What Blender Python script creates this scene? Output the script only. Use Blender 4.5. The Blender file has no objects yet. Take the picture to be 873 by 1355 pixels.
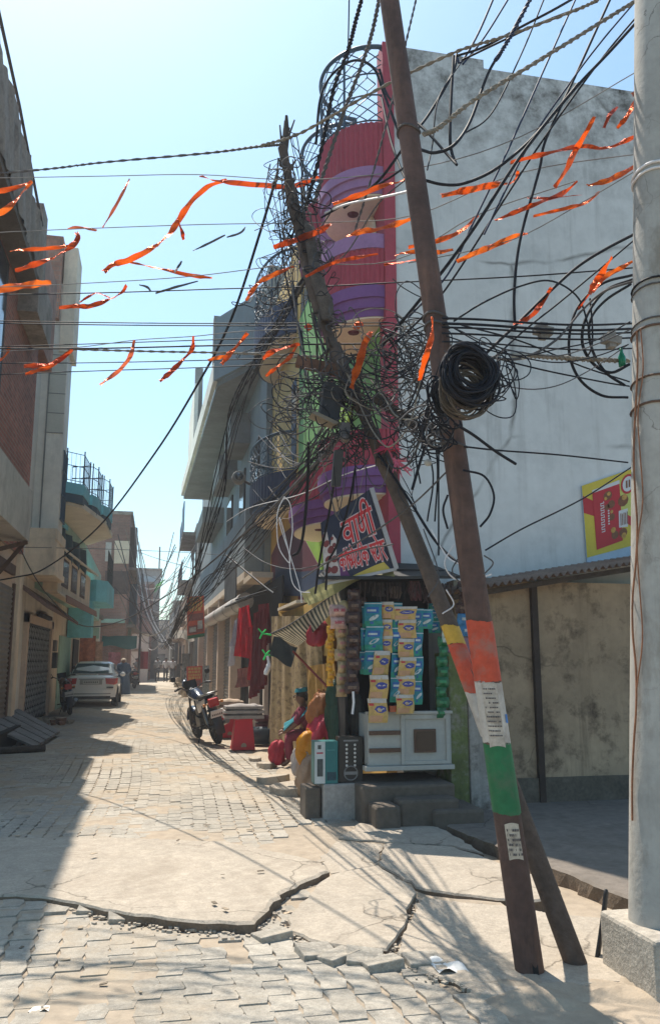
import bpy, math, random
from mathutils import Vector as V, Matrix
random.seed(7)
S=bpy.context.scene
C=S.collection
PI=math.pi
# ---------------------------------------------------------------- camera
FP=1080.; CX,CY=436.5,677.5
TH=math.atan(195/FP); PS=math.atan(231/FP*math.cos(TH)); EYE=1.55
sn,cs=math.sin,math.cos
Fv=V((sn(PS)*cs(TH),cs(PS)*cs(TH),sn(TH))); Rv=V((cs(PS),-sn(PS),0)); Uv=V((-sn(PS)*sn(TH),-cs(PS)*sn(TH),cs(TH)))
cam=bpy.data.cameras.new('camera'); co=bpy.data.objects.new('camera',cam); C.objects.link(co)
cam.sensor_fit='VERTICAL'; cam.sensor_height=24; cam.lens=24*FP/1355; cam.clip_start=.05; cam.clip_end=2000
co.matrix_world=Matrix(((Rv.x,Uv.x,-Fv.x,0),(Rv.y,Uv.y,-Fv.y,0),(Rv.z,Uv.z,-Fv.z,EYE),(0,0,0,1)))
S.camera=co
# survey helpers: the sight line of a photo point meets a plane of the place
def ray(px,py): return Fv+Rv*((px-CX)/FP)-Uv*((py-CY)/FP)
def aX(px,py,x): d=ray(px,py); t=x/d.x; return V((x,t*d.y,EYE+t*d.z))
def aY(px,py,y): d=ray(px,py); t=y/d.y; return V((t*d.x,y,EYE+t*d.z))
def aZ(px,py,z=0.): d=ray(px,py); t=(z-EYE)/d.z; return V((t*d.x,t*d.y,z))
# ---------------------------------------------------------------- world and sun
EL=math.radians(63.5); AZ=math.atan2(-.331,.943)
sdir=V((sn(AZ)*cs(EL),cs(AZ)*cs(EL),sn(EL)))
w=bpy.data.worlds.new('World'); S.world=w; w.use_nodes=True
nt=w.node_tree; bg=nt.nodes['Background']
sky=nt.nodes.new('ShaderNodeTexSky'); sky.sky_type='NISHITA'; sky.sun_disc=False
sky.sun_elevation=EL; sky.sun_rotation=AZ%(2*PI); sky.air_density=1.0; sky.dust_density=1.3; sky.ozone_density=1.0
tn=nt.nodes.new('ShaderNodeMix'); tn.data_type='RGBA'; tn.blend_type='MULTIPLY'; tn.inputs[0].default_value=1; tn.inputs[7].default_value=(.83,1.02,1.0,1)
nt.links.new(sky.outputs[0],tn.inputs[6]); nt.links.new(tn.outputs[2],bg.inputs[0]); bg.inputs[1].default_value=.145
sl=bpy.data.lights.new('sun','SUN'); sl.energy=4.8; sl.angle=math.radians(.55); sl.color=(1,.91,.80)
so=bpy.data.objects.new('sun',sl); C.objects.link(so); so.rotation_euler=sdir.to_track_quat('Z','Y').to_euler(); so.location=(0,0,40)
S.view_settings.view_transform='Standard'; S.view_settings.look='None'; S.view_settings.exposure=.66; S.view_settings.gamma=1
S.view_settings.use_curve_mapping=False
S.cycles.max_bounces=6; S.cycles.diffuse_bounces=4; S.cycles.transparent_max_bounces=8
try: S.cycles.use_denoising=True
except Exception: pass
# ---------------------------------------------------------------- materials
def srgb(r,g,b):
    f=lambda c:(c/255/12.92 if c/255<=.04045 else ((c/255+.055)/1.055)**2.4)
    return (f(r),f(g),f(b))
MATS={}
def mat(name,col,rough=.8,var=.18,scale=5,fine=.1,bump=.15,bscale=40,metal=0,stain=None,st_amt=.45,st_scale=1.2,st_stretch=(1,1,1),island=0,top=None,coat=0,spec=.4,crack=0,drip=0,grit=0):
    if name in MATS: return MATS[name]
    m=bpy.data.materials.new(name); m.use_nodes=True; MATS[name]=m
    n=m.node_tree.nodes; L=m.node_tree.links; p=n['Principled BSDF']
    p.inputs['Roughness'].default_value=rough; p.inputs['Metallic'].default_value=metal; p.inputs['Specular IOR Level'].default_value=spec
    if coat: p.inputs['Coat Weight'].default_value=coat; p.inputs['Coat Roughness'].default_value=.08
    tc=n.new('ShaderNodeTexCoord')
    def noise(s,det=5,vec=None,ro=.6):
        q=n.new('ShaderNodeTexNoise'); q.inputs['Scale'].default_value=s; q.inputs['Detail'].default_value=det; q.inputs['Roughness'].default_value=ro
        L.new(vec or tc.outputs['Object'],q.inputs['Vector']); return q.outputs['Fac']
    def rng(v,a,b,c,d):
        q=n.new('ShaderNodeMapRange'); L.new(v,q.inputs[0])
        for i,x in enumerate((a,b,c,d)): q.inputs[i+1].default_value=x
        return q.outputs[0]
    def mul(a,b):
        q=n.new('ShaderNodeMath'); q.operation='MULTIPLY'; L.new(a,q.inputs[0])
        if hasattr(b,'links'): L.new(b,q.inputs[1])
        else: q.inputs[1].default_value=b
        return q.outputs[0]
    v=rng(noise(scale),.3,.7,1-var,1+var)
    v=mul(v,rng(noise(scale*9,3),.3,.7,1-fine,1+fine))
    if grit: v=mul(v,rng(noise(230,2),.3,.7,1-grit,1+grit)); v=mul(v,rng(noise(46,4),.3,.7,1-grit*.8,1+grit*.8))
    if island:
        g=n.new('ShaderNodeNewGeometry'); v=mul(v,rng(g.outputs['Random Per Island'],0,1,1-island,1+island*.7))
    mx=n.new('ShaderNodeMix'); mx.data_type='RGBA'; mx.blend_type='MULTIPLY'; mx.inputs[0].default_value=1
    mx.inputs[6].default_value=(*col,1); L.new(v,mx.inputs[7]); out=mx.outputs[2]
    if stain:
        mp=n.new('ShaderNodeMapping'); mp.inputs['Scale'].default_value=st_stretch; L.new(tc.outputs['Object'],mp.inputs['Vector'])
        f=rng(noise(st_scale,7,mp.outputs[0],.68),.5,.68,0,st_amt)
        m2=n.new('ShaderNodeMix'); m2.data_type='RGBA'; L.new(f,m2.inputs[0]); L.new(out,m2.inputs[6]); m2.inputs[7].default_value=(*stain,1); out=m2.outputs[2]
    if top:  # mould or wear band in world height: (z0,z1,colour,amount)
        z0,z1,tcol,amt=top
        ge=n.new('ShaderNodeNewGeometry'); sp=n.new('ShaderNodeSeparateXYZ'); L.new(ge.outputs['Position'],sp.inputs[0])
        f=rng(sp.outputs[2],z0,z1,0,1); f=mul(f,rng(noise(2.2,8,None,.72),.42,.62,0,amt))
        m3=n.new('ShaderNodeMix'); m3.data_type='RGBA'; L.new(f,m3.inputs[0]); L.new(out,m3.inputs[6]); m3.inputs[7].default_value=(*tcol,1); out=m3.outputs[2]
    if drip:  # run-off streaks
        mp=n.new('ShaderNodeMapping'); mp.inputs['Scale'].default_value=(5,5,.28); L.new(tc.outputs['Object'],mp.inputs['Vector'])
        f=mul(rng(noise(1,6,mp.outputs[0],.7),.52,.7,0,drip),rng(noise(.5,3),.4,.6,.1,1))
        m4=n.new('ShaderNodeMix'); m4.data_type='RGBA'; L.new(f,m4.inputs[0]); L.new(out,m4.inputs[6]); m4.inputs[7].default_value=(col[0]*.33,col[1]*.32,col[2]*.30,1); out=m4.outputs[2]
    if crack:
        nz=n.new('ShaderNodeTexNoise'); nz.inputs['Scale'].default_value=crack*2.5; nz.inputs['Detail'].default_value=6; L.new(tc.outputs['Object'],nz.inputs['Vector'])
        mv=n.new('ShaderNodeMix'); mv.data_type='RGBA'; mv.inputs[0].default_value=.25; L.new(tc.outputs['Object'],mv.inputs[6]); L.new(nz.outputs['Color'],mv.inputs[7])
        vo=n.new('ShaderNodeTexVoronoi'); vo.feature='DISTANCE_TO_EDGE'; vo.inputs['Scale'].default_value=crack; L.new(mv.outputs[2],vo.inputs['Vector'])
        f=mul(rng(vo.outputs['Distance'],.0,.008,.8,0),rng(noise(.8,3),.45,.6,0,1))
        m5=n.new('ShaderNodeMix'); m5.data_type='RGBA'; L.new(f,m5.inputs[0]); L.new(out,m5.inputs[6]); m5.inputs[7].default_value=(col[0]*.25,col[1]*.24,col[2]*.22,1); out=m5.outputs[2]
    L.new(out,p.inputs['Base Color'])
    if bump:
        b=n.new('ShaderNodeBump'); b.inputs['Strength'].default_value=bump; b.inputs['Distance'].default_value=.02
        L.new(noise(bscale,6),b.inputs['Height']); L.new(b.outputs[0],p.inputs['Normal'])
    return m
def brickmat(name,c1,c2,mortar,w=.23,h=.075,stain=None,st=.5):
    m=mat(name,c1,.9,.2,2.5,.15,.2,60); n=m.node_tree.nodes; L=m.node_tree.links; p=n['Principled BSDF']
    ge=n.new('ShaderNodeNewGeometry'); sp=n.new('ShaderNodeSeparateXYZ'); L.new(ge.outputs['Position'],sp.inputs[0])
    ad=n.new('ShaderNodeMath'); L.new(sp.outputs[0],ad.inputs[0]); L.new(sp.outputs[1],ad.inputs[1])
    cb=n.new('ShaderNodeCombineXYZ'); L.new(ad.outputs[0],cb.inputs[0]); L.new(sp.outputs[2],cb.inputs[1])
    b=n.new('ShaderNodeTexBrick'); L.new(cb.outputs[0],b.inputs['Vector']); b.inputs['Scale'].default_value=1
    b.inputs['Brick Width'].default_value=w; b.inputs['Row Height'].default_value=h; b.inputs['Mortar Size'].default_value=.008
    b.inputs['Color1'].default_value=(*c1,1); b.inputs['Color2'].default_value=(*c2,1); b.inputs['Mortar'].default_value=(*mortar,1)
    old=[l for l in L if l.to_socket==p.inputs['Base Color']][0].from_socket
    mx=n.new('ShaderNodeMix'); mx.data_type='RGBA'; mx.blend_type='MULTIPLY'; mx.inputs[0].default_value=1
    gr=n.new('ShaderNodeTexNoise'); gr.inputs['Scale'].default_value=1.7; gr.inputs['Detail'].default_value=7; gr.inputs['Roughness'].default_value=.7
    r=n.new('ShaderNodeMapRange'); L.new(gr.outputs[0],r.inputs[0]); r.inputs[1].default_value=.3; r.inputs[2].default_value=.7; r.inputs[3].default_value=.4; r.inputs[4].default_value=1.4
    L.new(b.outputs[0],mx.inputs[6]); L.new(r.outputs[0],mx.inputs[7]); L.new(mx.outputs[2],p.inputs['Base Color'])
    bp=[x for x in n if x.type=='BUMP'][0]; mm=n.new('ShaderNodeMath'); mm.operation='SUBTRACT'; mm.inputs[0].default_value=1; L.new(b.outputs['Fac'],mm.inputs[1]); L.new(mm.outputs[0],bp.inputs['Height']); bp.inputs['Strength'].default_value=.6
    return m
def foil(name,col,tr,rough=.28):
    m=bpy.data.materials.new(name); m.use_nodes=True; MATS[name]=m
    n=m.node_tree.nodes; L=m.node_tree.links; p=n['Principled BSDF']
    p.inputs['Base Color'].default_value=(*col,1); p.inputs['Roughness'].default_value=rough; p.inputs['Metallic'].default_value=.75; p.inputs['Specular IOR Level'].default_value=.8
    nz=n.new('ShaderNodeTexNoise'); nz.inputs['Scale'].default_value=38; nz.inputs['Detail'].default_value=3
    b=n.new('ShaderNodeBump'); b.inputs['Strength'].default_value=1; b.inputs['Distance'].default_value=.05; L.new(nz.outputs[0],b.inputs['Height']); L.new(b.outputs[0],p.inputs['Normal'])
    t=n.new('ShaderNodeBsdfTranslucent'); t.inputs[0].default_value=(*tr,1); mx=n.new('ShaderNodeMixShader'); mx.inputs[0].default_value=.38
    L.new(p.outputs[0],mx.inputs[1]); L.new(t.outputs[0],mx.inputs[2]); L.new(mx.outputs[0],n['Material Output'].inputs[0]); return m
def thin(name,col,amt=.45,rough=.7,var=.2):
    m=mat(name,col,min(rough,.5) if 'bag' in name else rough,var,8,.1,.9 if 'bag' in name else .15,26); n=m.node_tree.nodes; L=m.node_tree.links; p=n['Principled BSDF']
    t=n.new('ShaderNodeBsdfTranslucent'); t.inputs[0].default_value=(*col,1); mx=n.new('ShaderNodeMixShader'); mx.inputs[0].default_value=amt
    L.new(p.outputs[0],mx.inputs[1]); L.new(t.outputs[0],mx.inputs[2]); L.new(mx.outputs[0],n['Material Output'].inputs[0]); return m
def glassmat(name,col=(.02,.03,.04)):
    return mat(name,col,.06,.05,2,.02,0,spec=.9)
c=srgb
GR=(.16,.15,.13); MOLD=(.06,.055,.045)
plaster_white=mat('plaster_white',(.57,.575,.56),.88,.07,.7,.05,.2,14,stain=(.30,.31,.305),st_amt=.42,st_scale=1.3,top=(7.2,9.2,MOLD,1.0),crack=.35,drip=.5)
plaster_low=mat('plaster_low',(.33,.24,.155),.92,.25,1.0,.1,.3,14,stain=(.07,.045,.028),st_amt=.92,st_scale=3.6,crack=.8,drip=.85)
plaster_grey=mat('plaster_grey',(.22,.22,.205),.9,.16,1.2,.08,.2,20,stain=GR,st_amt=.5,st_stretch=(1,1,.35))
plaster_bluegrey=mat('plaster_bluegrey',(.20,.235,.245),.85,.12,1.2,.06,.15,20,stain=GR,st_amt=.5,st_stretch=(1,1,.3))
plaster_cream=mat('plaster_cream',(.72,.59,.44),.85,.12,1.2,.06,.15,20,stain=(.2,.16,.12),st_amt=.45,st_stretch=(1,1,.3))
plaster_pale=mat('plaster_pale',(.74,.69,.60),.8,.1,1.2,.05,.12,20,stain=(.25,.23,.2),st_amt=.4,st_stretch=(1,1,.25))
plaster_beige=mat('plaster_beige',(.62,.47,.355),.9,.14,1.2,.07,.15,20,stain=(.17,.12,.09),st_amt=.5)
concrete=mat('concrete',(.25,.215,.18),.95,.25,2,.15,.6,18,stain=(.085,.065,.05),st_amt=.8,st_scale=2.2)
soil=mat('soil',(.15,.11,.075),.97,.25,5,.2,.5,50)
concrete_slab_m=mat('concrete_slab_m',(.37,.32,.255),.95,.16,1.5,.12,.45,55,grit=.17,stain=(.23,.19,.145),st_amt=.6,st_scale=1.6,crack=1.1)
concrete_raw=mat('concrete_raw',(.11,.09,.07),.95,.25,2,.15,.4,22,stain=(.07,.055,.045),st_amt=.6,st_scale=1.5)
wood_dark=mat('wood_dark',(.06,.045,.035),.9,.3,4,.2,.5,30)
brick_red=brickmat('brick_red',(.42,.14,.09),(.26,.085,.055),(.30,.24,.19))
brick_sand=brickmat('brick_sand',(.42,.22,.15),(.32,.16,.11),(.26,.2,.16),.3,.12)
brick_far=brickmat('brick_far',(.40,.20,.15),(.30,.15,.11),(.30,.24,.2))
sand=mat('sand',(.34,.28,.21),.97,.15,1.2,.15,.35,70,stain=(.25,.19,.13),st_amt=.4)
plaster_mid=mat('plaster_mid',(.47,.44,.40),.9,.14,1.2,.08,.25,18,stain=(.24,.21,.18),st_amt=.5,st_scale=1.6,drip=.5)
paver_m=mat('paver_m',(.335,.305,.255),.95,.17,1.3,.16,.5,90,grit=.2,stain=(.37,.30,.215),st_amt=.9,st_scale=1.0,island=.07)
rubble_m=mat('rubble_m',(.36,.29,.21),.95,.25,6,.15,.3,50,island=.3)
black=mat('black',(.012,.012,.013),.5,.2,6,.1,0)
cable_black=mat('cable_black',(.010,.011,.016),.6,.2,3,.1,0,spec=.15)
cable_grey=mat('cable_grey',(.085,.08,.08),.7,.3,5,.2,.1,spec=.2)
cable_rope=mat('cable_rope',(.20,.175,.14),.9,.3,9,.2,.5,60)
cable_white=mat('cable_white',(.62,.6,.6),.5,.15,5,.1,0)
cable_blue=mat('cable_blue',(.014,.024,.06),.55,.2,3,.1,0,spec=.2)
thread=mat('thread',(.2,.19,.18),.8,.2,5,.1,0)
iron_navy=mat('iron_navy',(.022,.06,.10),.5,.25,6,.1,0)
iron_black=mat('iron_black',(.016,.017,.019),.55,.3,6,.15,.1)
iron_brown=mat('iron_brown',(.10,.055,.035),.7,.3,5,.2,.2)
steel_pole=mat('steel_pole',(.082,.046,.036),.75,.3,1.6,.25,.4,26,stain=(.19,.10,.065),st_amt=.8,st_scale=5,st_stretch=(1,1,.2),drip=.6)
pole_orange=mat('pole_orange',(.46,.065,.028),.7,.2,2,.15,.25,40,stain=(.30,.135,.10),st_amt=.9,st_scale=7,drip=.7)
pole_white=mat('pole_white',(.46,.42,.37),.75,.15,3,.12,.2,40,stain=(.25,.20,.16),st_amt=.65,st_scale=4)
pole_green=mat('pole_green',(.007,.13,.045),.6,.2,3,.12,.2,40,stain=(.07,.10,.06),st_amt=.7,st_scale=6,drip=.6)
pole_yellow=mat('pole_yellow',(.50,.30,.035),.6,.12,5,.1,.1,40)
wood_pole=mat('wood_pole',(.095,.068,.052),.88,.28,3,.2,.6,28,stain=(.04,.03,.025),st_amt=.6,st_scale=4,st_stretch=(1,1,.2))
conc_pole=mat('conc_pole',(.37,.355,.32),.85,.14,1.5,.09,.2,30,stain=(.17,.14,.105),st_amt=.7,st_scale=3.6,st_stretch=(1,1,.4),crack=2.2,drip=.6)
paint_red=mat('paint_red',(.36,.045,.07),.7,.14,2,.06,.12,30,stain=(.16,.035,.045),st_amt=.6,st_scale=2,drip=.5)
paint_purple=mat('paint_purple',(.17,.06,.20),.65,.12,2,.06,.08,30,stain=(.12,.06,.13),st_amt=.4)
paint_mauve=mat('paint_mauve',(.30,.15,.29),.65,.12,2,.06,.08,30,stain=(.12,.06,.13),st_amt=.4)
paint_cream=mat('paint_cream',(.70,.61,.47),.75,.08,2,.05,.06,30,stain=(.4,.32,.25),st_amt=.3)
paint_green=mat('paint_green',(.15,.36,.09),.7,.12,2,.06,.1,30,stain=(.1,.2,.07),st_amt=.4)
paint_lime=mat('paint_lime',(.27,.46,.06),.7,.12,2,.06,.1,30)
paint_maroon=mat('paint_maroon',(.10,.016,.03),.7,.15,2,.06,.1,30)
paint_navy=mat('paint_navy',(.016,.035,.085),.65,.15,2,.06,.1,30)
paint_ochre=mat('paint_ochre',(.58,.37,.10),.75,.12,1.5,.06,.1,30,stain=(.30,.19,.07),st_amt=.4,st_stretch=(1,1,.3))
paint_turq=mat('paint_turq',(.17,.52,.58),.7,.14,2,.06,.1,30,stain=(.08,.2,.2),st_amt=.4)
paint_turqd=mat('paint_turqd',(.025,.075,.11),.7,.14,2,.06,.1,30)
paint_mint=mat('paint_mint',(.36,.54,.44),.75,.14,2,.06,.1,30,stain=(.2,.25,.2),st_amt=.4)
door_dark=mat('door_dark',(.03,.024,.02),.7,.3,5,.1,.1)
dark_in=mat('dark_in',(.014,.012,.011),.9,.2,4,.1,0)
shutter_m=mat('shutter_m',(.17,.15,.13),.6,.2,2,.1,.1,stain=(.1,.06,.04),st_amt=.5)
tin=mat('tin',(.22,.15,.11),.7,.3,3,.15,.15,stain=(.13,.06,.035),st_amt=.6,st_scale=4)
tin_light=mat('tin_light',(.45,.42,.38),.5,.15,3,.1,.1)
cab_white=mat('cab_white',(.34,.34,.31),.55,.08,3,.06,.06,stain=(.3,.26,.2),st_amt=.35)
blue_metal=mat('blue_metal',(.06,.14,.22),.6,.2,3,.1,.1)
foil_or=foil('foil_orange',(.90,.15,.02),(.85,.12,.008))
foil_pink=foil('foil_pale',(.80,.20,.10),(.75,.17,.06))
foil_dk=foil('foil_dark',(.55,.07,.02),(.55,.06,.01))
# ---------------------------------------------------------------- mesh builder
def rootloc(o):
    l=V((0,0,0))
    while o: l=l+o.location; o=o.parent
    return l
class M:
    def __init__(s): s.v=[];s.f=[];s.mi=[];s.cm=0;s.sm=[];s.smooth=False
    def add(s,vs,fs,smooth=None):
        o=len(s.v); s.v+=[V(a) for a in vs]
        for q in fs: s.f.append([i+o for i in q]); s.mi.append(s.cm); s.sm.append(s.smooth if smooth is None else smooth)
        return s
    def box(s,x0,x1,y0,y1,z0,z1):
        return s.add([(x0,y0,z0),(x1,y0,z0),(x1,y1,z0),(x0,y1,z0),(x0,y0,z1),(x1,y0,z1),(x1,y1,z1),(x0,y1,z1)],[(0,3,2,1),(4,5,6,7),(0,1,5,4),(1,2,6,5),(2,3,7,6),(3,0,4,7)])
    def obox(s,c0,ax,ay,az):  # centre and three half axes
        c0,ax,ay,az=map(V,(c0,ax,ay,az)); P=[]
        for k in (-1,1):
            for i,j in ((-1,-1),(1,-1),(1,1),(-1,1)): P.append(c0+ax*i+ay*j+az*k)
        return s.add(P,[(0,3,2,1),(4,5,6,7),(0,1,5,4),(1,2,6,5),(2,3,7,6),(3,0,4,7)])
    def beam(s,a,b,w,h,up=(0,0,1)):
        a,b=V(a),V(b); d=b-a; t=d.normalized(); u=V(up); r=t.cross(u)
        if r.length<1e-4: r=t.cross(V((0,1,0)))
        r.normalize(); u=r.cross(t); return s.obox((a+b)/2,d/2,r*(w/2),u*(h/2))
    def prism(s,poly,z0,z1):
        n=len(poly); a=sum(poly[i][0]*poly[(i+1)%n][1]-poly[(i+1)%n][0]*poly[i][1] for i in range(n))
        if a<0: poly=poly[::-1]
        vs=[(p[0],p[1],z0) for p in poly]+[(p[0],p[1],z1) for p in poly]
        return s.add(vs,[tuple(range(n))[::-1],tuple(range(n,2*n))]+[(i,(i+1)%n,(i+1)%n+n,i+n) for i in range(n)])
    def plate(s,poly3,thick):  # planar 3-D polygon with a thickness vector
        n=len(poly3); th=V(thick); vs=[V(p) for p in poly3]; nr=V((0,0,0))
        for i in range(n): nr+=vs[i].cross(vs[(i+1)%n])
        if nr.dot(th)>0: vs=vs[::-1]
        vs=vs+[p+th for p in vs]
        return s.add(vs,[tuple(range(n)),tuple(range(n,2*n))[::-1]]+[((i+1)%n,i,i+n,(i+1)%n+n) for i in range(n)])
    def tube(s,pts,r,n=6,caps=True,smooth=True,up=None,sx=1.):
        pts=[V(p) for p in pts]; k=len(pts); rs=r if isinstance(r,(list,tuple)) else [r]*k
        t=(pts[1]-pts[0]).normalized(); u=t.orthogonal().normalized() if up is None else (V(up)-t*t.dot(V(up))).normalized(); vs=[]
        for i in range(k):
            t2=(pts[min(i+1,k-1)]-pts[max(i-1,0)])
            if t2.length>1e-9:
                t2.normalize(); u=(u-t2*u.dot(t2))
                u=u.normalized() if u.length>1e-6 else t2.orthogonal().normalized(); t=t2
            b=t.cross(u)
            for j in range(n):
                a=2*PI*j/n; vs.append(pts[i]+u*(cs(a)*rs[i])+b*(sn(a)*rs[i]*sx))
        fs=[(i*n+j,i*n+(j+1)%n,(i+1)*n+(j+1)%n,(i+1)*n+j) for i in range(k-1) for j in range(n)]
        s.add(vs,fs,smooth)
        if caps: s.add(vs[:n],[tuple(range(n))[::-1]],False); s.add(vs[-n:],[tuple(range(n))],False)
        return s
    def lathe(s,prof,c0=(0,0,0),n=20,axis='z',smooth=True):
        c0=V(c0); vs=[]
        for r,h in prof:
            for j in range(n):
                a=2*PI*j/n; x,y=r*cs(a),r*sn(a)
                vs.append(c0+(V((x,y,h)) if axis=='z' else V((h,x,y)) if axis=='x' else V((y,h,x))))
        k=len(prof); return s.add(vs,[(i*n+j,i*n+(j+1)%n,(i+1)*n+(j+1)%n,(i+1)*n+j) for i in range(k-1) for j in range(n)],smooth)
    def ball(s,c0,rx,ry=None,rz=None,n=10,m=7):
        ry=ry or rx; rz=rz or rx; c0=V(c0); vs=[c0+V((0,0,-rz))]
        for i in range(1,m):
            p=-PI/2+PI*i/m
            for j in range(n): a=2*PI*j/n; vs.append(c0+V((rx*cs(p)*cs(a),ry*cs(p)*sn(a),rz*sn(p))))
        vs.append(c0+V((0,0,rz))); t=len(vs)-1
        fs=[(0,1+(j+1)%n,1+j) for j in range(n)]+[(1+(i*n)+j,1+i*n+(j+1)%n,1+(i+1)*n+(j+1)%n,1+(i+1)*n+j) for i in range(m-2) for j in range(n)]+[(t,1+(m-2)*n+j,1+(m-2)*n+(j+1)%n) for j in range(n)]
        return s.add(vs,fs,True)
    def grid(s,fn,nu,nv,smooth=True):
        vs=[fn(i/nu,j/nv) for i in range(nu+1) for j in range(nv+1)]
        return s.add(vs,[(i*(nv+1)+j,(i+1)*(nv+1)+j,(i+1)*(nv+1)+j+1,i*(nv+1)+j+1) for i in range(nu) for j in range(nv)],smooth)
    def build(s,name,m,parent=None,bevel=0,local=False):
        me=bpy.data.meshes.new(name); o=bpy.data.objects.new(name,me); C.objects.link(o)
        if parent: o.parent=parent; off=V((0,0,0)) if local else rootloc(parent)
        elif local: off=V((0,0,0))
        else:
            lo=V([min(p[i] for p in s.v) for i in range(3)]); hi=V([max(p[i] for p in s.v) for i in range(3)])
            off=V(((lo.x+hi.x)/2,(lo.y+hi.y)/2,lo.z)); o.location=off
        me.from_pydata([p-off for p in s.v],[],s.f)
        for mm in (m if isinstance(m,(list,tuple)) else [m]): mm and me.materials.append(mm)
        me.polygons.foreach_set('material_index',s.mi); me.polygons.foreach_set('use_smooth',s.sm); me.update()
        if bevel:
            b=o.modifiers.new('bevel','BEVEL'); b.width=bevel; b.segments=2; b.limit_method='ANGLE'
        return o
def tag(o,label,cat,group=None,kind=None):
    if label: o['label']=label
    if cat: o['category']=cat
    if group: o['group']=group
    if kind: o['kind']=kind
    return o
def struct(o): o['kind']='structure'; return o
def empty(name,loc,label,cat,group=None):
    o=bpy.data.objects.new(name,None); C.objects.link(o); o.location=loc; o.empty_display_size=.2
    return tag(o,label,cat,group)
def copy_tree(o,parent=None):
    c2=o.copy(); C.objects.link(c2); c2.parent=parent
    for ch in list(o.children): copy_tree(ch,c2)
    return c2
def spline(pts,seg=6):
    pts=[V(p) for p in pts]
    if len(pts)<3: return pts
    out=[]; P=[pts[0]*2-pts[1]]+pts+[pts[-1]*2-pts[-2]]
    for i in range(1,len(P)-2):
        a,b,c1,d=P[i-1],P[i],P[i+1],P[i+2]
        for k in range(seg):
            t=k/seg; out.append(.5*((2*b)+(c1-a)*t+(2*a-5*b+4*c1-d)*t*t+(3*b-a-3*c1+d)*t**3))
    return out+[pts[-1]]
def quadmap(tl,tr,br,bl):
    tl,tr,br,bl=map(V,(tl,tr,br,bl))
    return lambda u,v:(tl*(1-u)+tr*u)*v+(bl*(1-u)+br*u)*(1-v)
def U(a,b): return random.uniform(a,b)
# ================================================================ ground
g=M(); g.grid(lambda u,v:V((-70+140*u,-12+150*v,-.10)),40,40); struct(g.build('ground',sand))
def G(px,py,z=0.): p=aZ(px,py,z); return (p.x,p.y)
S1=[(-3.0,5.75),G(20,1186),G(75,1192),G(150,1211),G(235,1223),G(338,1229),G(372,1188),G(434,1158),G(428,1148),G(400,1138),G(300,1117),G(150,1110),G(30,1108),(-3.0,8.1)]
S2=[G(383,1208),G(438,1160),G(497,1150),G(548,1180),G(535,1225),G(512,1257),G(470,1254),G(430,1246),G(380,1230)]
S3=[G(524,1262),G(548,1200),G(556,1184),G(610,1191),G(665,1196),G(740,1207),G(812,1213),(2.95,4.0),G(640,1312)]
S4=[G(560,1176),G(500,1146),G(510,1118),G(600,1122),G(690,1150),G(735,1167),G(740,1186),G(680,1187)]
S5=[G(440,1154),G(420,1138),G(445,1112),G(505,1116),G(497,1144)]
S6=[G(450,1108),G(475,1090),G(580,1094),G(640,1128),G(600,1118),G(510,1113)]
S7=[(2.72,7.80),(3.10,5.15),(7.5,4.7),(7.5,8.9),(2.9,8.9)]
def inside(x,y,poly):
    r=False; n=len(poly)
    for i in range(n):
        a,b=poly[i],poly[(i+1)%n]
        if (a[1]>y)!=(b[1]>y) and x<(b[0]-a[0])*(y-a[1])/(b[1]-a[1])+a[0]: r=not r
    return r
def slab(poly,z,tilt,m=concrete_slab_m,jit=.02):
    # densify and roughen the broken outline
    P=[]
    for i in range(len(poly)):
        a,b=V(poly[i]),V(poly[(i+1)%len(poly)]); k=max(1,int((b-a).length/.09))
        for j in range(k):
            q=a.lerp(b,j/k); P.append((q.x+U(-jit,jit),q.y+U(-jit,jit)))
    cx=sum(p[0] for p in P)/len(P); cy=sum(p[1] for p in P)/len(P); b=M(); n=len(P)
    A=sum(P[i][0]*P[(i+1)%n][1]-P[(i+1)%n][0]*P[i][1] for i in range(n))
    if A<0: P=P[::-1]
    zz=lambda p:z+(p[0]-cx)*tilt[0]+(p[1]-cy)*tilt[1]
    top=[(cx+(p[0]-cx)*.99,cy+(p[1]-cy)*.985,zz(p)) for p in P]; mid=[(p[0],p[1],zz(p)-.014) for p in P]; bot=[(p[0]+U(-.02,.02),p[1]+U(-.02,.02),-.101) for p in P]
    b.add(top+mid+bot,[tuple(range(n))]+[(n+i,n+(i+1)%n,(i+1)%n,i) for i in range(n)]); b.cm=1; b.add(mid+bot,[(n+i,n+(i+1)%n,(i+1)%n,i) for i in range(n)])
    return struct(b.build('pavement',[m,soil]))
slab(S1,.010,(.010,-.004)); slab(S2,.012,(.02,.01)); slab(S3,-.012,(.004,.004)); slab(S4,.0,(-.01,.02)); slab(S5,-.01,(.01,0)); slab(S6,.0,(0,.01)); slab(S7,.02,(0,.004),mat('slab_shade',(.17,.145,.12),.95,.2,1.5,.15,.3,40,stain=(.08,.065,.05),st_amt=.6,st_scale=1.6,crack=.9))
SL=[S1,S2,S3,S4,S5,S6,S7]
road=M(); wv=.135; hv=.178; y=2.2; row=0
cols=int(5.2/wv)
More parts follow.
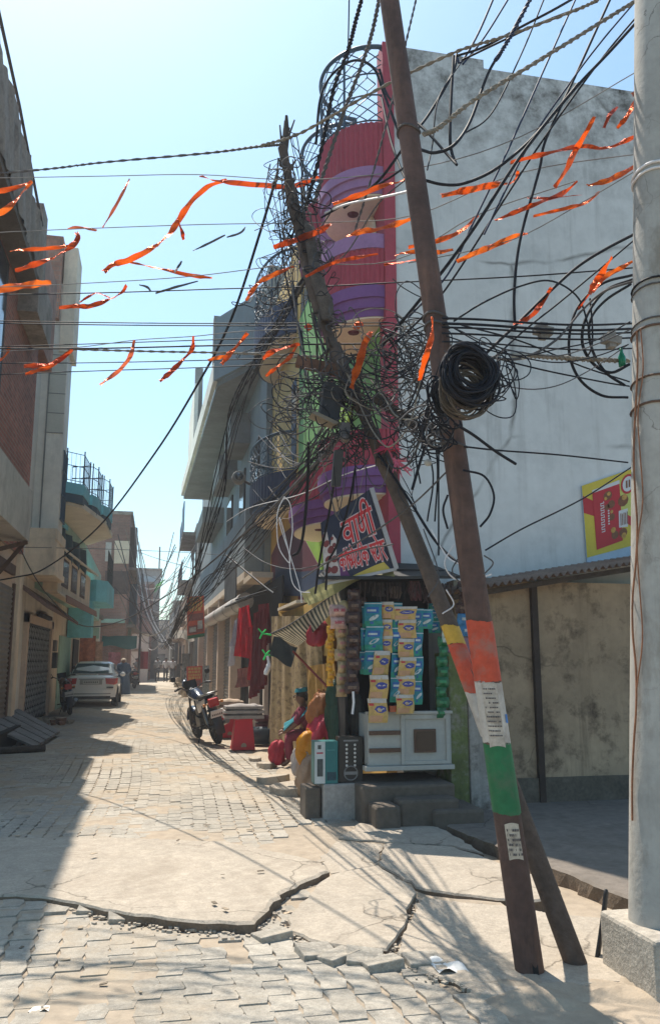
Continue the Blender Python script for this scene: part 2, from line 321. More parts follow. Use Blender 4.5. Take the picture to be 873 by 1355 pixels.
for ci in range(cols+1):
    xx=-3.05+ci*wv; yy=2.0+(hv/2 if ci%2 else 0)
    while yy<46:
        xm,ym=xx+wv/2,yy+hv/2
        skew=.05*sn(yy*.7)+.04*sn(ci*.4)
        lim=1.62+.16*sn(yy*1.7)+(.12 if yy>8 else -.05*(yy<4))-(.5 if 5.2<yy<8 else 0)
        ok=xm+skew<lim and not any(inside(xm+skew,ym,p) for p in SL)
        if ok and 4.7<ym<5.6 and xm>.35 and random.random()<.22: ok=False
        if ok:
            near=ym<5.9; z0=(-.036 if ym<5.75 else -.012); jt=.006; tl=.012
            if near and (4.85<ym): jt=.006; tl=.022
            z0+=(.016*min(1,max(0,(-.35-xm)*1.6)) if ym<5.75 else 0)+.006*sn(xm*2.1+ym*1.3)+U(-jt,jt)*.7; tx,ty=U(-tl,tl),U(-tl,tl)
            a=.017; gp=.0012; rt=U(-.02,.02)
            pl=[(xx+gp,yy+gp),(xx+wv-gp,yy+gp),(xx+wv-gp+a,ym),(xx+wv-gp,yy+hv-gp),(xx+gp,yy+hv-gp),(xx+gp+a,ym)]
            pl=[(xm+(p[0]-xm)-(p[1]-ym)*rt+skew,ym+(p[1]-ym)+(p[0]-xm)*rt) for p in pl]
            zf=lambda p:z0+(p[0]-xm-skew)*tx+(p[1]-ym)*ty
            n=6; top=[(xm+skew+(p[0]-xm-skew)*.98,ym+(p[1]-ym)*.985,zf(p)) for p in pl]; mid=[(p[0],p[1],zf(p)-.005) for p in pl]
            if ym<16:
                bot=[(p[0],p[1],-.101) for p in pl]
                road.add(top+mid+bot,[(0,1,2,3,4,5)]+[(6+i,6+(i+1)%n,(i+1)%n,i) for i in range(n)]+[(12+i,12+(i+1)%n,6+(i+1)%n,6+i) for i in range(n)])
            else:
                road.add(mid,[(0,1,2,3,4,5)])
        yy+=hv
struct(road.build('road',paver_m))
# sandy bed showing in the joints, its surface a little under the blocks
bed=M(); bed.grid(lambda u,v:V((-3.1+5.4*u,1.5+45*v,(-.042 if 1.5+45*v<5.72 else -.018)+.006*sn(u*23)*sn(v*190))),36,300); struct(bed.build('road_bed',sand))
far_road=M(); far_road.grid(lambda u,v:V((-3.4+6*u,46+85*v,-.02)),6,20); struct(far_road.build('road',mat('road_far',(.42,.37,.30),.93,.15,.5,.1,.2,10)))
# dirt heaped along the right edge and round the pole feet
def heap(cx,cy,rx,ry,h,m=sand):
    b=M(); 
    def fn(u,v):
        a=2*PI*u; r=v; k=1+.22*sn(3*a+cx*5)+.12*sn(7*a+cy); return V((cx+rx*r*k*cs(a),cy+ry*r*k*sn(a),-.075+h*(1-r*r)*(.8+.4*sn(5*a+cx)*r)))
    b.grid(fn,22,6); return struct(b.build('ground',m))
heap(1.86,4.02,.42,.34,.085); heap(2.3,3.95,.45,.3,.08); heap(2.62,3.7,.5,.45,.075); heap(1.55,3.5,.7,.5,.06); heap(1.95,11.6,.5,1.6,.12); heap(1.9,14.0,.45,1.4,.11); heap(2.0,19,.35,3,.1); heap(-2.6,19.5,.8,2.2,.1); heap(1.9,9.6,.45,1.1,.1)
stuffb=M()
def stone(b,x,y,z,r):
    k=[U(.6,1.2) for _ in range(3)]; rot=U(0,PI); vs=[]
    for i in range(8):
        sx,sy,sz=(1 if i&1 else -1),(1 if i&2 else -1),(1 if i&4 else -1)
        px,py=sx*r*k[0]*U(.6,1.05),sy*r*k[1]*U(.6,1.05); vs.append((x+px*cs(rot)-py*sn(rot),y+px*sn(rot)+py*cs(rot),z+r*k[2]*.6*(sz*U(.6,1)+.6)))
    b.add(vs,[(0,2,3,1),(4,5,7,6),(0,1,5,4),(1,3,7,5),(3,2,6,7),(2,0,4,6)])
for _ in range(120):
    x,y=random.choice([(U(1.5,1.8),U(4.0,4.5)),(U(2.0,2.8),U(3.6,4.3)),(U(.7,1.5),U(4.6,5.3)),(U(1.5,2.0),U(9,15)),(U(1.5,2.1),U(9,20)),(U(-1.1,.8),U(5.0,5.4)),(U(-2.9,-1.9),U(15,21))])
    stone(stuffb,x,y,-.06,U(.008,.028))
tag(stuffb.build('rubble',rubble_m),'loose chips of broken paving and gravel along the road edges','rubble',None,'stuff')
litter=M()
for _ in range(70):
    x,y=U(-2.2,1.6),U(3.6,13); a=U(0,PI); l=U(.012,.035); 
    z=(.05 if inside(x,y,S1) else -.03 if y<5.7 else .004)
    litter.obox((x,y,z),(cs(a)*l,sn(a)*l,U(-.004,.004)),(-sn(a)*l*.5,cs(a)*l*.5,0),(0,0,.002))
tag(litter.build('litter',mat('litter_m',(.30,.24,.17),.9,.3,20,.2,0,island=.6)),'small dry scraps and leaves scattered over the paving','litter',None,'stuff')
crumb=M(); gk=random.Random(31)
for line,n in (([(20,1186),(75,1192),(150,1211),(235,1223),(338,1229),(372,1188),(434,1158)],260),([(383,1208),(380,1230),(430,1246),(470,1254),(512,1257),(535,1225),(548,1180)],200),([(548,1200),(556,1184),(610,1191),(740,1207)],130),([(524,1262),(580,1285),(640,1300)],80),([(560,1176),(500,1146),(440,1154)],60),([(20,1108),(150,1110),(300,1117),(430,1140)],120)):
    for _ in range(n):
        k=gk.randrange(len(line)-1); t=gk.random(); (x0,y0),(x1,y1)=line[k],line[k+1]; p=aZ(x0+(x1-x0)*t,y0+(y1-y0)*t); stone(crumb,p.x+gk.gauss(0,.035),p.y-abs(gk.gauss(0,.05))+.01,-.03,gk.uniform(.004,.017))
tag(crumb.build('crumbs',[concrete_slab_m]),'crumbled concrete bits along the broken slab edges','rubble',None,'stuff')
def paper(px,py,z,s,col,label):
    p=aZ(px,py,z); b=M(); a=U(0,3); b.grid(lambda u,v:p+V(((u-.5)*s,(v-.5)*s*.7,.008+.012*sn(u*7+a)*cs(v*5))),5,4); tag(b.build('litter_scrap',mat('scrap_%d%d'%(px,py),col,.7,.1,5,.05,0)),label,'litter')
paper(52,1338,-.045,.09,(.7,.68,.62),'crumpled white paper scrap on the nearest pavers at the left')
paper(310,1215,-.03,.06,(.65,.65,.66),'white plastic scrap under the broken slab edge')
paper(400,1236,-.03,.06,(.72,.7,.68),'white scrap beside the tilted pavers')
paper(513,1255,-.045,.06,(.03,.2,.5),'blue wrapper fallen into the slab crack')
paper(326,1226,-.03,.035,(.03,.12,.4),'tiny blue wrapper beside the long dark crack')
for i,(px,py,rx,rz,lab) in enumerate([(418,1262,.12,.2,'tilted paver block lying loose left of the blue wrapper'),(447,1268,-.1,.5,'loose paver block sunk at the slab corner'),(482,1270,.2,-.2,'upended paver block beside the slab crack'),(505,1277,-.14,.1,'loose paver block right of the upended one'),(560,1274,.06,.05,'flat loose paver block nearest the leaning poles'),(165,1215,.16,.1,'paver block lifted at the left end of the long crack'),(125,1205,.12,-.1,'smaller lifted block in the far left of the slab edge'),(360,1240,-.1,.3,'lifted paver block at the slab point')]):
    p=aZ(px,py,-.03); b=M(); b.box(-.1,.1,-.08,.08,-.03,.03); o=b.build('paver_block',paver_m,None,.006,local=True); o.location=p; o.rotation_euler=(rx,rx*.6,rz); tag(o,lab,'paver')
# white wrapper and the split black rubber piece by the concrete pole
p=aZ(592,1285,-.04); b=M(); b.grid(lambda u,v:p+V(((u-.5)*.16,(v-.5)*.2,.03+.02*sn(u*6)*cs(v*7))),6,5); tag(b.build('litter_scrap',plaster_white),'crumpled white sheet lying just left of the tricolour pole foot','litter')
p=aZ(795,1268,-.03); b=M(); b.tube(spline([p+V((-.05,-.02,-.05)),p+V((.0,0,.1)),p+V((.05,.03,.24)),p+V((.08,.05,.33))]),[.03]*18+[.02],7,sx=.4); tag(b.build('rubber_flap',black),'black torn rubber flap standing by the concrete pole base','scrap')
# ================================================================ poles
def lean_pole(a,b,r0,r1,z0,z1,n=24,k=10):  # frustum piece between two heights of the leaning line
    q=M(); 
    P=lambda z:a.lerp(b,(z-a.z)/(b.z-a.z)); R=lambda z:r0+(r1-r0)*(z-a.z)/(b.z-a.z)
    zs=[z0+(z1-z0)*i/k for i in range(k+1)]; q.tube([P(z) for z in zs],[R(z) for z in zs],n); return q
a=aZ(702,1296,-.06); t_=aY(515,0,a.y+.02); b_=a+(t_-a)*1.25
mp=empty('utility_pole',a,'rusty brown steel pole leaning left, painted orange, white and green bands','pole')
def zat(py,px,y=None): return aY(px,py,a.y).z
zb=[-.1,zat(1075,668),zat(983,655),zat(902,645),zat(822,635),b_.z]
R0,R1=.074,.056
lean_pole(a,b_,R0,R1,zb[0]+.04,b_.z).build('shaft',steel_pole,mp)
def band(a,b,r0,r1,z0,z1):
    q=M(); h0,h1=random.random()*9,random.random()*9
    def fn(u,v):
        t=2*PI*u; lo=z0+.005*sn(2*t+h0)+.0018*sn(9*t+h0)+.0012*sn(23*t); hi=z1+.005*sn(2*t+h1)+.0018*sn(7*t+h1)+.0012*sn(19*t)
        z=lo+(hi-lo)*v; p=a.lerp(b,(z-a.z)/(b.z-a.z)); r=r0+(r1-r0)*(z-a.z)/(b.z-a.z); return p+V((cs(t)*r,sn(t)*r,0))
    q.grid(fn,64,4); return q
for nm,z0,z1,m in (('green_band',zb[1],zb[2],pole_green),('white_band',zb[2],zb[3],pole_white),('orange_band',zb[3],zb[4],pole_orange)):
    band(a,b_,R0+.0025,R1+.0025,z0,z1).build(nm,m,mp)
axis=(b_-a).normalized()
def on_pole(a,b,r0,r1,z,ang,off=0.):
    p=a.lerp(b,(z-a.z)/(b.z-a.z)); r=r0+(r1-r0)*(z-a.z)/(b.z-a.z)+off; return p+V((cs(ang)*r,sn(ang)*r,0))
def wrap_sheet(a,b,r0,r1,z0,z1,a0,a1,off=.004):
    q=M(); q.grid(lambda u,v:on_pole(a,b,r0,r1,z0+(z1-z0)*v+.01*sn(u*3),a0+(a1-a0)*u,off),10,6); return q
mk=M()
def scribble(mk,a,b,r0,r1,z0,z1,a0,a1,n,seed,off=.0075,wd=.0035):
    rr=random.Random(seed)
    for i in range(n):
        z=z1-(z1-z0)*(i+.5)/n; u=.06
        while u<.92:
            l=rr.uniform(.03,.12)
            if rr.random()<.8:
                mk.grid(lambda s,t:on_pole(a,b,r0,r1,z+(t-.5)*wd*2,a0+(a1-a0)*(u+l*s),off),2,1)
            u+=l+.03
wrap_sheet(a,b_,R0,R1,zat(988-0,650),zat(905,645),-2.5,-1.35,.0045).build('paper_notice',mat('old_paper',(.42,.37,.31),.9,.2,6,.15,0,stain=(.2,.16,.12),st_amt=.7,st_scale=9),mp)
scribble(mk,a,b_,R0,R1,zat(975,652),zat(908,645),-2.45,-1.4,11,3); mk.build('print',mat('print_ink',(.09,.08,.08),.9,.2,5,.1,0),mp); mk=M()
wrap_sheet(a,b_,R0,R1,zat(1135,672),zat(1088,668),-2.25,-1.25,.0045).build('paper_notice',mat('old_paper2',(.45,.39,.31),.9,.2,6,.15,0,stain=(.16,.12,.09),st_amt=.8,st_scale=14),mp)
scribble(mk,a,b_,R0,R1,zat(1130,672),zat(1092,668),-2.2,-1.3,6,5,.0075,.006)
mk.build('print',mat('print_ink',(.09,.08,.08),.9,.2,5,.1,0),mp)
q=M(); q.grid(lambda u,v:on_pole(a,b_,R0,R1,zat(950,660)+.045*(v-.5),-.95+.35*u,.006),5,4); q.build('sticker',mat('sticker_blue',(.05,.17,.45),.6,.2,20,.1,0),mp)
q=M(); q.grid(lambda u,v:on_pole(a,b_,R0,R1,zat(1285,700)+.06*v-.02*sn(u*3),-1.75+.4*u,.003),5,4); q.build('drain_hole',black,mp)
def clamp(a,b,r0,r1,z,name,m,par,rad=.007,off=.006):
    q=M(); q.tube([on_pole(a,b,r0,r1,z+.012*sn(2*t),t,off) for t in [2*PI*i/24 for i in range(25)]],rad,6); q.build(name,m,par)
for py,px in ((590,598),(420,580),(432,578),(173,543)): clamp(a,b_,R0,R1,zat(py,px),'wire_wrap',cable_grey,mp)
# ---- wooden pole leaning behind it
pa=aZ(765,1286,-.06); pb=aY(374,196,5.75)
_kn=[pa,aY(603,850,4.72),aY(500,592,5.12),aY(430,432,5.38),aY(398,318,5.58),pb]
_wl=spline([pa]+[pa.lerp(_kn[1],.5)]+_kn[1:],12)
_ln=[0]
for _i in range(len(_wl)-1): _ln.append(_ln[-1]+(_wl[_i+1]-_wl[_i]).length)
def wat(t):
    d=max(0,min(1,t))*_ln[-1]
    for i in range(len(_wl)-1):
        if d<=_ln[i+1]+1e-9: return _wl[i].lerp(_wl[i+1],(d-_ln[i])/(_ln[i+1]-_ln[i]))
    return _wl[-1]
pm_=pa.lerp(_kn[1],1.35)
wp=empty('wooden_pole',pa,'old weathered pole leaning steeply left behind the tricolour pole, capped with cable clutter','pole')
q=M(); pts=[]; rs=[]
for i in range(41):
    t=i/40; p=wat(t); pts.append(p); rs.append(.060-.012*min(1,t*2.5)-.014*max(0,t-.35)+(.008*sn(t*50)+.004*sn(t*170) if t>.5 else 0))
q.tube(pts,rs,14); q.build('shaft',wood_pole,wp)
def wz(py):
    lo,hi=0,1
    for _ in range(40):
        m_=(lo+hi)/2; p=pa.lerp(pm_,m_); d=p-V((0,0,EYE)); yy=CY-FP*d.dot(Uv)/d.dot(Fv)
        if yy>py: lo=m_
        else: hi=m_
    return pa.lerp(pm_,lo).z
for nm,y0,y1,m in (('yellow_band',852,828,pole_yellow),('orange_band',916,852,pole_orange),('white_band',975,916,pole_white)):
    band(pa,pm_,.0640,.0535,wz(y0),wz(y1)).build(nm,m,wp)
# crown of the wooden pole: stubs, hooks, arm, splint wood
q=M(); top=pb
q.tube([pb+V((.0,0,-.15)),pb+V((.03,0,.12)),pb+V((.03,.02,.3))],[.03,.025,.012],7)
for k in range(7): q.tube([pb+V((0,0,-.05)),pb+V((U(-.12,.1),U(-.05,.05),U(.1,.3)))],[.012,.006],5)
q.build('splinter_top',wood_dark,wp)
def wpt(t,dx=0,dy=0,dz=0): return wat(t)+V((dx,dy,dz))
q=M(); q.beam(aY(392,478,5.35),aY(452,492,5.3),.06,.07); q.build('cross_arm',mat('arm_wood',(.13,.065,.04),.9,.3,6,.2,.3),wp)
q=M(); q.beam(aY(495,525,5.1),aY(552,565,5.0),.05,.06); q.build('cross_arm',wood_dark,wp)
q=M(); g5=random.Random(8)
for k in range(46):
    t=g5.uniform(.5,.97); a_=g5.uniform(0,6.28); p=wpt(t,.05*cs(a_),.05*sn(a_)); q.tube([p,p+V((cs(a_)*g5.uniform(.02,.09),sn(a_)*.06,g5.uniform(-.14,.05))),p+V((cs(a_)*g5.uniform(.02,.1),sn(a_)*.08,g5.uniform(-.26,-.02)))],[.011,.009,.003],4)
q.build('ragged_binding',mat('rag_brown',(.075,.06,.048),.95,.4,9,.3,.3,40,island=.5),wp)
q=M(); q.tube([wpt(.72,0,-.06),wpt(.74,.03,-.1),wpt(.78,.02,-.09),wpt(.86,.06,-.08),wpt(.88,.02,-.03)],[.04,.052,.045,.04,.02],9)
q.build('knotted_wrapping',mat('ragwrap',(.085,.07,.058),.95,.35,9,.25,.6,30),wp)
jb=M(); p0=aY(437,535,5.15); jb.obox(p0,(.065,0,-.015),(0,.05,0),(.02,0,.13)); jb.build('junction_box',mat('box_grey',(.022,.024,.028),.6,.3,5,.1,.1),wp,.008)
q=M(); q.obox(aY(428,556,5.08),(.075,-.02,-.04),(.0,.06,0),(.012,0,.008)); q.build('junction_lid',mat('lid_tan',(.17,.14,.10),.8,.2,6,.1,.1),wp)
q=M(); q.obox(aY(456,570,5.1),(.03,0,0),(0,.03,0),(0,0,.05)); q.ball(aY(456,580,5.05),.03); q.build('insulator',mat('ceramic',(.12,.10,.09),.35,.3,8,.1,0),wp)
q=M(); q.obox(aY(446,640-20,5.1),(.03,0,.0),(0,.02,0),(0.01,0,.12)); q.build('fuse_holder',mat('fuse',(.04,.035,.03),.5,.3,8,.1,0),wp)
# hook for the hanging bulbs
# ---- concrete pole
ca=aY(872,1224,4.0); ca.z=.22; ct=V((ca.x+.43,ca.y,5.9))
cp=empty('concrete_pole',(ca.x,ca.y,-.08),'pale round concrete pole on a square block at the right edge','pole')
q=M(); q.tube([ca.lerp(ct,i/12) for i in range(13)],[.150-.02*i/12 for i in range(13)],32); q.build('shaft',conc_pole,cp)
q=M(); nb=10
def blk(u,v): pass
x0,x1,y0,y1=ca.x-.20,ca.x+.30,ca.y-.27,ca.y+.24
q.box(x0,x1,y0,y1,-.12,.245); q.build('base_block',mat('block_conc',(.40,.36,.30),.95,.2,3,.18,.6,45,stain=(.2,.17,.14),st_amt=.5,st_scale=5),cp,.02)
def con(z,ang,off=0.): return on_pole(ca,ct,.150,.130,z,ang,off)
def cz(py,px=835): return aY(px,py,ca.y).z
for py,m,rd in ((430,cable_grey,.005),(440,iron_brown,.007),(505,iron_brown,.006),(540,iron_brown,.007),(378,cable_black,.006),(228,cable_white,.009),(236,cable_white,.008),(386,cable_grey,.005)):
    clamp(ca,ct,.150,.130,cz(py),'wire_wrap',m,cp,rd)
q=M(); rr=random.Random(5)
for py in (655,693,712,760,800,830,845,870,905,985,1040,1110,1190,1160,480,520,560,610,250,300,410):
    an=rr.uniform(-2.0,-1.3); z=cz(py); q.grid(lambda u,v:con(z+.01*v+.004*sn(u*5),an+.3*u,.0025),6,1)
q.build('crack_mark',mat('crack_dark',(.12,.09,.07),.9,.2,9,.1,0),cp)
# cord tied down the pole's left side
q=M(); zt,zl=cz(440),cz(1085); q.tube(spline([con(zt-(zt-zl)*i/14,PI*1.05+.1*sn(i*1.3),.012+.008*abs(sn(i*2.2))) for i in range(15)],4),.006,5); q.tube(spline([con(zt-(zt-.9)*i/10,PI*1.12+.12*sn(i*2.1),.018) for i in range(9)],4),.004,5); tag(q.build('cord',mat('cord_brown',(.23,.10,.05),.9,.3,9,.2,.2)),'brown cord hanging down the left side of the concrete pole','cord')

for px,py,sx,sy,h,lab in ((362,1034,.22,.16,.07,'broken pale slab piece on the ground before the seated person'),(386,1048,.26,.14,.09,'broken slab piece lying before the plastic bags'),(352,1014,.16,.2,.05,'flat slab piece beside the red stool'),(404,1040,.12,.12,.12,'chunky stone left of the dull brown block'),(338,1006,.12,.08,.05,'small slab chip in front of the red stool')):
    p=aZ(px,py); b=M(); g=random.Random(px); pl=[(p.x+sx*cs(t)*g.uniform(.75,1.1),p.y+sy*1.6*sn(t)*g.uniform(.75,1.1)) for t in [2*PI*i/9 for i in range(9)]]; b.prism(pl,-.08,h); o=b.build('broken_slab',concrete_slab_m,None,.008); o.rotation_euler=(g.uniform(-.1,.1),g.uniform(-.1,.1),0); tag(o,lab,'slab piece')
# ================================================================ corner building (right)
CXF=2.6; CY0=9.0; CY1=15.3; CTOP=9.28
cb=empty('corner_building',(CXF,CY0,0),'tall corner house with blank whitewashed side wall and red and purple rounded balconies','building')
XR=7.6
q=M(); q.box(CXF+.12,XR,CY0,CY0+.25,-.1,CTOP); q.build('side_wall',plaster_white,cb)
q=M(); q.box(CXF+.125,aY(640,100,CY0).x,CY0+.003,CY0+.247,CTOP,CTOP+.13); q.build('parapet_step',plaster_white,cb)
q=M(); q.box(CXF-.02,CXF+.12,CY0-.03,CY0+.25,2.4,CTOP+.14); q.build('corner_pilaster',paint_red,cb)
q=M(); q.box(CXF+.03,XR,CY0+.25,CY1,8.05,8.2); q.build('roof',concrete,cb)
q=M(); q.box(XR-.2,XR,CY0+.25,CY1,-.1,8.05); q.build('back_wall',plaster_grey,cb)
def face(z0,z1,m,y0=CY0+.25,y1=CY1,x=CXF,nm='wall'):
    q=M(); q.box(x,x+.2,y0,y1,z0,z1); q.build(nm,m,cb)
face(-.1,2.55,paint_ochre); face(2.55,3.3,paint_maroon); face(3.3,4.2,paint_red); face(4.2,5.9,paint_green); face(5.9,7.35,paint_red); face(7.35,8.24,paint_red)
q=M(); q.box(CXF-.006,CXF,12.25,CY1,4.3,8.3); q.build('painted_panel',paint_green,cb)
q=M(); q.box(CXF-.008,CXF-.002,CY0+.25,12.2,4.25,5.65); q.build('painted_panel',paint_green,cb)
# lime diagonal panel low on the street wall
def wallpaint(pts,m,x): q=M(); q.plate([aX(px,py,x) for px,py in pts],(.006,0,0)); q.build('painted_panel',m,cb)
wallpaint([(386,655),(445,662),(445,782),(428,768),(402,716),(386,692)],paint_lime,CXF-.012); wallpaint([(360,782),(359,735),(370,710),(386,697),(402,712),(420,745),(428,770),(428,785)],paint_maroon,CXF-.022); wallpaint([(364,748),(395,757),(444,752),(444,790),(364,788)],paint_navy,CXF-.032)
def ell(yc,b,x0,bulge,t,k=1.): return (x0-bulge*k*cs(t),yc+b*k*sn(t))
def curved(nm,m,yc,b,bulge,z0,z1,par,x0=CXF,rib=0,grow=0.,n=36,close=True):
    P=[]
    for i in range(n+1):
        t=-PI/2+PI*i/n; o=grow+(rib if i%2 else 0); P.append((x0-(bulge+o)*cs(t) ,yc+(b+o)*sn(t)))
    q=M()
    ny=min(p[1] for p in P)
    P=[(x,max(y,CY0+.005) if x0==CXF else y) for x,y in P]
    q.prism(P,z0,z1); return q.build(nm,m,par)
def medallion(yc,xo,z,par,r=.075):
    q=M(); q.lathe([(0,-.012),(r*.45,-.016),(r*.5,-.006),(r*.9,-.014),(r,0)],(xo,yc,z),24); q.build('ceiling_rose',paint_maroon,par)
def railing(yc,b,bulge,z0,z1,par,m,x0=CXF,cell=.16,mid=True,n=30,a0=-PI/2,a1=PI/2):
    r=empty('railing',(x0,yc,z0),None,None); r.parent=par; r.location=V((x0,yc,z0))-rootloc(par)
    def P(s,z): t=a0+(a1-a0)*s; return V((x0-bulge*cs(t),yc+b*sn(t),z))
    arc=lambda z:[P(i/n,z) for i in range(n+1)]
    h=z1-z0; q=M()
    for z in ([z0+.03,z1] if not mid else [z0+.03,z0+h*.36,z0+h*.64,z1-.03]): q.tube(arc(z),.012,6)
    q.tube(arc(z1),.026,8); 
    q.build('rail',m,r); q=M()
    L=b*2.2; ncell=max(6,int(L/cell))
    bands=[(z0+.03,z1)] if not mid else [(z0+.03,z0+h*.36),(z0+h*.64,z1-.03)]
    for (u0,u1) in bands:
        for i in range(-3,ncell+3):
            for sg in (1,-1):
                pts=[]
                for k in range(9):
                    s=(i+sg*(k/8)*((u1-u0)/cell))/ncell
                    if 0<=s<=1: pts.append(P(s,u0+(u1-u0)*k/8))
                if len(pts)>1: q.tube(pts,.0075,4)
        q.build('lattice',m,r); q=M()
    for i in range(5): q=M(); q.tube([P(i/4,z0),P(i/4,z1)],.016,6); q.build('baluster',m,r)
    if mid:
        for i in range(1,10):
            s=i/10; zc=z0+h*.5; w=.5/ncell; q=M()
            q.tube([P(max(0,s-w),zc),P(s,zc+h*.09),P(min(1,s+w),zc),P(s,zc-h*.09),P(max(0,s-w),zc)],.009,4); q.tube([P(s,z0+h*.36),P(s,zc-h*.09)],.008,4); q.tube([P(s,z0+h*.64),P(s,zc+h*.09)],.008,4); q.build('diamond',m,r)
    return r
# top balcony
bal=lambda nm:None
def balcony(par,yc,b,bu,zs,ribbed,ring,soff,x0=CXF,rose=True,n=36,rim=None):
    r=empty('balcony',(x0,yc,zs[0]),None,None); r.parent=par; r.location=V((x0,yc,zs[0]))-rootloc(par)
    z0,z1,z2=zs   # soffit, ring top, parapet top
    curved('parapet',ribbed,yc,b,bu,z1,z2,r,x0,.022,0,64)
    h=(z1-z0)
    curved('moulding',ring,yc,b,bu,z0+h*.62,z1,r,x0,0,.03); curved('moulding',rim or ring,yc,b,bu,z0+h*.3,z0+h*.62,r,x0,0,.0); curved('moulding',ring,yc,b,bu,z0+.02,z0+h*.3,r,x0,0,-.04)
    curved('soffit',soff,yc,b,bu,z0,z0+.02,r,x0,0,-.055)
    if rose: medallion(yc-b*.25,x0-bu*.42,z0-.002,r)
    return r
for yc,b,bu in ((9.76,.74,.66),(11.95,1.0,.64)):
    far=yc>10
    if far: yc,b=11.4,.8
    balcony(cb,yc,b,bu,(7.30,7.66,8.28),paint_red,paint_mauve,paint_cream); railing(yc,b,bu,8.28,9.38,cb,iron_navy)
    if not far: b2=balcony(cb,yc,b,bu,(5.66,6.06,6.55),paint_red,paint_purple,paint_cream); curved('moulding',paint_mauve,yc,b,bu,6.55,6.74,cb,CXF,0,.03)
    if far: yc,b=12.1,1.1
    b1=balcony(cb,yc,b,bu,(3.46,3.80,4.24),paint_red,paint_purple,paint_cream)
def disc(par,yc,zc,r,x,m,nm='painted_circle',th=.03):
    q=M(); q.lathe([(0,-th),(r*.98,-th),(r,0)],(x,yc,zc),28,'x',False); return q.build(nm,m,par)
for i,(yc,zc,r,m) in enumerate([(9.75,7.0,.34,paint_cream),(9.75,7.0,.2,paint_red),(10.9,6.95,.30,paint_cream),(11.0,5.2,.4,paint_lime)]): disc(cb,yc,zc,r,CXF-.012*(i+1),m)
# roof railing behind
q=M(); 
for z in (8.3,8.8,9.3): q.tube([(CXF,12.3,z),(CXF,15.2,z)],.018,6)
for i in range(16): q.tube([(CXF,12.3+i*.18,8.25),(CXF,12.3+(i+1)*.18,9.3)],.008,4); q.tube([(CXF,12.3+(i+1)*.18,8.25),(CXF,12.3+i*.18,9.3)],.008,4)
q.build('roof_railing',iron_navy,cb)
q=M(); q.prism([(CXF-.02,12.6),(CXF-.42,13.0),(CXF-.4,15.2),(CXF-.02,15.28)],2.44,2.49); q.build('canopy',paint_cream,cb)
# ---- shop lean-to at the corner: post, dark interior, lower wall with tin roof
lw=empty('lean_to_wall',(3.0,8.55,0),'stained low beige wall under a corrugated tin roof beside the shop','wall')
q=M(); q.box(3.22,XR,8.62,8.85,-.1,2.42); q.build('wall',plaster_low,lw)
q=M(); p=aY(714,1000,8.6); q.box(p.x-.035,p.x+.035,8.56,8.64,0,2.4); q.build('pipe',mat('pipe_dark',(.035,.022,.016),.8,.3,5,.15,.2),lw)
q=M(); q.box(3.22,XR,8.58,8.62,0,.28); q.build('plinth',mat('plinth_dark',(.10,.085,.065),.95,.3,3,.2,.3),lw)  # darker brown strip along the foot of the low wall
# corrugated roof sheet climbing to the right
q=M()
def zr(x): return 2.30+(x-3.3)*.165
def roofs(u,v,dz=0):
    x=2.95+(XR-2.95)*u; return V((x,8.15+.85*v,zr(x)+.10*v+.022*sn(x*2*PI/.085)+dz))
q.grid(lambda u,v:roofs(u,v),330,2); q.grid(lambda u,v:roofs(u,1-v,-.006),330,2); q.build('tin_roof',tin,lw)
q=M(); q.beam((3.1,8.35,zr(3.1)-.06),(XR,8.35,zr(XR)-.06),.05,.06); q.build('roof_beam',wood_dark,lw)
q=M(); q.box(3.22,3.3,8.85,9,0,2.3); q.build('side_return',plaster_low,lw)
# green and white painted post
sp=empty('painted_post',(3.1,8.4,0),'lime green and white peeling plaster post at the right of the shop','post')
q=M(); q.box(3.02,3.22,8.3,8.75,-.1,1.62); q.build('post_face',mat('peel_green',(.125,.15,.05),.9,.3,3,.15,.3,30,stain=(.27,.245,.21),st_amt=1,st_scale=5.5,drip=.8),sp,.01)
q=M(); q.box(3.222,3.48,8.28,8.6,-.1,1.6); q.build('post_side',mat('peel_white',(.30,.28,.25),.85,.2,3,.1,.2,30,stain=(.08,.065,.05),st_amt=.95,st_scale=5,drip=.8),sp,.01)
q=M(); q.box(3.0,3.42,8.3,8.5,1.62,1.78); q.build('post_cap',mat('cap_pink',(.22,.13,.17),.8,.2,3,.1,.1),sp,.01)
# shop kiosk
shop=empty('shop_stall',(2.5,8.5,0),'small dark corner shop stall with white counter cabinet under a tarpaulin','shop stall')
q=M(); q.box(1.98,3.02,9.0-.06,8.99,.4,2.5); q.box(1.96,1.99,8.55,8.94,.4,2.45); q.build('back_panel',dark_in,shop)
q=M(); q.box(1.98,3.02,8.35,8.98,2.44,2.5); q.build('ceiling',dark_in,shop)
q=M(); q.plate([(1.55,7.95,2.33),(3.05,7.95,2.37),(3.1,8.95,2.6),(1.9,8.95,2.62)],(0,0,.03)); q.build('roof_sheet',mat('black_tarp',(.02,.021,.021),.7,.3,4,.15,.3,20),shop)
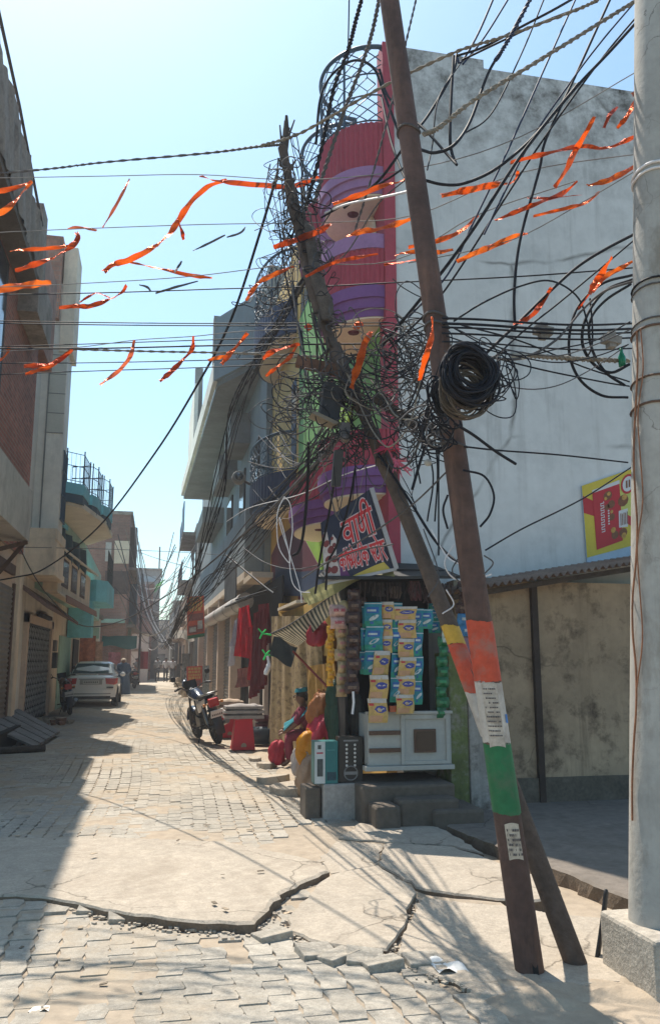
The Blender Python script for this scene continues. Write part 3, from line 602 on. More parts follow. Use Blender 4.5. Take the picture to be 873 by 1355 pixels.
# fringe hanging in the gloom under the roof
q=M(); rr=random.Random(2)
for i in range(46):
    x=2.0+i*.022; q.tube([(x,8.02+rr.uniform(0,.1),2.33),(x+rr.uniform(-.01,.01),8.03+rr.uniform(0,.1),2.33-rr.uniform(.08,.2))],.006,4)
q.build('fringe',mat('fringe_m',(.045,.03,.028),.9,.4,6,.2,0,island=.6),shop)
cabp=empty('counter_cabinet',(2.57,8.3,.5),None,None); cabp.parent=shop; cabp.location=V((2.57,8.3,.5))-shop.location
q=M(); q.box(2.12,3.0,8.22,8.6,.50,1.0); q.build('carcass',cab_white,cabp,.006)
q=M(); q.box(2.08,3.01,8.16,8.3,.455,.50); q.box(2.10,3.01,8.185,8.25,1.0,1.03); q.build('ledge',cab_white,cabp,.004)
q=M(); q.box(2.46,2.50,8.2,8.222,.505,.998); q.box(2.94,2.98,8.2,8.222,.505,.998); q.box(2.5,2.94,8.2,8.222,.505,.54); q.box(2.5,2.94,8.2,8.222,.95,.998); q.build('frame',cab_white,cabp,.003)
q=M(); q.box(2.60,2.83,8.195,8.222,.62,.85); q.build('window_frame',iron_brown,cabp,.004)
q=M(); q.box(2.62,2.81,8.19,8.196,.64,.83); q.build('glass',mat('cab_glass',(.02,.015,.013),.12,.1,5,.05,0),cabp)
q=M(); q.box(2.13,2.45,8.19,8.222,.80,.84); q.box(2.13,2.45,8.19,8.222,.63,.67); q.build('shelf_gap',iron_brown,cabp)
# steps
q=M(); q.box(2.0,2.95,8.0,8.9,-.1,.34); q.build('step_upper',concrete_raw,None,.025); 
o=[x for x in C.objects if x.name=='step_upper'][0]; o.name='shop_step'; tag(o,'large worn concrete step directly under the white counter','step')
def step(x0,x1,y0,y1,z,label,m=concrete_raw): q=M(); q.box(x0,x1,y0,y1,-.1,z); tag(q.build('shop_step',m,None,.03),label,'step')
step(2.3,2.9,7.75,8.0,.24,'middle concrete step in front of the counter'); step(2.62,3.12,7.72-.05,8.25,.15,'low stone step at the right of the shop steps'); step(2.06,2.3,7.7,8.05,.2,'short broken step at the left of the shop steps')
# ================================================================ shop sign with Devanagari lettering
SY=8.0
tl,tr,br,bl=aY(424,692,SY+.02),aY(491,646,SY-.05),aY(524,753,SY-.05),aY(430,772,SY+.02)
sg=empty('shop_sign',(tl+tr+br+bl)/4,'tilted navy shop signboard with red white-edged Hindi lettering above the stall','sign')
q=M(); q.plate([tl,tr,br,bl],(.02,.09,0)); q.build('board',mat('sign_navy',(.012,.016,.040),.5,.15,2,.06,.05,stain=(.035,.035,.045),st_amt=.4),sg)
q=M(); qm=quadmap(tl,tr,br,bl); nrm=(tr-tl).cross(bl-tl).normalized()
if nrm.y>0: nrm=-nrm
q.beam(tr+nrm*.012,br+nrm*.012,.045,.035,nrm); q.beam(qm(.02,-.008),br,.03,.035,nrm); q.build('edge_trim',mat('trim_white',(.32,.32,.33),.4,.1,3,.05,0),sg)
q=M(); q.plate([qm(.3,.0)+nrm*.004,qm(.93,.0)+nrm*.004,qm(.86,.115)+nrm*.004,qm(.72,.10)+nrm*.004,qm(.45,.045)+nrm*.004],-nrm*.002); q.build('yellow_wave',mat('sign_yellow',(.42,.33,.06),.5,.1,3,.05,0),sg)
# hands with henna at the left of the board
q=M(); q.cm=0
def poly(q,pts,k): q.plate([qm(u,v)+nrm*k for u,v in pts],-nrm*.0015)
poly(q,[(0.0,.02),(.25,.02),(.2,.35),(.24,.62),(.19,.72),(.12,.55),(.1,.8),(.04,.82),(0,.6)],.004)
q.cm=1; 
for u,v,r in ((.07,.62,.05),(.13,.50,.055),(.08,.36,.055),(.17,.34,.05),(.06,.2,.05),(.15,.18,.055),(.19,.55,.03),(.04,.76,.03),(.17,.66,.025)):
    poly(q,[(u+r*cs(t),v+r*1.1*sn(t)) for t in [2*PI*i/10 for i in range(10)]],.0065)
q.cm=2; poly(q,[(.22,.02),(.36,.02),(.30,.18),(.27,.4),(.23,.3)],.005); q.build('hand_picture',[mat('henna_white',(.45,.40,.38),.6,.2,12,.2,0),mat('henna_red',(.16,.03,.03),.6,.2,9,.1,0),mat('henna_purple',(.12,.03,.12),.6,.2,9,.1,0)],sg)
# lettering: strokes on a unit em, x right, headline at y=1
def arc(cx,cy,rx,ry,a0,a1,n=10): return [(cx+rx*cs(math.radians(a0+(a1-a0)*i/n)),cy+ry*sn(math.radians(a0+(a1-a0)*i/n))) for i in range(n+1)]
def word1():
    s=[[(0,1),(2.35,1)]]
    s+=[[(.62,1),(.62,0)],arc(.33,.45,.27,.24,20,340)+[(.6,.38)]]           # va
    s+=[[(.98,1),(.98,0)]]                                                   # aa
    s+=[[(1.28,1),(1.28,.48)]+arc(1.43,.45,.15,.17,180,360)+[(1.58,1)],[(1.85,1),(1.85,0)]] # nna
    s+=[[(2.2,0),(2.2,1)]+arc(1.93,1.12,.27,.38,-5,185)]                     # ii
    return s,2.35
def ka(x): return [[(x+.42,1),(x+.42,0)],arc(x+.22,.5,.2,.2,10,350),[(x+.42,.6)]+arc(x+.6,.48,.17,.2,120,-60)]
def word2():
    s=[[(0,1),(4.1,1)]]; s+=ka(0)+[[(1.02,1),(1.02,0)],arc(1.02,1.3,.2,.2,180,360)]   # ko with candra
    s+=[[(1.2,.62)]+arc(1.33,.72,.15,.14,180,-60)+[(1.28,.5),(1.5,.05)],[(1.42,.5),(1.65,.5)]]      # half sa
    s+=[[(1.72,1),(1.72,.3),(2.05,.3)],arc(1.68,.25,.08,.1,0,360,8),[(2.05,1),(2.05,0)],[(2.05,1),(1.75,1.42)]] # ma e
    s+=[[(2.45,1),(2.45,.8)]+arc(2.5,.4,.24,.3,100,330)]                                        # tta
    s+=[[(2.9,0),(2.9,1)]+arc(3.15,1.1,.25,.36,180,10)]                                          # short i
    s+=ka(3.2)
    s+=[[(4.5,1),(6.6,1)],[(4.55,.62)]+arc(4.68,.72,.15,.14,180,-60)+[(4.63,.5),(4.85,.05)],[(4.77,.5),(5.0,.5)],[(5.2,1),(5.2,.8)]+arc(5.25,.4,.24,.3,100,330)]
    s+=[[(5.7,1),(5.7,0)],[(5.7,1),(5.42,1.45)],[(6.0,.8)]+arc(6.1,.75,.16,.17,150,-60)+[(6.05,.5),(6.35,.02)]]
    return s,6.6
def strokes(q,ss,u0,v0,u1,W,sh,wd,off):
    sc=(u1-u0)/W
    for k,st in enumerate(ss):
        n=len(st)
        L=[];Rr=[]
        for i in range(n):
            a=st[max(0,i-1)]; b=st[min(n-1,i+1)]; dx,dy=b[0]-a[0],b[1]-a[1]; l=math.hypot(dx,dy) or 1; nx,ny=-dy/l*wd,dx/l*wd
            ex=(dx/l*wd if i==n-1 else -dx/l*wd if i==0 else 0); ey=(dy/l*wd if i==n-1 else -dy/l*wd if i==0 else 0)
            m_=lambda x,y:qm(u0+x*sc,v0+y*sh)+nrm*(off+k*.00005)
            L.append(m_(st[i][0]+nx+ex,st[i][1]+ny+ey)); Rr.append(m_(st[i][0]-nx+ex,st[i][1]-ny+ey))
        q.add(L+Rr,[(i,n+i,n+i+1,i+1) for i in range(n-1)])
let_w=mat('letter_white',(.55,.46,.47),.5,.05,5,.03,0); let_r=mat('letter_red',(.50,.025,.03),.5,.08,5,.03,0)
for fn,u0,v0,u1,sh in ((word1,.36,.50,.88,.29),(word2,.24,.15,.94,.21)):
    ss,W=fn(); 
    for wd,off,m_,nm in ((.125 if fn is word1 else .15,.007,let_w,'letter_outline'),(.075 if fn is word1 else .08,.010,let_r,'lettering')):
        q=M(); strokes(q,ss,u0,v0,u1,W,sh,wd,off); q.build(nm,m_,sg)
# ================================================================ poster on the white wall
Pm=lambda x,y:aY(x,y,8.97)
qm0=quadmap(Pm(769,643),Pm(843,618),Pm(843,720),Pm(776,738)); pn=V((0,-1,0))
ps=empty('snack_poster',qm0(.5,.5),'yellow poster with a red chocolate packet fixed low on the whitewashed wall','poster')
q=M(); q.plate([qm0(0,0)-V((0,0,.12)),qm0(1,0)-V((0,0,.12)),qm0(1,1),qm0(0,1)][::1],(0,.02,0)); q.build('backing',mat('poster_blue',(.35,.45,.55),.5,.1,3,.05,0),ps)
def pp(q,pts,k): q.plate([qm0(u,v)+pn*k for u,v in pts],-pn*.001)
pm=[mat('poster_yellow',(.55,.42,.035),.5,.08,2,.04,0),mat('poster_red',(.42,.012,.02),.45,.08,3,.04,0),mat('poster_lime',(.50,.52,.12),.5,.1,3,.04,0),mat('poster_brown',(.17,.06,.02),.5,.3,25,.2,0),mat('poster_white',(.55,.55,.55),.5,.05,3,.04,0),mat('poster_nut',(.45,.25,.05),.5,.3,25,.2,0)]
q=M(); pp(q,[(0,0),(1,0),(1,1),(0,1)],.003); q.cm=2; pp(q,[(.55,.45),(.98,.3),(.98,.96),(.6,.9)],.005)
q.cm=1; pp(q,[(0,.86),(.25,.7),(.25,.5),(0,.62)],.005); pp(q,[(.7,.36),(1,.18),(1,.3),(.7,.48)],.006); pp(q,[(.19,.07),(.70,.1),(.66,.86),(.17,.85)],.008)
q.cm=4; pp(q,[(.17,.85),(.66,.86),(.66,.91),(.17,.89)],.008); pp(q,[(.63,.28),(.80,.26),(.80,.5),(.63,.5)],.012)
q.cm=3
for u,v,r in ((.44,.75,.08),(.5,.62,.07),(.42,.6,.05),(.50,.45,.06),(.55,.2,.07),(.72,.62,.1),(.71,.2,.08)): pp(q,[(u+r*cs(t),v+r*.8*sn(t)) for t in [2*PI*i/9 for i in range(9)]],.010)
q.cm=5
for u,v,r in ((.46,.77,.035),(.40,.72,.03),(.52,.27,.05),(.74,.66,.05),(.5,.52,.03),(.72,.16,.05)): pp(q,[(u+r*cs(t),v+r*.8*sn(t)) for t in [2*PI*i/7 for i in range(7)]],.012)
q.cm=1; pp(q,[(.81+.13*cs(t),.82+.13*sn(t)) for t in [2*PI*i/16 for i in range(16)]],.012); q.cm=4; pp(q,[(.81+.10*cs(t),.82+.10*sn(t)) for t in [2*PI*i/16 for i in range(16)]],.014)
rr=random.Random(9)
for i in range(13):
    v=.28+i*.032; pp(q,[(.30,v),(.30+rr.uniform(.05,.075),v),(.30+.07,v+.012),(.30,v+.012)],.011); pp(q,[(.30 if i%2 else .355,v),(.31 if i%2 else .365,v),(.31 if i%2 else .365,v+.03),(.30 if i%2 else .355,v+.03)],.0115)
for i in range(6): pp(q,[(.43,.36+i*.035),(.46,.36+i*.035),(.455,.382+i*.035),(.43,.38+i*.035)],.011)
q.cm=3
for i in range(5): pp(q,[(.66+.03*i,.3),(.675+.03*i,.3),(.675+.03*i,.46-.02*(i%2)),(.66+.03*i,.46)],.014)
pp(q,[(.77,.77),(.80,.77),(.80,.87),(.77,.87)],.016); pp(q,[(.82,.77),(.85,.77),(.85,.87),(.82,.87)],.016); q.build('printed_sheet',pm,ps)
# ================================================================ goods hanging at the stall
teal=[mat('sachet_teal',(.010,.19,.25),.28,.2,18,.1,.6,34),mat('sachet_blue',(.02,.10,.32),.4,.2,25,.1,0),mat('sachet_pale',(.45,.50,.50),.4,.2,25,.1,0),mat('sachet_greent',(.01,.24,.17),.3,.2,18,.1,.6,34)]
yel=[mat('sachet_yellow',(.47,.31,.10),.3,.25,14,.1,.6,34),mat('sachet_indigo',(.035,.05,.26),.4,.15,25,.1,0),mat('sachet_white',(.46,.42,.38),.4,.15,25,.1,0),mat('sachet_crimson',(.42,.03,.04),.4,.1,25,.1,0),mat('sachet_peach',(.45,.26,.15),.4,.1,25,.1,0)]
def sachet(p,wd,ht,kind,mats,par,tw,seed):
    rr=random.Random(seed); q=M(); X=V((cs(tw),sn(tw),0)); Z=V((rr.uniform(-.04,.04),-.05,1)).normalized(); N=X.cross(Z)
    if N.y>0: N=-N
    def S_(u,v): return p+X*((u-.5)*wd)+Z*((v-1)*ht)+N*(.016*sn(PI*u)*sn(PI*v)+.006*sn(u*9+seed)*sn(v*8+seed*2)+.003)+X*(.012*sn(v*4+seed)*wd*4)
    q.grid(S_,8,8); q.grid(lambda u,v:S_(1-u,v)-N*.004,2,2)
    off=lambda u,v,k=.0025:S_(u,v)+N*k
    def patch(m_,u0,u1,v0,v1,k=.0025): q.cm=m_; q.grid(lambda u,v:off(u0+(u1-u0)*u,v0+(v1-v0)*v,k),4,2)
    if kind=='y':
        patch(2,0,1,.82,1); patch(3,.04,.3,.7,.8); patch(4,.05,.7,.04,.3)
        q.cm=1; q.add([off(.62+.34*cs(t)*(1 if i%2 else .8),.56+.15*sn(t),.0045) for i,t in enumerate([2*PI*k/14 for k in range(14)])],[tuple(range(14))])
        q.cm=2; q.grid(lambda u,v:off(.42+.4*u,.53+.05*v+.03*sn(u*9),.006),6,1)
    else:
        patch(2,0,1,.93,.97); patch(3,.0,1,.0,.22); patch(1,.15,.85,.55,.8); patch(2,.2,.7,.62,.7,.004)
        q.cm=2; q.add([off(.55+.3*cs(t),.36+.09*sn(t)+.1*cs(t),.0045) for t in [2*PI*k/9 for k in range(9)]],[tuple(range(9))]); patch(1,.3,.6,.1,.2)
    return q.build('sachet',mats,par)
def strip(px,py0,py1,wpx,kind,n,label,Y=8.12,mats=None,skew=0):
    a=aY(px,py0,Y); b=aY(px+skew,py1,Y); wd=(aY(px+wpx,py0,Y)-a).length
    r=empty('sachet_strip',a,label,'sachet strip','sachet strips hanging at the stall'); h=(a.z-b.z)/n
    for i in range(n):
        p=a.lerp(b,i/n); sachet(p+V((U(-.012,.012),U(-.02,0),U(-.006,.006))),wd*U(1.1,1.22),h*1.0,kind,mats or (yel if kind=='y' else teal),r,U(-.42,.42),px*31+i)
    return r
strip(494,797,893,19,'t',3,'turquoise sachet strip, leftmost of those over the counter',8.14)
strip(484,802,892,12,'t',3,'narrow turquoise strip half hidden behind the leftmost one',8.20)
strip(511,797,864,14,'y',3,'peach and yellow sachet strip directly right of the leftmost turquoise one',8.13)
strip(503,861,957,20,'y',3,'yellow sachet strip hanging lowest, below the peach strip',8.10,None,-5)
strip(524,798,930,13,'t',4,'green turquoise strip between the two yellow sachet strips',8.15)
strip(534,803,820,25,'y',1,'single wide yellow packet at the top of the longest yellow strip',8.09)
strip(538,820,945,20,'y',5,'longest yellow sachet strip, with blue lozenges on five packets',8.11,None,-2)
strip(552,805,932,13,'t',4,'teal sachet strip directly right of the longest yellow strip',8.15)
strip(561,806,832,16,'t',1,'short teal packet pair at the upper right of the strips',8.16)
def plainstrip(px0,py0,px1,py1,wpx,n,label,mm,Y,bul=.012,cat='packet strip'):
    a=aY(px0,py0,Y); b=aY(px1,py1,Y); wd=(aY(px0+wpx,py0,Y)-a).length; r=empty('packet_strip',a,label,cat,'packet strips hanging at the stall')
    for i in range(n):
        p=a.lerp(b,i/n); h=(a.z-b.z)/n; q=M(); rr=random.Random(i+px0); tw=rr.uniform(-.3,.3); X=V((cs(tw),sn(tw),0))
        f=lambda u,v:p+X*((u-.5)*wd*(1+.12*sn(PI*v)*(-1)**i))+V((.01*sn(i*2.3),-bul*2*sn(PI*u)*sn(PI*v)**.7-.007*sn(u*11+i*3)*sn(v*9),-v*h*1.0))
        q.grid(f,9,8); q.grid(lambda u,v:f(1-u,v)+V((0,.012,0)),3,3)
        q.cm=1; q.grid(lambda u,v:f(.2+.6*u,.35+.25*v)+V((0,-.003,0)),3,2); q.build('packet',mm,r)
pk_br=[mat('packet_brown',(.045,.019,.014),.25,.6,22,.3,.8,34),mat('packet_gold',(.13,.07,.04),.4,.5,30,.2,0)]
plainstrip(468,779,466,918,17,9,'brown pouch strip hanging left of the counter from roof to box',pk_br,8.05)
plainstrip(481,790,478,880,10,6,'dark brown pouch strip half behind the brown one',pk_br,8.25)
plainstrip(437,828,437,908,9,8,'bright yellow packet strip at the far left of the stall',[mat('packet_yel',(.55,.27,.02),.4,.2,18,.1,.1),mat('packet_yel2',(.40,.16,.02),.4,.2,18,.1,0)],8.2)
plainstrip(452,828,453,922,15,6,'tan snack pouch strip between the yellow and brown strips',[mat('packet_tan',(.33,.23,.12),.45,.4,18,.2,.15),mat('packet_pinkt',(.36,.14,.12),.45,.4,18,.2,0)],8.16,.02)
plainstrip(448,800,446,832,22,2,'crumpled pink and white pouch pair under the awning',[mat('packet_pinkw',(.42,.27,.23),.45,.4,18,.2,.15),mat('packet_redw',(.30,.05,.06),.45,.4,18,.2,0)],8.12,.03)
plainstrip(586,842,584,950,14,8,'dark green pouch strip at the right edge of the stall',[mat('packet_green',(.008,.10,.035),.3,.3,18,.2,.15),mat('packet_green2',(.02,.2,.08),.35,.3,18,.2,0)],8.2)
plainstrip(619,770,618,812,26,3,'brown patterned pouches in shade behind the tricolour pole',pk_br,8.3)
plainstrip(619,812,620,842,26,2,'blue and white pouches in shade behind the tricolour pole',[mat('packet_blue',(.03,.16,.33),.4,.3,18,.2,.1),mat('packet_wh',(.4,.42,.42),.4,.3,18,.2,0)],8.3)
plainstrip(591,835,590,850,12,1,'small pale pouch at the head of the green strip',[mat('packet_pale',(.35,.42,.38),.4,.4,18,.2,.1),pk_br[1]],8.17)
p=aY(520,938,8.14); q=M(); q.obox(p,(.04,0,0),(0,.02,0),(0,0,.03)); tag(q.build('snack_packet',[mat('packet_orange',(.35,.07,.02),.4,.3,18,.2,.1)]),'small orange packet on the counter ledge between yellow strips','packet')
p=aY(455,803,8.15); q=M(); q.ball(p,.06,.06,.07); tag(q.build('net_ball_bag',mat('bag_cream',(.42,.33,.17),.5,.3,14,.2,.2)),'cream rounded bag tucked under the awning beside the brown strip','bag')
q=M(); a,b=aY(467,915,8.02),aY(466,945,8.02); q.tube([a,a.lerp(b,.5)+V((.01,0,0)),b],.012,6); tag(q.build('white_ribbon_tail',cable_white),'white string tail hanging under the brown pouch strip','string')
# crowded goods in the gloom under the roof
for px,py,rz,mm,lab in ((548,782,.10,(.10,.025,.03),'dark red hair bundle under the shop roof, right of the fringe'),(566,788,.08,(.045,.02,.02),'dark brown hair bundle under the shop roof beside the red one'),(500,780,.07,(.05,.04,.035),'dusky toy packet under the shop roof over the sachets'),(522,784,.06,(.12,.08,.06),'tan packet tucked under the shop roof over the sachets')):
    p=aY(px,py,8.2); q=M(); rr=random.Random(px)
    for k in range(16): a=p+V((rr.uniform(-.05,.05),rr.uniform(-.03,.03),rz)); q.tube([a,a+V((rr.uniform(-.03,.03),0,-rz)),a+V((rr.uniform(-.05,.05),0,-2*rz))],[.012,.016,.006],5)
    tag(q.build('hanging_goods',mat('goods_%d'%px,mm,.6,.4,14,.2,0)),lab,'goods')
strip(575,790,838,13,'t',3,'teal sachet strip in the gloom at the far right of the counter',8.6)
# ---- boxes on the slab
sb=aY(455,1072,8.3); bz=aY(455,1037,8.28).z; xl,xr=aY(428,1060,8.3).x,aY(481,1060,8.3).x; q=M(); q.box(xl,xr,sb.y,sb.y+.34,-.1,bz-.004); tag(q.build('stone_block',mat('block_pale',(.34,.32,.29),.9,.2,3,.15,.3,40,stain=(.2,.17,.14),st_amt=.5),None,.012),'pale stone block carrying the two appliance boxes','stone')
q=M(); q.box(xl-.17,xl-.012,sb.y+.06,sb.y+.4,-.1,bz-.04); tag(q.build('stone_block',concrete_raw,None,.02),'dull brown stone block left of the pale one','stone')
x0=aY(416,1000,sb.y+.02).x; 
tb=empty('appliance_box',(x0+.14,sb.y+.15,bz),'teal and white appliance carton standing on the pale block','box')
x1=aY(447,1000,sb.y+.02).x; xm=aY(430,1000,sb.y+.02).x
zt=aY(430,981,sb.y+.02).z
q=M(); q.box(x0,x1,sb.y+.02,sb.y+.2,bz-.003,zt); q.build('carton',mat('carton_teal',(.012,.13,.13),.45,.12,3,.05,0),tb,.004)
q=M(); y_=sb.y+.017; q.box(x0+.002,xm,y_,sb.y+.0195,bz+.002,zt-.003); q.build('white_panel',mat('carton_white',(.45,.47,.46),.45,.08,3,.05,0),tb)
q=M(); w_=xm-x0; q.box(x0+w_*.25,xm-w_*.2,y_-.002,y_-.0005,bz+.07,zt-.17); q.box(x0+w_*.3,x0+w_*.62,y_-.002,y_-.0005,zt-.075,zt-.035); q.build('product_picture',mat('pic_dark',(.05,.06,.06),.5,.4,20,.2,0),tb)
q=M(); q.box(x0+w_*.2,xm-w_*.2,y_-.002,y_-.0005,zt-.12,zt-.105); q.build('red_print',paint_red,tb)
q=M(); q.box(xm+.02,x1-.03,y_,sb.y+.0195,zt-.09,zt-.082); q.build('fine_print',mat('carton_pr',(.05,.2,.2),.5,.2,9,.1,0),tb); q=M(); q.box(xm+.02,x1-.02,y_,sb.y+.0195,bz+.03,bz+.11); q.build('dark_print',mat('carton_dk',(.01,.045,.06),.5,.3,20,.1,0),tb)
u0,u1=aY(448,1000,sb.y+.05).x,aY(480,1000,sb.y+.05).x; zt2=aY(463,975,sb.y+.05).z
lb=empty('led_panel_box',((u0+u1)/2,sb.y+.15,bz),'black carton with two columns of round white bulbs beside the teal box','box')
q=M(); q.box(u0,u1,sb.y+.05,sb.y+.2,bz-.003,zt2); q.build('carton',mat('carton_black',(.014,.014,.014),.35,.2,5,.1,0),lb,.004)
for cx in (.33,.67):
    q=M()
    for k in range(6): q.lathe([(0,-.006),(.011,-.004),(.013,0)],(u0+(u1-u0)*cx,sb.y+.05,zt2-.08-k*.04),10,'y')
    q.build('bulb_print',mat('bulb_white',(.6,.58,.55),.4,.1,5,.05,0),lb)
q=M(); q.lathe([(.07,-.003),(.075,0),(.065,0),(.062,-.003),(.07,-.003)],((u0+u1)/2,sb.y+.05,bz+.09),20,'y'); q.box(u0+.05,u1-.05,sb.y+.045,sb.y+.05,zt2-.045,zt2-.03); q.box(u0+.06,u1-.06,sb.y+.045,sb.y+.05,bz+.075,bz+.105); q.build('pale_print',mat('print_grey',(.18,.18,.18),.5,.2,9,.1,0),lb)
# ---- bags: plastic packets hanging as a column and net bags behind
def bag(name,px,py,rx,rz,Y,m,label,seed):
    rr=random.Random(seed); p=aY(px,py,Y); q=M(); ph=[rr.uniform(0,6) for _ in range(4)]
    def fn(u,v):
        a=2*PI*u; t=PI*v; k=(1+.16*sn(3*a+ph[0]+5*v)+.12*sn(7*a+ph[1]+8*v)+.08*sn(13*a+ph[2]-11*v)); r=(sn(t)+.02)**.45*k*(.8+.22*v)
        return p+V((rx*r*cs(a)+.12*rx*sn(4*v+ph[3]),rx*.8*r*sn(a),rz*cs(t)+.05*rz*sn(3*a+ph[1])))
    q.grid(fn,36,18)
    for k in range(3): q.tube([p+V((.1*rx*(k-1),0,rz*.9)),p+V((rx*.4*(k-1),0,rz*1.15))],[rx*.14,rx*.05],5)
    return tag(q.build(name,m),label,'bag')
bg_o=thin('bag_orange',(.42,.16,.05),.3,.35); bg_p=thin('bag_pink',(.62,.06,.09),.35,.3); bg_y=thin('bag_yellow',(.66,.30,.02),.35,.3); bg_c=thin('bag_clear',(.45,.30,.2),.3,.25); bg_g=thin('bag_green',(.03,.075,.045),.3,.35)
bag('plastic_bag',428,938,.17,.19,9.3,bg_o,'orange plastic bag, uppermost of the bag stack by the teal box',1)
bag('plastic_bag',427,968,.215,.20,9.25,bg_p,'bright pink plastic bag in the middle of the bag stack',2)
bag('plastic_bag',414,992,.18,.2,9.2,bg_y,'yellow plastic bag hanging lowest in front of the pink bag',3)
bag('plastic_bag',412,1022,.15,.19,9.1,bg_c,'clear brownish plastic bag on the ground under the yellow bag',4)
bag('plastic_bag',396,1008,.10,.16,10.2,thin('bag_white',(.5,.45,.42),.3,.3),'crumpled whitish plastic bag on the ground beside the seated person',6)
bag('net_bag',450,945,.17,.36,9.0,bg_g,'dark green net bag hanging behind the black carton',5)
bag('plastic_bag',420,838,.12,.15,9.6,mat('bag_red',(.30,.02,.03),.6,.3,6,.2,.2),'dark red cloth bag hanging under the striped awning',7)
bag('plastic_bag',470,945,.10,.22,8.7,mat('bag_dark',(.03,.03,.027),.6,.3,6,.2,.2),'black bag hanging just above the bulb carton',8)
# ---- awning over the bags: yellow tarpaulin ridge, striped flap, dark cloth
aw=empty('awning',aY(420,790,8.3),'ragged awning with a striped flap slung left of the stall roof','awning')
P=lambda x,y,Y:aY(x,y,Y)
q=M(); ridge=spline([P(398,786,9.3),P(430,772,8.8),P(470,757,8.3),P(520,757,8.0)],6); lowr=spline([P(408,802,9.0),P(440,786,8.6),P(478,768,8.15),P(522,762,7.93)],6); n=len(ridge)-1
q.grid(lambda u,v:ridge[int(u*n)].lerp(lowr[int(u*n)],v)+V((0,0,.015*sn(v*9+u*7))),n,6); q.build('tarpaulin_edge',thin('tarp_olive',(.34,.32,.14),.35,.6),aw)
q=M(); u_=spline([P(358,839,10.6),P(385,826,10.0),P(420,802,9.4),P(455,778,8.7)],6); l_=spline([P(394,855,10.2),P(405,846,9.8),P(428,822,9.2),P(458,792,8.6)],6); n=len(u_)-1
st=[thin('stripe_cream',(.46,.40,.29),.35,.8),thin('stripe_dark',(.055,.06,.045),.2,.8)]
for k in range(44):
    q.cm=k%2; a0,a1=k/44,(k+1)/44
    def at_(L,t): i=min(int(t*n),n-1); return L[i].lerp(L[i+1],t*n-i)
    q.grid(lambda u,v:at_(u_,a0+(a1-a0)*u).lerp(at_(l_,a0+(a1-a0)*u),v)+V((0,.02*sn(v*5),0)),1,4)
q.build('striped_flap',st,aw)
q=M(); q.grid(lambda u,v:quadmap(P(362,842,10.5),P(394,856,10.2),P(385,882,10.2),P(357,868,10.5))(u,v)+V((0,.03*sn(u*5+v*4),.02*sn(u*6))),8,8); q.build('dark_flap',mat('flap_dark',(.03,.033,.03),.9,.25,5,.15,.2),aw)
q=M(); q.tube(spline([P(358,839,10.62),P(385,826,10.02),P(420,802,9.42),P(458,775,8.68)],6),.012,6); q.build('edge_cord',cable_grey,aw)
for i,(x,y) in enumerate(((347,838),(352,866))):
    q=M(); p=P(x,y,10.6); q.tube([p,P(x+12,y+2,10.6)],.012,5); q.tube([p,p+V((-.05,0,.06))],.01,5); q.tube([p,p+V((-.03,0,-.07))],.012,5); q.tube([p,p+V((.05,0,.05))],.01,5); q.build('green_tie',mat('tie_green',(.02,.55,.12),.5,.1,5,.05,0),aw)
q=M(); q.tube(spline([P(354,868,10.5),P(356,880,10.5),P(351,893,10.5)],4),[.02]*4+[.035]*4+[.02],6); q.build('white_tie',cable_white,aw)
q=M(); q.tube([P(388,862,10.1),P(455,932,8.9)],.014,6); tag(q.build('prop_stick',mat('stick_red',(.22,.03,.02),.6,.2,5,.1,.1)),'thin red stick propping the striped awning above the bags','stick')
# printed cloth sheet
def drape(name,TL,TR,BR,BL,folds,amp,m,nu=40,nv=16,ph=0.,gather=0.):
    f=quadmap(TL,TR,BR,BL); N=(TR-TL).cross(BL-TL).normalized(); q=M()
    def fn(u,v):
        k=sn(u*PI*2*folds+ph+1.3*sn(v*3+ph))*amp*(.35+.65*(1-v))+sn(u*PI*folds*5.3+v*4)*amp*.25
        uu=.5+(u-.5)*(1-gather*v**3); return f(uu,v)+N*k
    q.grid(fn,nu,nv); return q.build(name,m)
cm=mat('cloth_print',(.30,.215,.105),.95,.3,6,.2,.2,50,stain=(.085,.045,.022),st_amt=.9,st_scale=11,st_stretch=(1,.3,1))
tag(drape('printed_sheet',V((2.12,15.4,2.35)),V((2.2,11.2,2.15)),V((2.28,11.2,.12)),V((2.05,15.5,.05)),4,.05,cm,60,20),'brown floral printed cloth sheet hanging beside the stall down to the road','cloth sheet')
q=M(); q.box(2.28,2.36,11.0,15.6,1.6,2.4); q.box(2.28,2.45,15.45,15.62,0,2.6); tag(q.build('painted_panel_wall',paint_ochre),'ochre painted low wall above the printed sheet','wall')
tag(drape('yellow_cloth',V((2.1,11.6,1.45)),V((2.2,10.6,1.5)),V((2.25,10.6,.75)),V((2.1,11.6,.8)),3,.03,mat('cloth_mustard',(.33,.19,.05),.9,.3,5,.2,.2)),'mustard cloth hanging between the printed sheet and the bags','cloth')
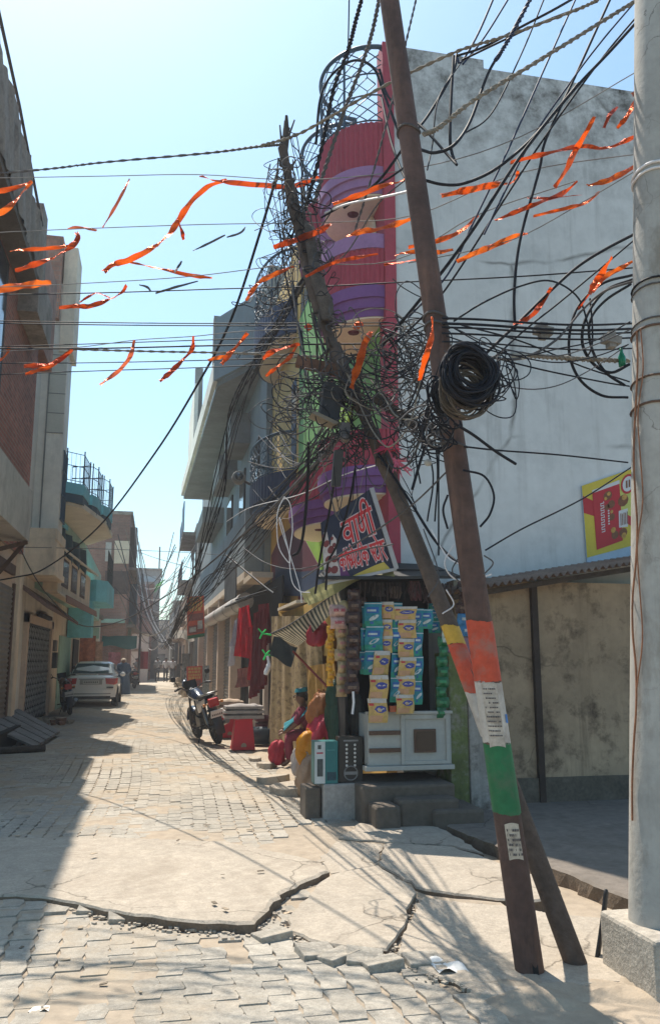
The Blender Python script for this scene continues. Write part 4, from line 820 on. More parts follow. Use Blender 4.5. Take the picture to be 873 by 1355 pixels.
# ================================================================ ochre and navy house (right, second)
nb=empty('ochre_house',(2.6,15.35,0),'narrow ochre house with rounded navy balconies behind the purple corner house','building')
q=M(); q.box(2.6,8,15.31,19.2,-.1,10.2); q.build('wall',paint_ochre,nb)
def nbal(yc,b,bu,z0,z1,z2,rail):
    r=empty('balcony',(2.6,yc,z0),None,None); r.parent=nb; r.location=V((2.6,yc,z0))-nb.location
    curved('parapet',paint_navy,yc,b,bu,z0+.22,z1,r,2.6,.015,0,60); curved('moulding',paint_navy,yc,b,bu,z0+.02,z0+.22,r,2.6,0,-.05); curved('soffit',paint_cream,yc,b,bu,z0,z0+.02,r,2.6,0,-.12)
    if rail: railing(yc,b,bu,z1,z2,r,iron_navy,2.6,.17,True)
    return r
nbal(17.3,1.7,.66,8.15,8.85,10.0,True); nbal(17.3,1.7,.7,4.55,5.25,6.05,True)
q=M(); q.plate([(2.588,15.6,7.2),(2.588,16.2,7.2),(2.588,16.2,5.7),(2.588,15.9,5.45),(2.588,15.6,5.7)],(.01,0,0)); q.box(2.586,2.6,15.88,15.92,4.8,5.45); q.build('painted_lozenge',paint_navy,nb)
disc(nb,15.65,6.7,.2,2.583,paint_cream)
cc=empty('security_camera',aY(316,632,17.4),'round dome camera on the navy balcony, under its iron railing','camera')
q=M(); p=aY(316,632,17.4); q.lathe([(0,-.12),(.13,-.12),(.15,-.02),(.15,.08),(.05,.12)],p,14,'y'); q.build('housing',plaster_grey,cc); q=M(); q.ball(p+V((0,-.12,0)),.09,.05,.09); q.build('lens',glassmat('lens'),cc); q=M(); q.tube([p+V((0,.1,0)),p+V((.35,.3,-.1))],.03,6); q.build('arm',cable_grey,cc)
# ================================================================ grey house with the great concrete balcony
gb=empty('grey_house',(2.45,19.2,0),'tall bluish grey house with heavy angular concrete balcony over the right side','building')
q=M(); q.prism([(2.45,19.21),(8,19.21),(8,44),(2.2,44)],-.1,11.4); q.build('wall',plaster_bluegrey,gb)
q=M(); q.prism([(1.40,21.6),(1.02,38),(2.3,38),(2.45,19.5)],8.92,9.06); q.build('balcony_slab',plaster_grey,gb)
def pw(a,b,z0,z1,nm,m,t=.12):
    a,b=V(a),V(b); d=(b-a).normalized(); nn=V((d.y,-d.x)); q=M(); q.prism([tuple(a),tuple(b),tuple(b-nn*t),tuple(a-nn*t)],z0,z1); return q.build(nm,m,gb)
pw((2.45,19.5),(1.40,21.6),9.062,10.85,'balcony_parapet',plaster_bluegrey); pw((1.395,21.61),(1.02,38),9.062,9.6,'balcony_parapet',plaster_pale)
for y_,h in ((23.5,12.0),(32,13.4)):
    x_=1.40-.38*(y_-21.6)/16.4; q=M(); q.box(x_+.01,x_+.32,y_,y_+.4,9.6,h-.2); q.build('pillar',plaster_grey,gb)
q=M(); x_=1.2; q.box(x_-.05,x_+.10,31.6,37.5,9.6,12.4); q.build('fin_wall',plaster_pale,gb)
# lower balcony front and its pale underside
q=M(); q.prism([(2.0,19.4),(1.72,42),(2.2,42),(2.44,19.4)],3.62,5.15); q.build('fascia',plaster_bluegrey,gb)
q=M(); q.prism([(2.0,19.42),(1.70,42),(2.2,42),(2.44,19.42)],3.44,3.618); q.build('fascia_soffit',plaster_cream,gb)
q=M(); q.box(1.98,2.44,17.6,19.38,3.3,3.42); q.build('canopy_slab',plaster_cream,gb)
for (y0,y1,x,z0,z1) in ((22.5,24.6,1.85,7.6,8.5),(26,29,1.8,7.3,8.1),(30.5,36,1.55,6.6,7.2)):
    q=M(); q.box(x,2.44,y0,y1,z0,z1); q.build('ledge',plaster_grey,gb)
for (y0,y1,z0,z1) in ((20.3,21.5,5.5,7.2),(23.4,24.8,5.4,7.1),(27,29,5.4,7)):
    f=M(); xw=2.45-.25*(y0-19.21)/24.8; f.box(xw-.05,xw+.06,y0,y1,z0,z1); fo=f.build('window',door_dark,gb); f=M(); f.box(xw-.06,xw-.052,y0+.1,y1-.1,z0+.1,z1-.1); f.build('pane',glassmat('pane_dark'),fo)
q=M(); q.tube([(2.1,20,2.95),(1.95,27.5,2.95),(1.85,33,2.95)],.21,18); q.build('shutter_housing',tin_light,gb)
for y_ in (21.2,23.5,26.2,29.8): 
    q=M(); x_=2.1-.02*(y_-20); q.lathe([(.225,-.05),(.225,.05)],(x_,y_,2.95),18,'y'); q.build('housing_band',iron_black,gb)
for y0,y1 in ((23.2,26.3),(27,30.5),(31.2,35)):
    q=M(); q.grid(lambda u,v:V((2.2-.02*(y0-20)+.015*sn(v*2*PI*26),y0+(y1-y0)*u,.05+2.7*v)),2,104); q.build('roller_shutter',shutter_m,gb)
for y_ in (22.7,26.4,30.6,35.2):
    q=M(); q.box(2.06-.02*(y_-20),2.3,y_,y_+.42,-.05,3.44); q.build('pilaster',plaster_beige,gb)
# open clothes shop bay
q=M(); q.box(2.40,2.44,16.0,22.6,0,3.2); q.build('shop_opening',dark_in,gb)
q=M(); q.box(2.16,2.40,19.3,19.42,0,2.3); q.build('shop_door_frame',plaster_pale,gb)
q=M(); q.box(2.3,2.42,17.8,17.95,0,2.1); q.build('shop_door_frame',plaster_pale,gb)
q=M(); 
for p0,p1 in (((2.4,16.6,3.0),(1.7,18.2,2.85)),((1.7,18.2,2.85),(2.4,19.6,3.1)),((1.55,19.2,2.75),(2.4,18.2,3.05)),((1.55,19.2,2.75),(1.8,16.6,2.8))): q.tube([p0,p1],.02,6)
q.build('awning_frame',iron_black,gb)
tsn=M(); a=aY(297,748,20.5); b=aY(312,742,18.8); tsn.plate([a,b,aY(312,790,18.8),aY(297,797,20.5)],(.03,.03,0)); tag(tsn.build('tin_sign',mat('tin_sign_m',(.10,.105,.11),.6,.3,3,.2,.1)),'weathered grey tin sign hung under the grey house fascia','sign')
# clothes hung in front of the bay
cred=thin('cloth_red',(.62,.018,.035),.3,.35); cmar=thin('cloth_maroon',(.20,.02,.025),.3,.35); cgr=thin('cloth_lilac',(.42,.40,.45),.3,.25); cpk=mat('cloth_pinkish',(.30,.13,.11),.85,.35,7,.2,.2)
def dr(l,a,b,c,d,Y0,Y1,folds,amp,m,nm='hanging_cloth'):
    tag(drape(nm,aY(*a,Y0),aY(*b,Y1),aY(*c,Y1),aY(*d,Y0),folds,amp,m,36,18,a[0]),l,'cloth','garments hung at the clothes stall')
dr('bright red scarf hung at the front of the clothes stall',(318,805),(330,800),(336,872),(312,868),17.2,16.9,3,.07,cred)
dr('lilac grey scarf hung left of the bright red one',(311,822),(320,812),(316,850),(306,856),17.9,17.6,3,.05,cgr)
dr('long dark red dress nearest the printed sheet',(336,812),(351,805),(350,905),(333,925),16.4,15.9,4,.07,cmar)
dr('long red dupatta trailing between the scarf and the dark dress',(330,830),(343,825),(346,912),(331,898),16.9,16.4,3,.07,cred)
dr('pinkish brown folded shirts low inside the clothes stall',(314,885),(332,882),(331,908),(311,910),18.2,17.8,3,.04,cpk)
dr('white towel strip at the left edge of the clothes stall',(305,850),(310,848),(309,880),(303,882),18.5,18.3,2,.04,mat('cloth_white',(.55,.55,.57),.8,.1,5,.1,.1))
dr('maroon trousers hung against the dark shop opening',(343,800),(356,798),(356,850),(346,858),17.2,16.6,3,.05,cmar)
q=M(); q.grid(lambda u,v:quadmap(aY(265+3,882,23),aY(277,880,22.6),aY(277,925,22.6),aY(268,927,23))(u,v)+V((0,.02*sn(u*20),0)),6,6); tag(q.build('checked_mat',mat('check_m',(.25,.27,.27),.8,.5,26,.3,0)),'dark checked cloth standing behind the parked motorcycle','cloth')
# ---- stools, bundle
def stool(px,py,z,lab,s=1.):
    p=aZ(px,py); r=empty('plastic_stool',p,lab,'stool','red plastic stools'); sm=mat('stool_red',(.50,.012,.03),.4,.1,5,.05,0)
    q=M(); w0,w1,h=.2*s,.15*s,.5*s; P=p
    vs=[];
    for (w_,z_) in ((w0,0),(w1,h)):
        for i,j in ((-1,-1),(1,-1),(1,1),(-1,1)): vs.append(P+V((i*w_,j*w_,z_)))
    q.add(vs,[(0,1,5,4),(1,2,6,5),(2,3,7,6),(3,0,4,7)]); q.build('skirt',sm,r,.012)
    q=M(); q.box(P.x-w1-.012,P.x+w1+.012,P.y-w1-.012,P.y+w1+.012,P.z+h,P.z+h+.03); q.build('seat',sm,r,.01)
    q=M(); q.lathe([(0,-.003),(.05*s,-.003)],(P.x,P.y-w0*.93-.006,P.z+.07),12,'y'); q.build('cut_out',mat('cut_sand',(.35,.28,.2),.9,.1,5,.1,0),r); return P+V((0,0,h+.03))
s1=stool(321,991,0,'red plastic stool nearest the road, carrying grey folded cloth'); s2=stool(303,975,0,'red plastic stool behind, half hidden by the motorcycle')
def pile(p,wx,wy,hs,m,lab,nm='cloth_bundle'):
    q=M(); z=p.z
    for i,h in enumerate(hs):
        k=U(.92,1.04); q.grid(lambda u,v:V((p.x+wx*k*(u-.5)*2,p.y+wy*k*(v-.5)*2,z+h*min(1,6*min(u,1-u))*min(1,6*min(v,1-v))**.5+.008*sn(u*14+i))),14,10); q.box(p.x-wx*k,p.x+wx*k,p.y-wy*k,p.y+wy*k,z,z+h*.6); z+=h
    return tag(q.build(nm,m),lab,'bundle')
pile(s1,.34,.24,[.09,.08,.07],mat('cloth_grey',(.27,.25,.24),.95,.2,9,.2,.2),'grey folded cloth pile resting on the near red stool')
pile(s2,.27,.2,[.12,.1],mat('cloth_tanw',(.46,.36,.27),.95,.35,6,.2,.2),'tan and white bundle on the red stool behind the motorcycle')
tub=aZ(345,985); q=M(); q.lathe([(0,.02),(.2,.02),(.26,.3),(.24,.3),(.2,.05)],tub,16); tag(q.build('plastic_tub',mat('tub_blue',(.02,.04,.06),.5,.2,5,.1,0)),'dark blue plastic tub in the shade right of the red stool','tub')
pile(aZ(352,962,.25),.2,.2,[.12,.1],mat('cloth_dkm',(.10,.03,.04),.9,.4,9,.2,.2),'dark maroon cloth heap above the plastic tub')
# orange printed signs
def osign(c4,Y,lab,nm='hanging_sign',green=True):
    tl,tr,br,bl=[aY(x,y,Y) for x,y in c4]; r=empty(nm,(tl+br)/2,lab,'sign'); f=quadmap(tl,tr,br,bl); q=M(); q.plate([tl,tr,br,bl],(0,.06,0)); q.build('panel',mat('sign_orange',(.55,.075,.025),.5,.15,2,.1,0),r)
    q=M(); n_=V((0,-.012,0)); rr=random.Random(int(Y))
    def pt(u0,u1,v0,v1,k=1): q.plate([f(u0,v0)+n_*k,f(u1,v0)+n_*k,f(u1,v1)+n_*k,f(u0,v1)+n_*k],(0,.004,0))
    for v in ([.9,.8,.72,.64] if green else [.82,.66,.5,.36]):
        u=.1
        while u<.85: l=rr.uniform(.06,.2); pt(u,min(.9,u+l),v,v+.05+(.03 if green else .06)); u+=l+.05
    q.cm=1
    if green: pt(.06,.94,.42,.58); pt(.06,.94,.12,.3)
    else: pt(.1,.9,.05,.28)
    q.cm=2
    if green: pt(.12,.5,.15,.26,2); pt(.6,.88,.2,.4,2)
    else: pt(.15,.45,.08,.22,2)
    q.cm=3
    if green: pt(0,1,0,.08,2)
    q.build('printing',[mat('print_yel',(.55,.32,.08),.5,.1,5,.05,0),mat('print_dkred',(.25,.07,.05),.5,.3,12,.1,0),mat('print_pale',(.45,.42,.38),.5,.3,12,.1,0),pole_green],r)
osign([(248,790),(270,788),(271,842),(248,846)],27.,'orange and white printed sign hung high from the right row of shops')
osign([(247,882),(268,881),(268,907),(248,909)],34.,'orange printed board standing low at the right edge of the lane','standing_sign',False)
q=M(); p=aY(258,909,34.3); q.box(p.x-.25,p.x+.35,34.1,34.7,-.05,p.z+.02); tag(q.build('plinth_block',concrete),'concrete block under the low orange board','block')
# ================================================================ left row
lh=empty('brick_house',(-2.95,9.2,0),'three storey red brick house with concrete overhangs at the left edge','building')
q=M(); q.box(-9,-2.95,9.2,18.7,-.1,3.75); q.build('ground_wall',plaster_beige,lh)
q=M(); q.box(-9,-2.42,9.2,16.2,3.75,4.72); q.build('balcony_slab',plaster_mid,lh)
q=M(); q.box(-9,-2.47,9.2,16.12,4.72,8.0); q.build('brick_wall',brick_red,lh)
q=M(); q.box(-9,-2.9,16,18.7,3.75,9.0); q.build('rear_wall',brick_red,lh)
q=M(); q.box(-2.5,-2.44,9.8,12.6,5.3,7.6); wf=q.build('window',door_dark,lh); q=M(); q.box(-2.44,-2.43,9.7,12.4,5.4,7.5); q.build('pane',glassmat('pane_dark'),wf)
def irreg(x0,x1,pts):  # slab seen from the street: outline in Y,Z
    q=M(); return q.plate([(x0,y,z) for y,z in pts],(x1-x0,0,0))
q=M(); q.box(-9,-2.14,9.2,13.6,7.72,7.86); q.build('roof_slab',concrete_raw,lh)
q=M(); 
def rough(u,v):
    y=9.2+4.5*u; k=.02*sn(y*3.1)+.015*sn(y*9.7)+.01*sn(y*23); return V((-2.12+.02*sn(y*5+v*6)+.015*sn(y*17+v*9),y,7.83+k+(.86+(.28 if y<12.2 else 0)+.02*sn(y*7))*v))
q.grid(rough,160,8); q.add([rough(i/40,1) for i in range(41)]+[rough(i/40,1)+V((-.16,0,-.01)) for i in range(41)],[(i,i+1,41+i+1,41+i) for i in range(40)]); q.box(-2.4,-2.16,9.2,14.29,7.862,8.58); q.build('roof_parapet',concrete,lh)  # unseen solid box added behind the parapet face to stop sunlight leaking
q=M(); q.box(-2.5,-2.15,13.64,15.4,7.3,8.1); q.build('roof_ledge',concrete,lh)
q=M(); q.box(-2.55,-2.18,13.75,14.3,8.1,9.35); q.build('parapet_end',concrete,lh)
q=M(); q.box(-9,-2.3,14.3,16.2,7.9,8.55); q.build('parapet_end',concrete,lh)
q=M(); q.box(-4.2,-2.55,16.3,18.75,8,10.1); q.build('stair_wall',brick_sand,lh)
q=M(); q.tube([(-2.16,9.3,9.35),(-2.16,11,9.25),(-2.16,13.6,8.85)],.025,6); q.build('roof_pipe',iron_black,lh)
q=M(); q.grid(lambda u,v:V((-2.93+.015*sn(v*2*PI*30),9.3+8.6*u,0+3.0*v)),2,120); q.build('roller_shutter',shutter_m,lh)
q=M(); q.box(-3.0,-2.90,17.9,18.05,0,3.1); q.build('shutter_rail',iron_brown,lh)
q=M(); q.box(-2.97,-2.86,18.2,18.68,-.05,3.75); q.build('pilaster',plaster_cream,lh)
q=M(); q.beam((-2.95,14,3.2),(-2.45,16.1,3.72),.05,.07); q.beam((-2.95,15.9,3.0),(-2.5,16.1,3.7),.05,.07); q.beam((-2.93,13,3.35),(-2.93,17.8,3.35),.1,.2); q.build('bracket',iron_brown,lh)
# bay house
bh=empty('bay_house',(-3,18.75,0),'pale house with a projecting bay and black lattice gate, next to the brick house','building')
q=M(); q.box(-9,-3.0,18.72,25.6,-.1,10.8); q.build('wall',plaster_pale,bh)
q=M(); q.box(-3.05,-2.32,19.6,21.6,3.45,3.6); q.box(-3.05,-2.36,19.62,21.58,3.6,4.3); q.box(-3.05,-2.34,19.65,21.6,4.3,4.55); q.build('lower_bay',plaster_cream,bh,.01)
q=M(); q.box(-3.3,-2.4,20.3,21.2,4.55,10.9); q.build('upper_bay',plaster_pale,bh)
q=M(); q.box(-2.80,-2.42,20.285,20.3,7.0,9.1)
q.build('tile_panel',mat('tile_cream',(.52,.50,.42),.5,.06,2,.04,0),bh)
q=M()
for z in (7.0,7.5,8.0,8.5,9.0): q.box(-2.81,-2.41,20.278,20.286,z,z+.02)
q.box(-2.83,-2.80,20.27,20.298,4.6,10.4); q.build('tile_joint',plaster_grey,bh)
q=M(); q.box(-2.62,-2.30,20.25,21.3,9.1,11.9); q.build('roof_pier',plaster_cream,bh)
q=M(); q.box(-3.6,-2.66,20.1,20.9,9.9,12.1); q.build('stair_brick',brick_sand,bh)
q=M(); q.box(-2.9,-2.885+.2,20.27,20.3,4.9-.9,4.0+.4); q.build('wall_slot',door_dark,bh)
q=M()
for i in range(5): q.beam((-2.37,20.45+i*.2,4.9),(-2.37,20.45+i*.2,6.6),.025,.025)
for z in (4.9,5.5,6.1,6.6): q.beam((-2.37,20.4,z),(-2.37,21.3,z),.03,.03)
q.build('bay_grille',iron_navy,bh)
q=M(); q.plate([(-3.02,19.0,3.25),(-3.02,27.5,3.15),(-2.45,27.5,2.72),(-2.45,19.6,2.8)],(0,0,-.1)); q.build('canopy',mat('canopy_brown',(.16,.10,.075),.9,.2,3,.1,.2),bh)
gt=empty('lattice_gate',(-2.98,22.2,0),'black collapsible lattice gate in the pale bay house','gate')
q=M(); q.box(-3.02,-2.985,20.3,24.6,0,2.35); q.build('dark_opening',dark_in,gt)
q=M()
for i in range(15): q.box(-2.985,-2.95,20.4+i*.29,20.44+i*.29,.05,2.35)
for z in (.05,1.2,2.35): q.box(-2.99,-2.94,20.3,24.6,z,z+.05)
q.build('bar',iron_black,gt); q=M()
for i in range(14):
    y0,y1=20.42+i*.29,20.71+i*.29
    for k in range(8):
        z=.1+k*.28; q.tube([(-2.955,y0,z),(-2.955,y1,z+.28)],.012,4); q.tube([(-2.952,y1,z),(-2.952,y0,z+.28)],.012,4)
q.build('lattice',mat('gate_grey',(.34,.34,.33),.5,.3,5,.1,0),gt)
q=M(); q.box(-3.05,-2.9,20.05,20.3,-.05,2.6); q.box(-3.05,-2.9,24.6,25.0,-.05,2.6); q.box(-3.05,-2.9,20.05,25,2.4,2.6); q.build('gate_frame',plaster_beige,gt)
q=M(); q.box(-2.98,-2.78,25.05,25.4,1.3,1.75); tag(q.build('meter_box',mat('meter',(.07,.07,.068),.6,.3,5,.1,.1),None,.02),'dark electric meter box on the wall right of the lattice gate','meter box')
q=M(); q.box(-2.98,-2.82,25.05,25.45,1.78,2.1); tag(q.build('meter_box',mat('meter2',(.16,.15,.14),.6,.3,5,.1,.1),None,.02),'grey meter box fixed directly above the dark one by the gate','meter box')
q=M(); q.box(-2.99,-2.86,22,24.2,2.62,2.72); tag(q.build('name_board',door_dark),'thin dark board over the lattice gate','board')
# turquoise house
th=empty('turquoise_house',(-3.0,21.3,0),'turquoise and cream house with stepped scalloped balconies on the left','building')
q=M(); q.box(-9,-3.02,25.65,39.5,-.1,3.3); q.build('ground_wall',plaster_cream,th)
q=M(); q.prism([(-9,21.4),(-2.75,21.4),(-2.45,29),(-2.6,39.5),(-9,39.5)],3.3,5.4); q.build('wall',paint_mint,th)
q=M(); q.prism([(-9,21.4),(-2.72,21.4),(-2.5,28.9),(-9,28.9)],5.56,5.98); q.build('upper_wall',paint_turq,th)
q=M(); q.prism([(-2.8,21.3),(-2.3,21.35),(-1.98,21.8),(-1.56,24.4),(-1.5,27.0),(-2.4,29.0),(-2.8,28)],5.42,5.55); q.build('balcony_soffit',paint_cream,th)
for pl in ([(-2.75,21.25),(-2.36,21.22),(-1.96,21.55),(-1.90,22.7),(-2.4,23.0)],[(-2.4,22.9),(-1.84,22.85),(-1.72,23.25),(-1.68,24.2),(-2.3,24.5)],[(-2.3,24.4),(-1.64,24.35),(-1.5,24.8),(-1.46,25.9),(-2.2,26.3)]):
    ym=pl[2][1]; bl_=empty('balcony',(pl[2][0],ym,5.5),None,None); bl_.parent=th; bl_.location=V((pl[2][0],ym,5.5))-th.location
    q=M(); q.prism(pl,5.72,6.0); q.build('balcony_front',paint_turq,bl_)
    cx_=sum(p[0] for p in pl)/5; cy_=sum(p[1] for p in pl)/5
    q=M(); q.prism([(cx_+(x-cx_)*.93,cy_+(y-cy_)*.95) for x,y in pl],5.5,5.718); q.build('balcony_band',paint_turqd,bl_)
    pt=[V((x-.02,y,6.0)) for x,y in pl]; q=M()
    for z in (.06,.45,.78): q.tube([p+V((0,0,z)) for p in pt],.011,5,True,False)
    for i in range(4):
        a,b=pt[i],pt[i+1]; k=max(2,int((b-a).length/.11))
        for j in range(k+1): p=a.lerp(b,j/k); q.tube([p,p+V((0,0,.78))],.006,4)
    for p in pt[1:4]: q.tube([p,p+V((0,0,.88))],.018,6)
    q.build('railing',iron_navy,bl_)
for k,y0 in enumerate((21.6,22.9,24.4,26.0)):
    xw=-2.74+.04*(y0-21.4)
    q=M(); q.plate([(xw+.02,y0,4.95),(xw+.34,y0+.1,4.85),(xw+.34,y0+.65,4.35),(xw+.30,y0+.8,4.15),(xw+.02,y0+.5,4.6)],(.0,.12,.03)); q.build('bracket',paint_turqd,th)
q=M(); q.plate([(-2.75,21.45,5.15),(-2.4,21.45,4.98),(-2.35,22.1,4.98),(-2.72,22.1,5.15)],(0,0,-.12)); q.build('bracket_cap',paint_turq,th)
q=M(); q.plate([(-2.7,21.5,4.55),(-2.42,29,4.6),(-2.0,29,4.4),(-2.3,21.5,4.3)],(0,0,-.06)); q.build('canopy',paint_cream,th)
q=M(); q.prism([(-2.8,21.3),(-2.46,21.3),(-2.22,28.5),(-2.7,28.5)],3.25,4.24); q.build('window_wall',plaster_cream,th)
for y0 in (22.0,23.8,25.8):
    xw=-2.46+.0333*(y0-21.3); q=M(); q.plate([(xw+.012,y0,3.42),(xw+.053,y0+1.2,3.42),(xw+.053,y0+1.2,4.15),(xw+.012,y0,4.15)],(-.02,0,0)); w_=q.build('window',mat('win_wood',(.10,.06,.045),.7,.3,5,.1,.1),th); q=M(); q.plate([(xw+.02,y0+.1,3.5),(xw+.056,y0+1.1,3.5),(xw+.056,y0+1.1,4.08),(xw+.02,y0+.1,4.08)],(-.004,0,0)); q.build('pane',glassmat('pane_dark'),w_)
q=M(); q.plate([(-2.44,21.3,3.24),(-2.2,28.5,3.24),(-1.98,28.5,3.1),(-2.22,21.3,3.1)],(0,0,-.05)); q.build('canopy',plaster_cream,th)
q=M(); q.plate([(-2.21,21.3,3.13),(-1.97,28.5,3.13),(-1.95,28.5,2.95),(-2.19,21.3,2.95)],(-.03,0,0)); q.build('canopy_edge',mat('edge_brown',(.22,.11,.07),.8,.15,4,.1,.1),th)
q=M(); q.prism([(-2.7,30),(-2.1,29.6),(-1.75,30.2),(-1.7,33.8),(-2.7,34)],3.55,4.3); q.build('low_balcony',paint_turq,th)
q=M(); q.box(-2.98,-2.2,29.5,30.6,2.3,3.55); q.build('bay_wall',paint_turq,th)
q=M()
for i in range(16): q.tube([(-1.78,30.2+i*.23,4.3),(-1.78,30.2+i*.23,5.4)],.014,4)
for z in (4.85,5.4): q.tube([(-1.78,30.2,z),(-1.78,33.8,z)],.02,4)
q.build('low_railing',iron_black,th)
q=M(); q.box(-3.03,-2.98,27.5,31,0,2.3); q.build('doorway',paint_mint,th); q=M(); q.box(-3.0,-2.96,32.0,34,0,2.3); q.build('shop_opening',door_dark,th)
# brick house in the middle distance
def house(nm,lab,x0,x1,y0,y1,h,m,bands=(),wins=(),roofm=None,side=1):
    r=empty(nm,((x0 if side<0 else x1),y0,0),lab,'building'); q=M(); q.box(x0,x1,y0,y1,-.1,h); q.build('wall',m,r)
    q=M(); q.box(x0-.12,x1+.12,y0-.12,y1,h,h+.18); q.build('roof',roofm or concrete,r)
    for (bx0,bx1,by0,by1,bz0,bz1,bm,bn) in bands: q=M(); q.box(bx0,bx1,by0,by1,bz0,bz1); q.build(bn,bm,r)
    for (wx0,wx1,wy0,wy1,wz0,wz1) in wins:
        q=M(); q.box(wx0,wx1,wy0,wy1,wz0,wz1); w_=q.build('window',door_dark,r)
        q=M(); 
        if wx1-wx0>wy1-wy0: q.box(wx0+.1,wx1-.1,wy0-.012,wy0-.002,wz0+.1,wz1-.1)
        else: q.box(wx0-.012 if side<0 else wx1+.002,wx0-.002 if side<0 else wx1+.012,wy0+.1,wy1-.1,wz0+.1,wz1-.1)
        q.build('pane',glassmat('pane_dark'),w_)
    return r
house('brick_house','tall bare brick house with a cream patch beyond the turquoise balconies',-9,-1.55,44,56,9.1,brick_far,[(-2.3,-1.54,43.95,44,6.5,7.7,plaster_cream,'plaster_patch'),(-2.75,-2.45,43.93,43.99,6.6,7.6,tin_light,'shutter_leaf'),(-2.7,-1.52,43.94,44.0,4.9,6.1,mat('soot',(.09,.06,.05),.95,.3,2,.2,.2),'soot_patch'),(-1.55,-1.1,44.2,55,3.2,3.35,concrete,'ledge'),(-1.55,-1.15,44.4,54,6.2,6.35,concrete,'ledge'),(-1.549,-1.2,45,46.2,6.35,8.6,door_dark,'doorway'),(-1.549,-1.15,48,49.5,3.35,5.8,iron_navy,'doorway'),(-4,-1.6,43.6,44,3.4,3.6,paint_mint,'shop_lintel')],[(-1.6,-1.53,51,53,4,5.5),(-1.6,-1.53,51,53,6.9,8.3)],side=1)
house('plaster_house','low weathered plaster shopfront just before the bare brick house',-9,-2.6,39.6,40.8,3.4,plaster_pale,[(-3.4,-2.58,39.55,39.6,2.5,3.0,paint_mint,'shop_lintel')])
house('brick_house','reddish brick house with flat roof slab behind the overhead wires',-9,-.35,66,78,7.4,brick_far,[(-2.8,-.9,65.85,66,3.2,3.4,concrete,'ledge'),(-.34,-.1,67,76,3.4,3.6,concrete,'ledge')],[(-2.4,-1.5,65.93,66.05,4.2,5.6)])
house('roof_room','open rooftop room with flat concrete slab above the far brick house',-2.4,.2,70,76,8.9,mat('roof_open',(.30,.29,.27),.9,.2,2,.1,.1),[(-1.9,-.2,69.93,70.0,7.65,8.4,mat('sky_gap',(.35,.42,.45),.9,.1,2,.1,0),'sky_gap_panel')])  # open sky through the roof room is put in as a sky-coloured panel
house('white_house','white walled house at the end of the left row',-3,-.5,60,65,3.3,plaster_white,[(-2.9,-.95,59.92,60,2.1,2.3,concrete,'lintel'),(-2.7,-1.7,59.94,60,.1,2.0,paint_maroon,'doorway')])
house('end_house','hazy buff house closing the far end of the lane',-1.5,3.4,104,112,6.2,plaster_beige,[(-.8,3,103.9,104,3.0,3.3,concrete,'ledge')],[(.2,1.2,103.93,104.05,3.7,5.2),(1.9,2.8,103.93,104.05,3.7,5.2),(.3,1.2,103.93,104.05,.1,2.2)])
house('end_house','lower brown house beside the hazy buff one',-5,-1.6,96,104,5.0,brick_far,[],[(-3.5,-2.6,95.93,96.05,2.9,4.2)])
house('lane_house','grey house with blue balcony rail high on the right of the lane',2.05,9,44.1,54,8.6,plaster_grey,[(1.2,2.05,45,53.5,5.6,5.8,concrete,'balcony_slab'),(1.25,2.05,46,53,8.4,8.6,concrete,'roof_ledge'),(1.3,2.05,45,50,2.7,2.9,tin,'canopy'),(2.0,2.06,47,51,0,2.5,shutter_m,'roller_shutter'),(1.24,1.30,45.2,48,8.62,10.2,blue_metal,'tank_screen')],[(2.0,2.06,46,47.5,6.2,7.6),(2.0,2.06,50,51.5,6.2,7.6)],side=-1)
house('lane_house','brownish shop row at the far right of the lane',1.9,9,54.2,72,5.6,plaster_beige,[(1.1,1.9,54.4,60,2.8,3.0,tin,'canopy'),(.9,1.9,62,70,2.9,3.05,tin,'canopy'),(1.2,1.9,55,62,3.9,4.05,concrete,'balcony_slab'),(1.85,1.91,56,59,0,2.5,shutter_m,'roller_shutter'),(1.85,1.91,63,68,0,2.5,door_dark,'shop_opening')],[(1.85,1.91,57,58.5,4.2,5.2)],side=-1)
house('lane_house','dim far house with stacked goods along the lane',1.6,9,72.2,103,6.4,plaster_grey,[(.8,1.6,74,82,2.7,2.9,tin,'canopy'),(.9,1.6,84,92,3.2,3.4,concrete,'balcony_slab'),(1.55,1.61,75,80,0,2.4,door_dark,'shop_opening')],[(1.55,1.61,85,87,3.8,5.2)],side=-1)
house('lane_house','dull red house low on the far left of the lane',-9,-1.3,78.2,95,4.6,brick_far,[(-1.3,-.6,80,88,2.6,2.8,tin,'canopy'),(-1.32,-1.28,81,86,0,2.4,door_dark,'shop_opening')],[(-1.32,-1.28,88,90,2.9,4.0)])
# balcony rails on the right lane houses
for (x,y0,y1,z0,z1,m,lab) in ((1.26,45,53.5,5.8,6.9,iron_navy,'blue iron balcony rail on the grey lane house'),(1.25,55,62,4.05,5.0,iron_black,'black balcony rail on the brownish shop row'),(1.28,46,53,8.6,9.7,blue_metal,'pale blue rooftop rail above the grey lane house')):
    q=M(); k=int((y1-y0)/.3)
    for i in range(k+1): q.tube([(x,y0+i*.3,z0),(x,y0+i*.3,z1)],.018,4)
    for z in (z0+.1,(z0+z1)/2,z1): q.tube([(x,y0,z),(x,y1,z)],.025,4)
    tag(q.build('balcony_rail',m),lab,'railing')
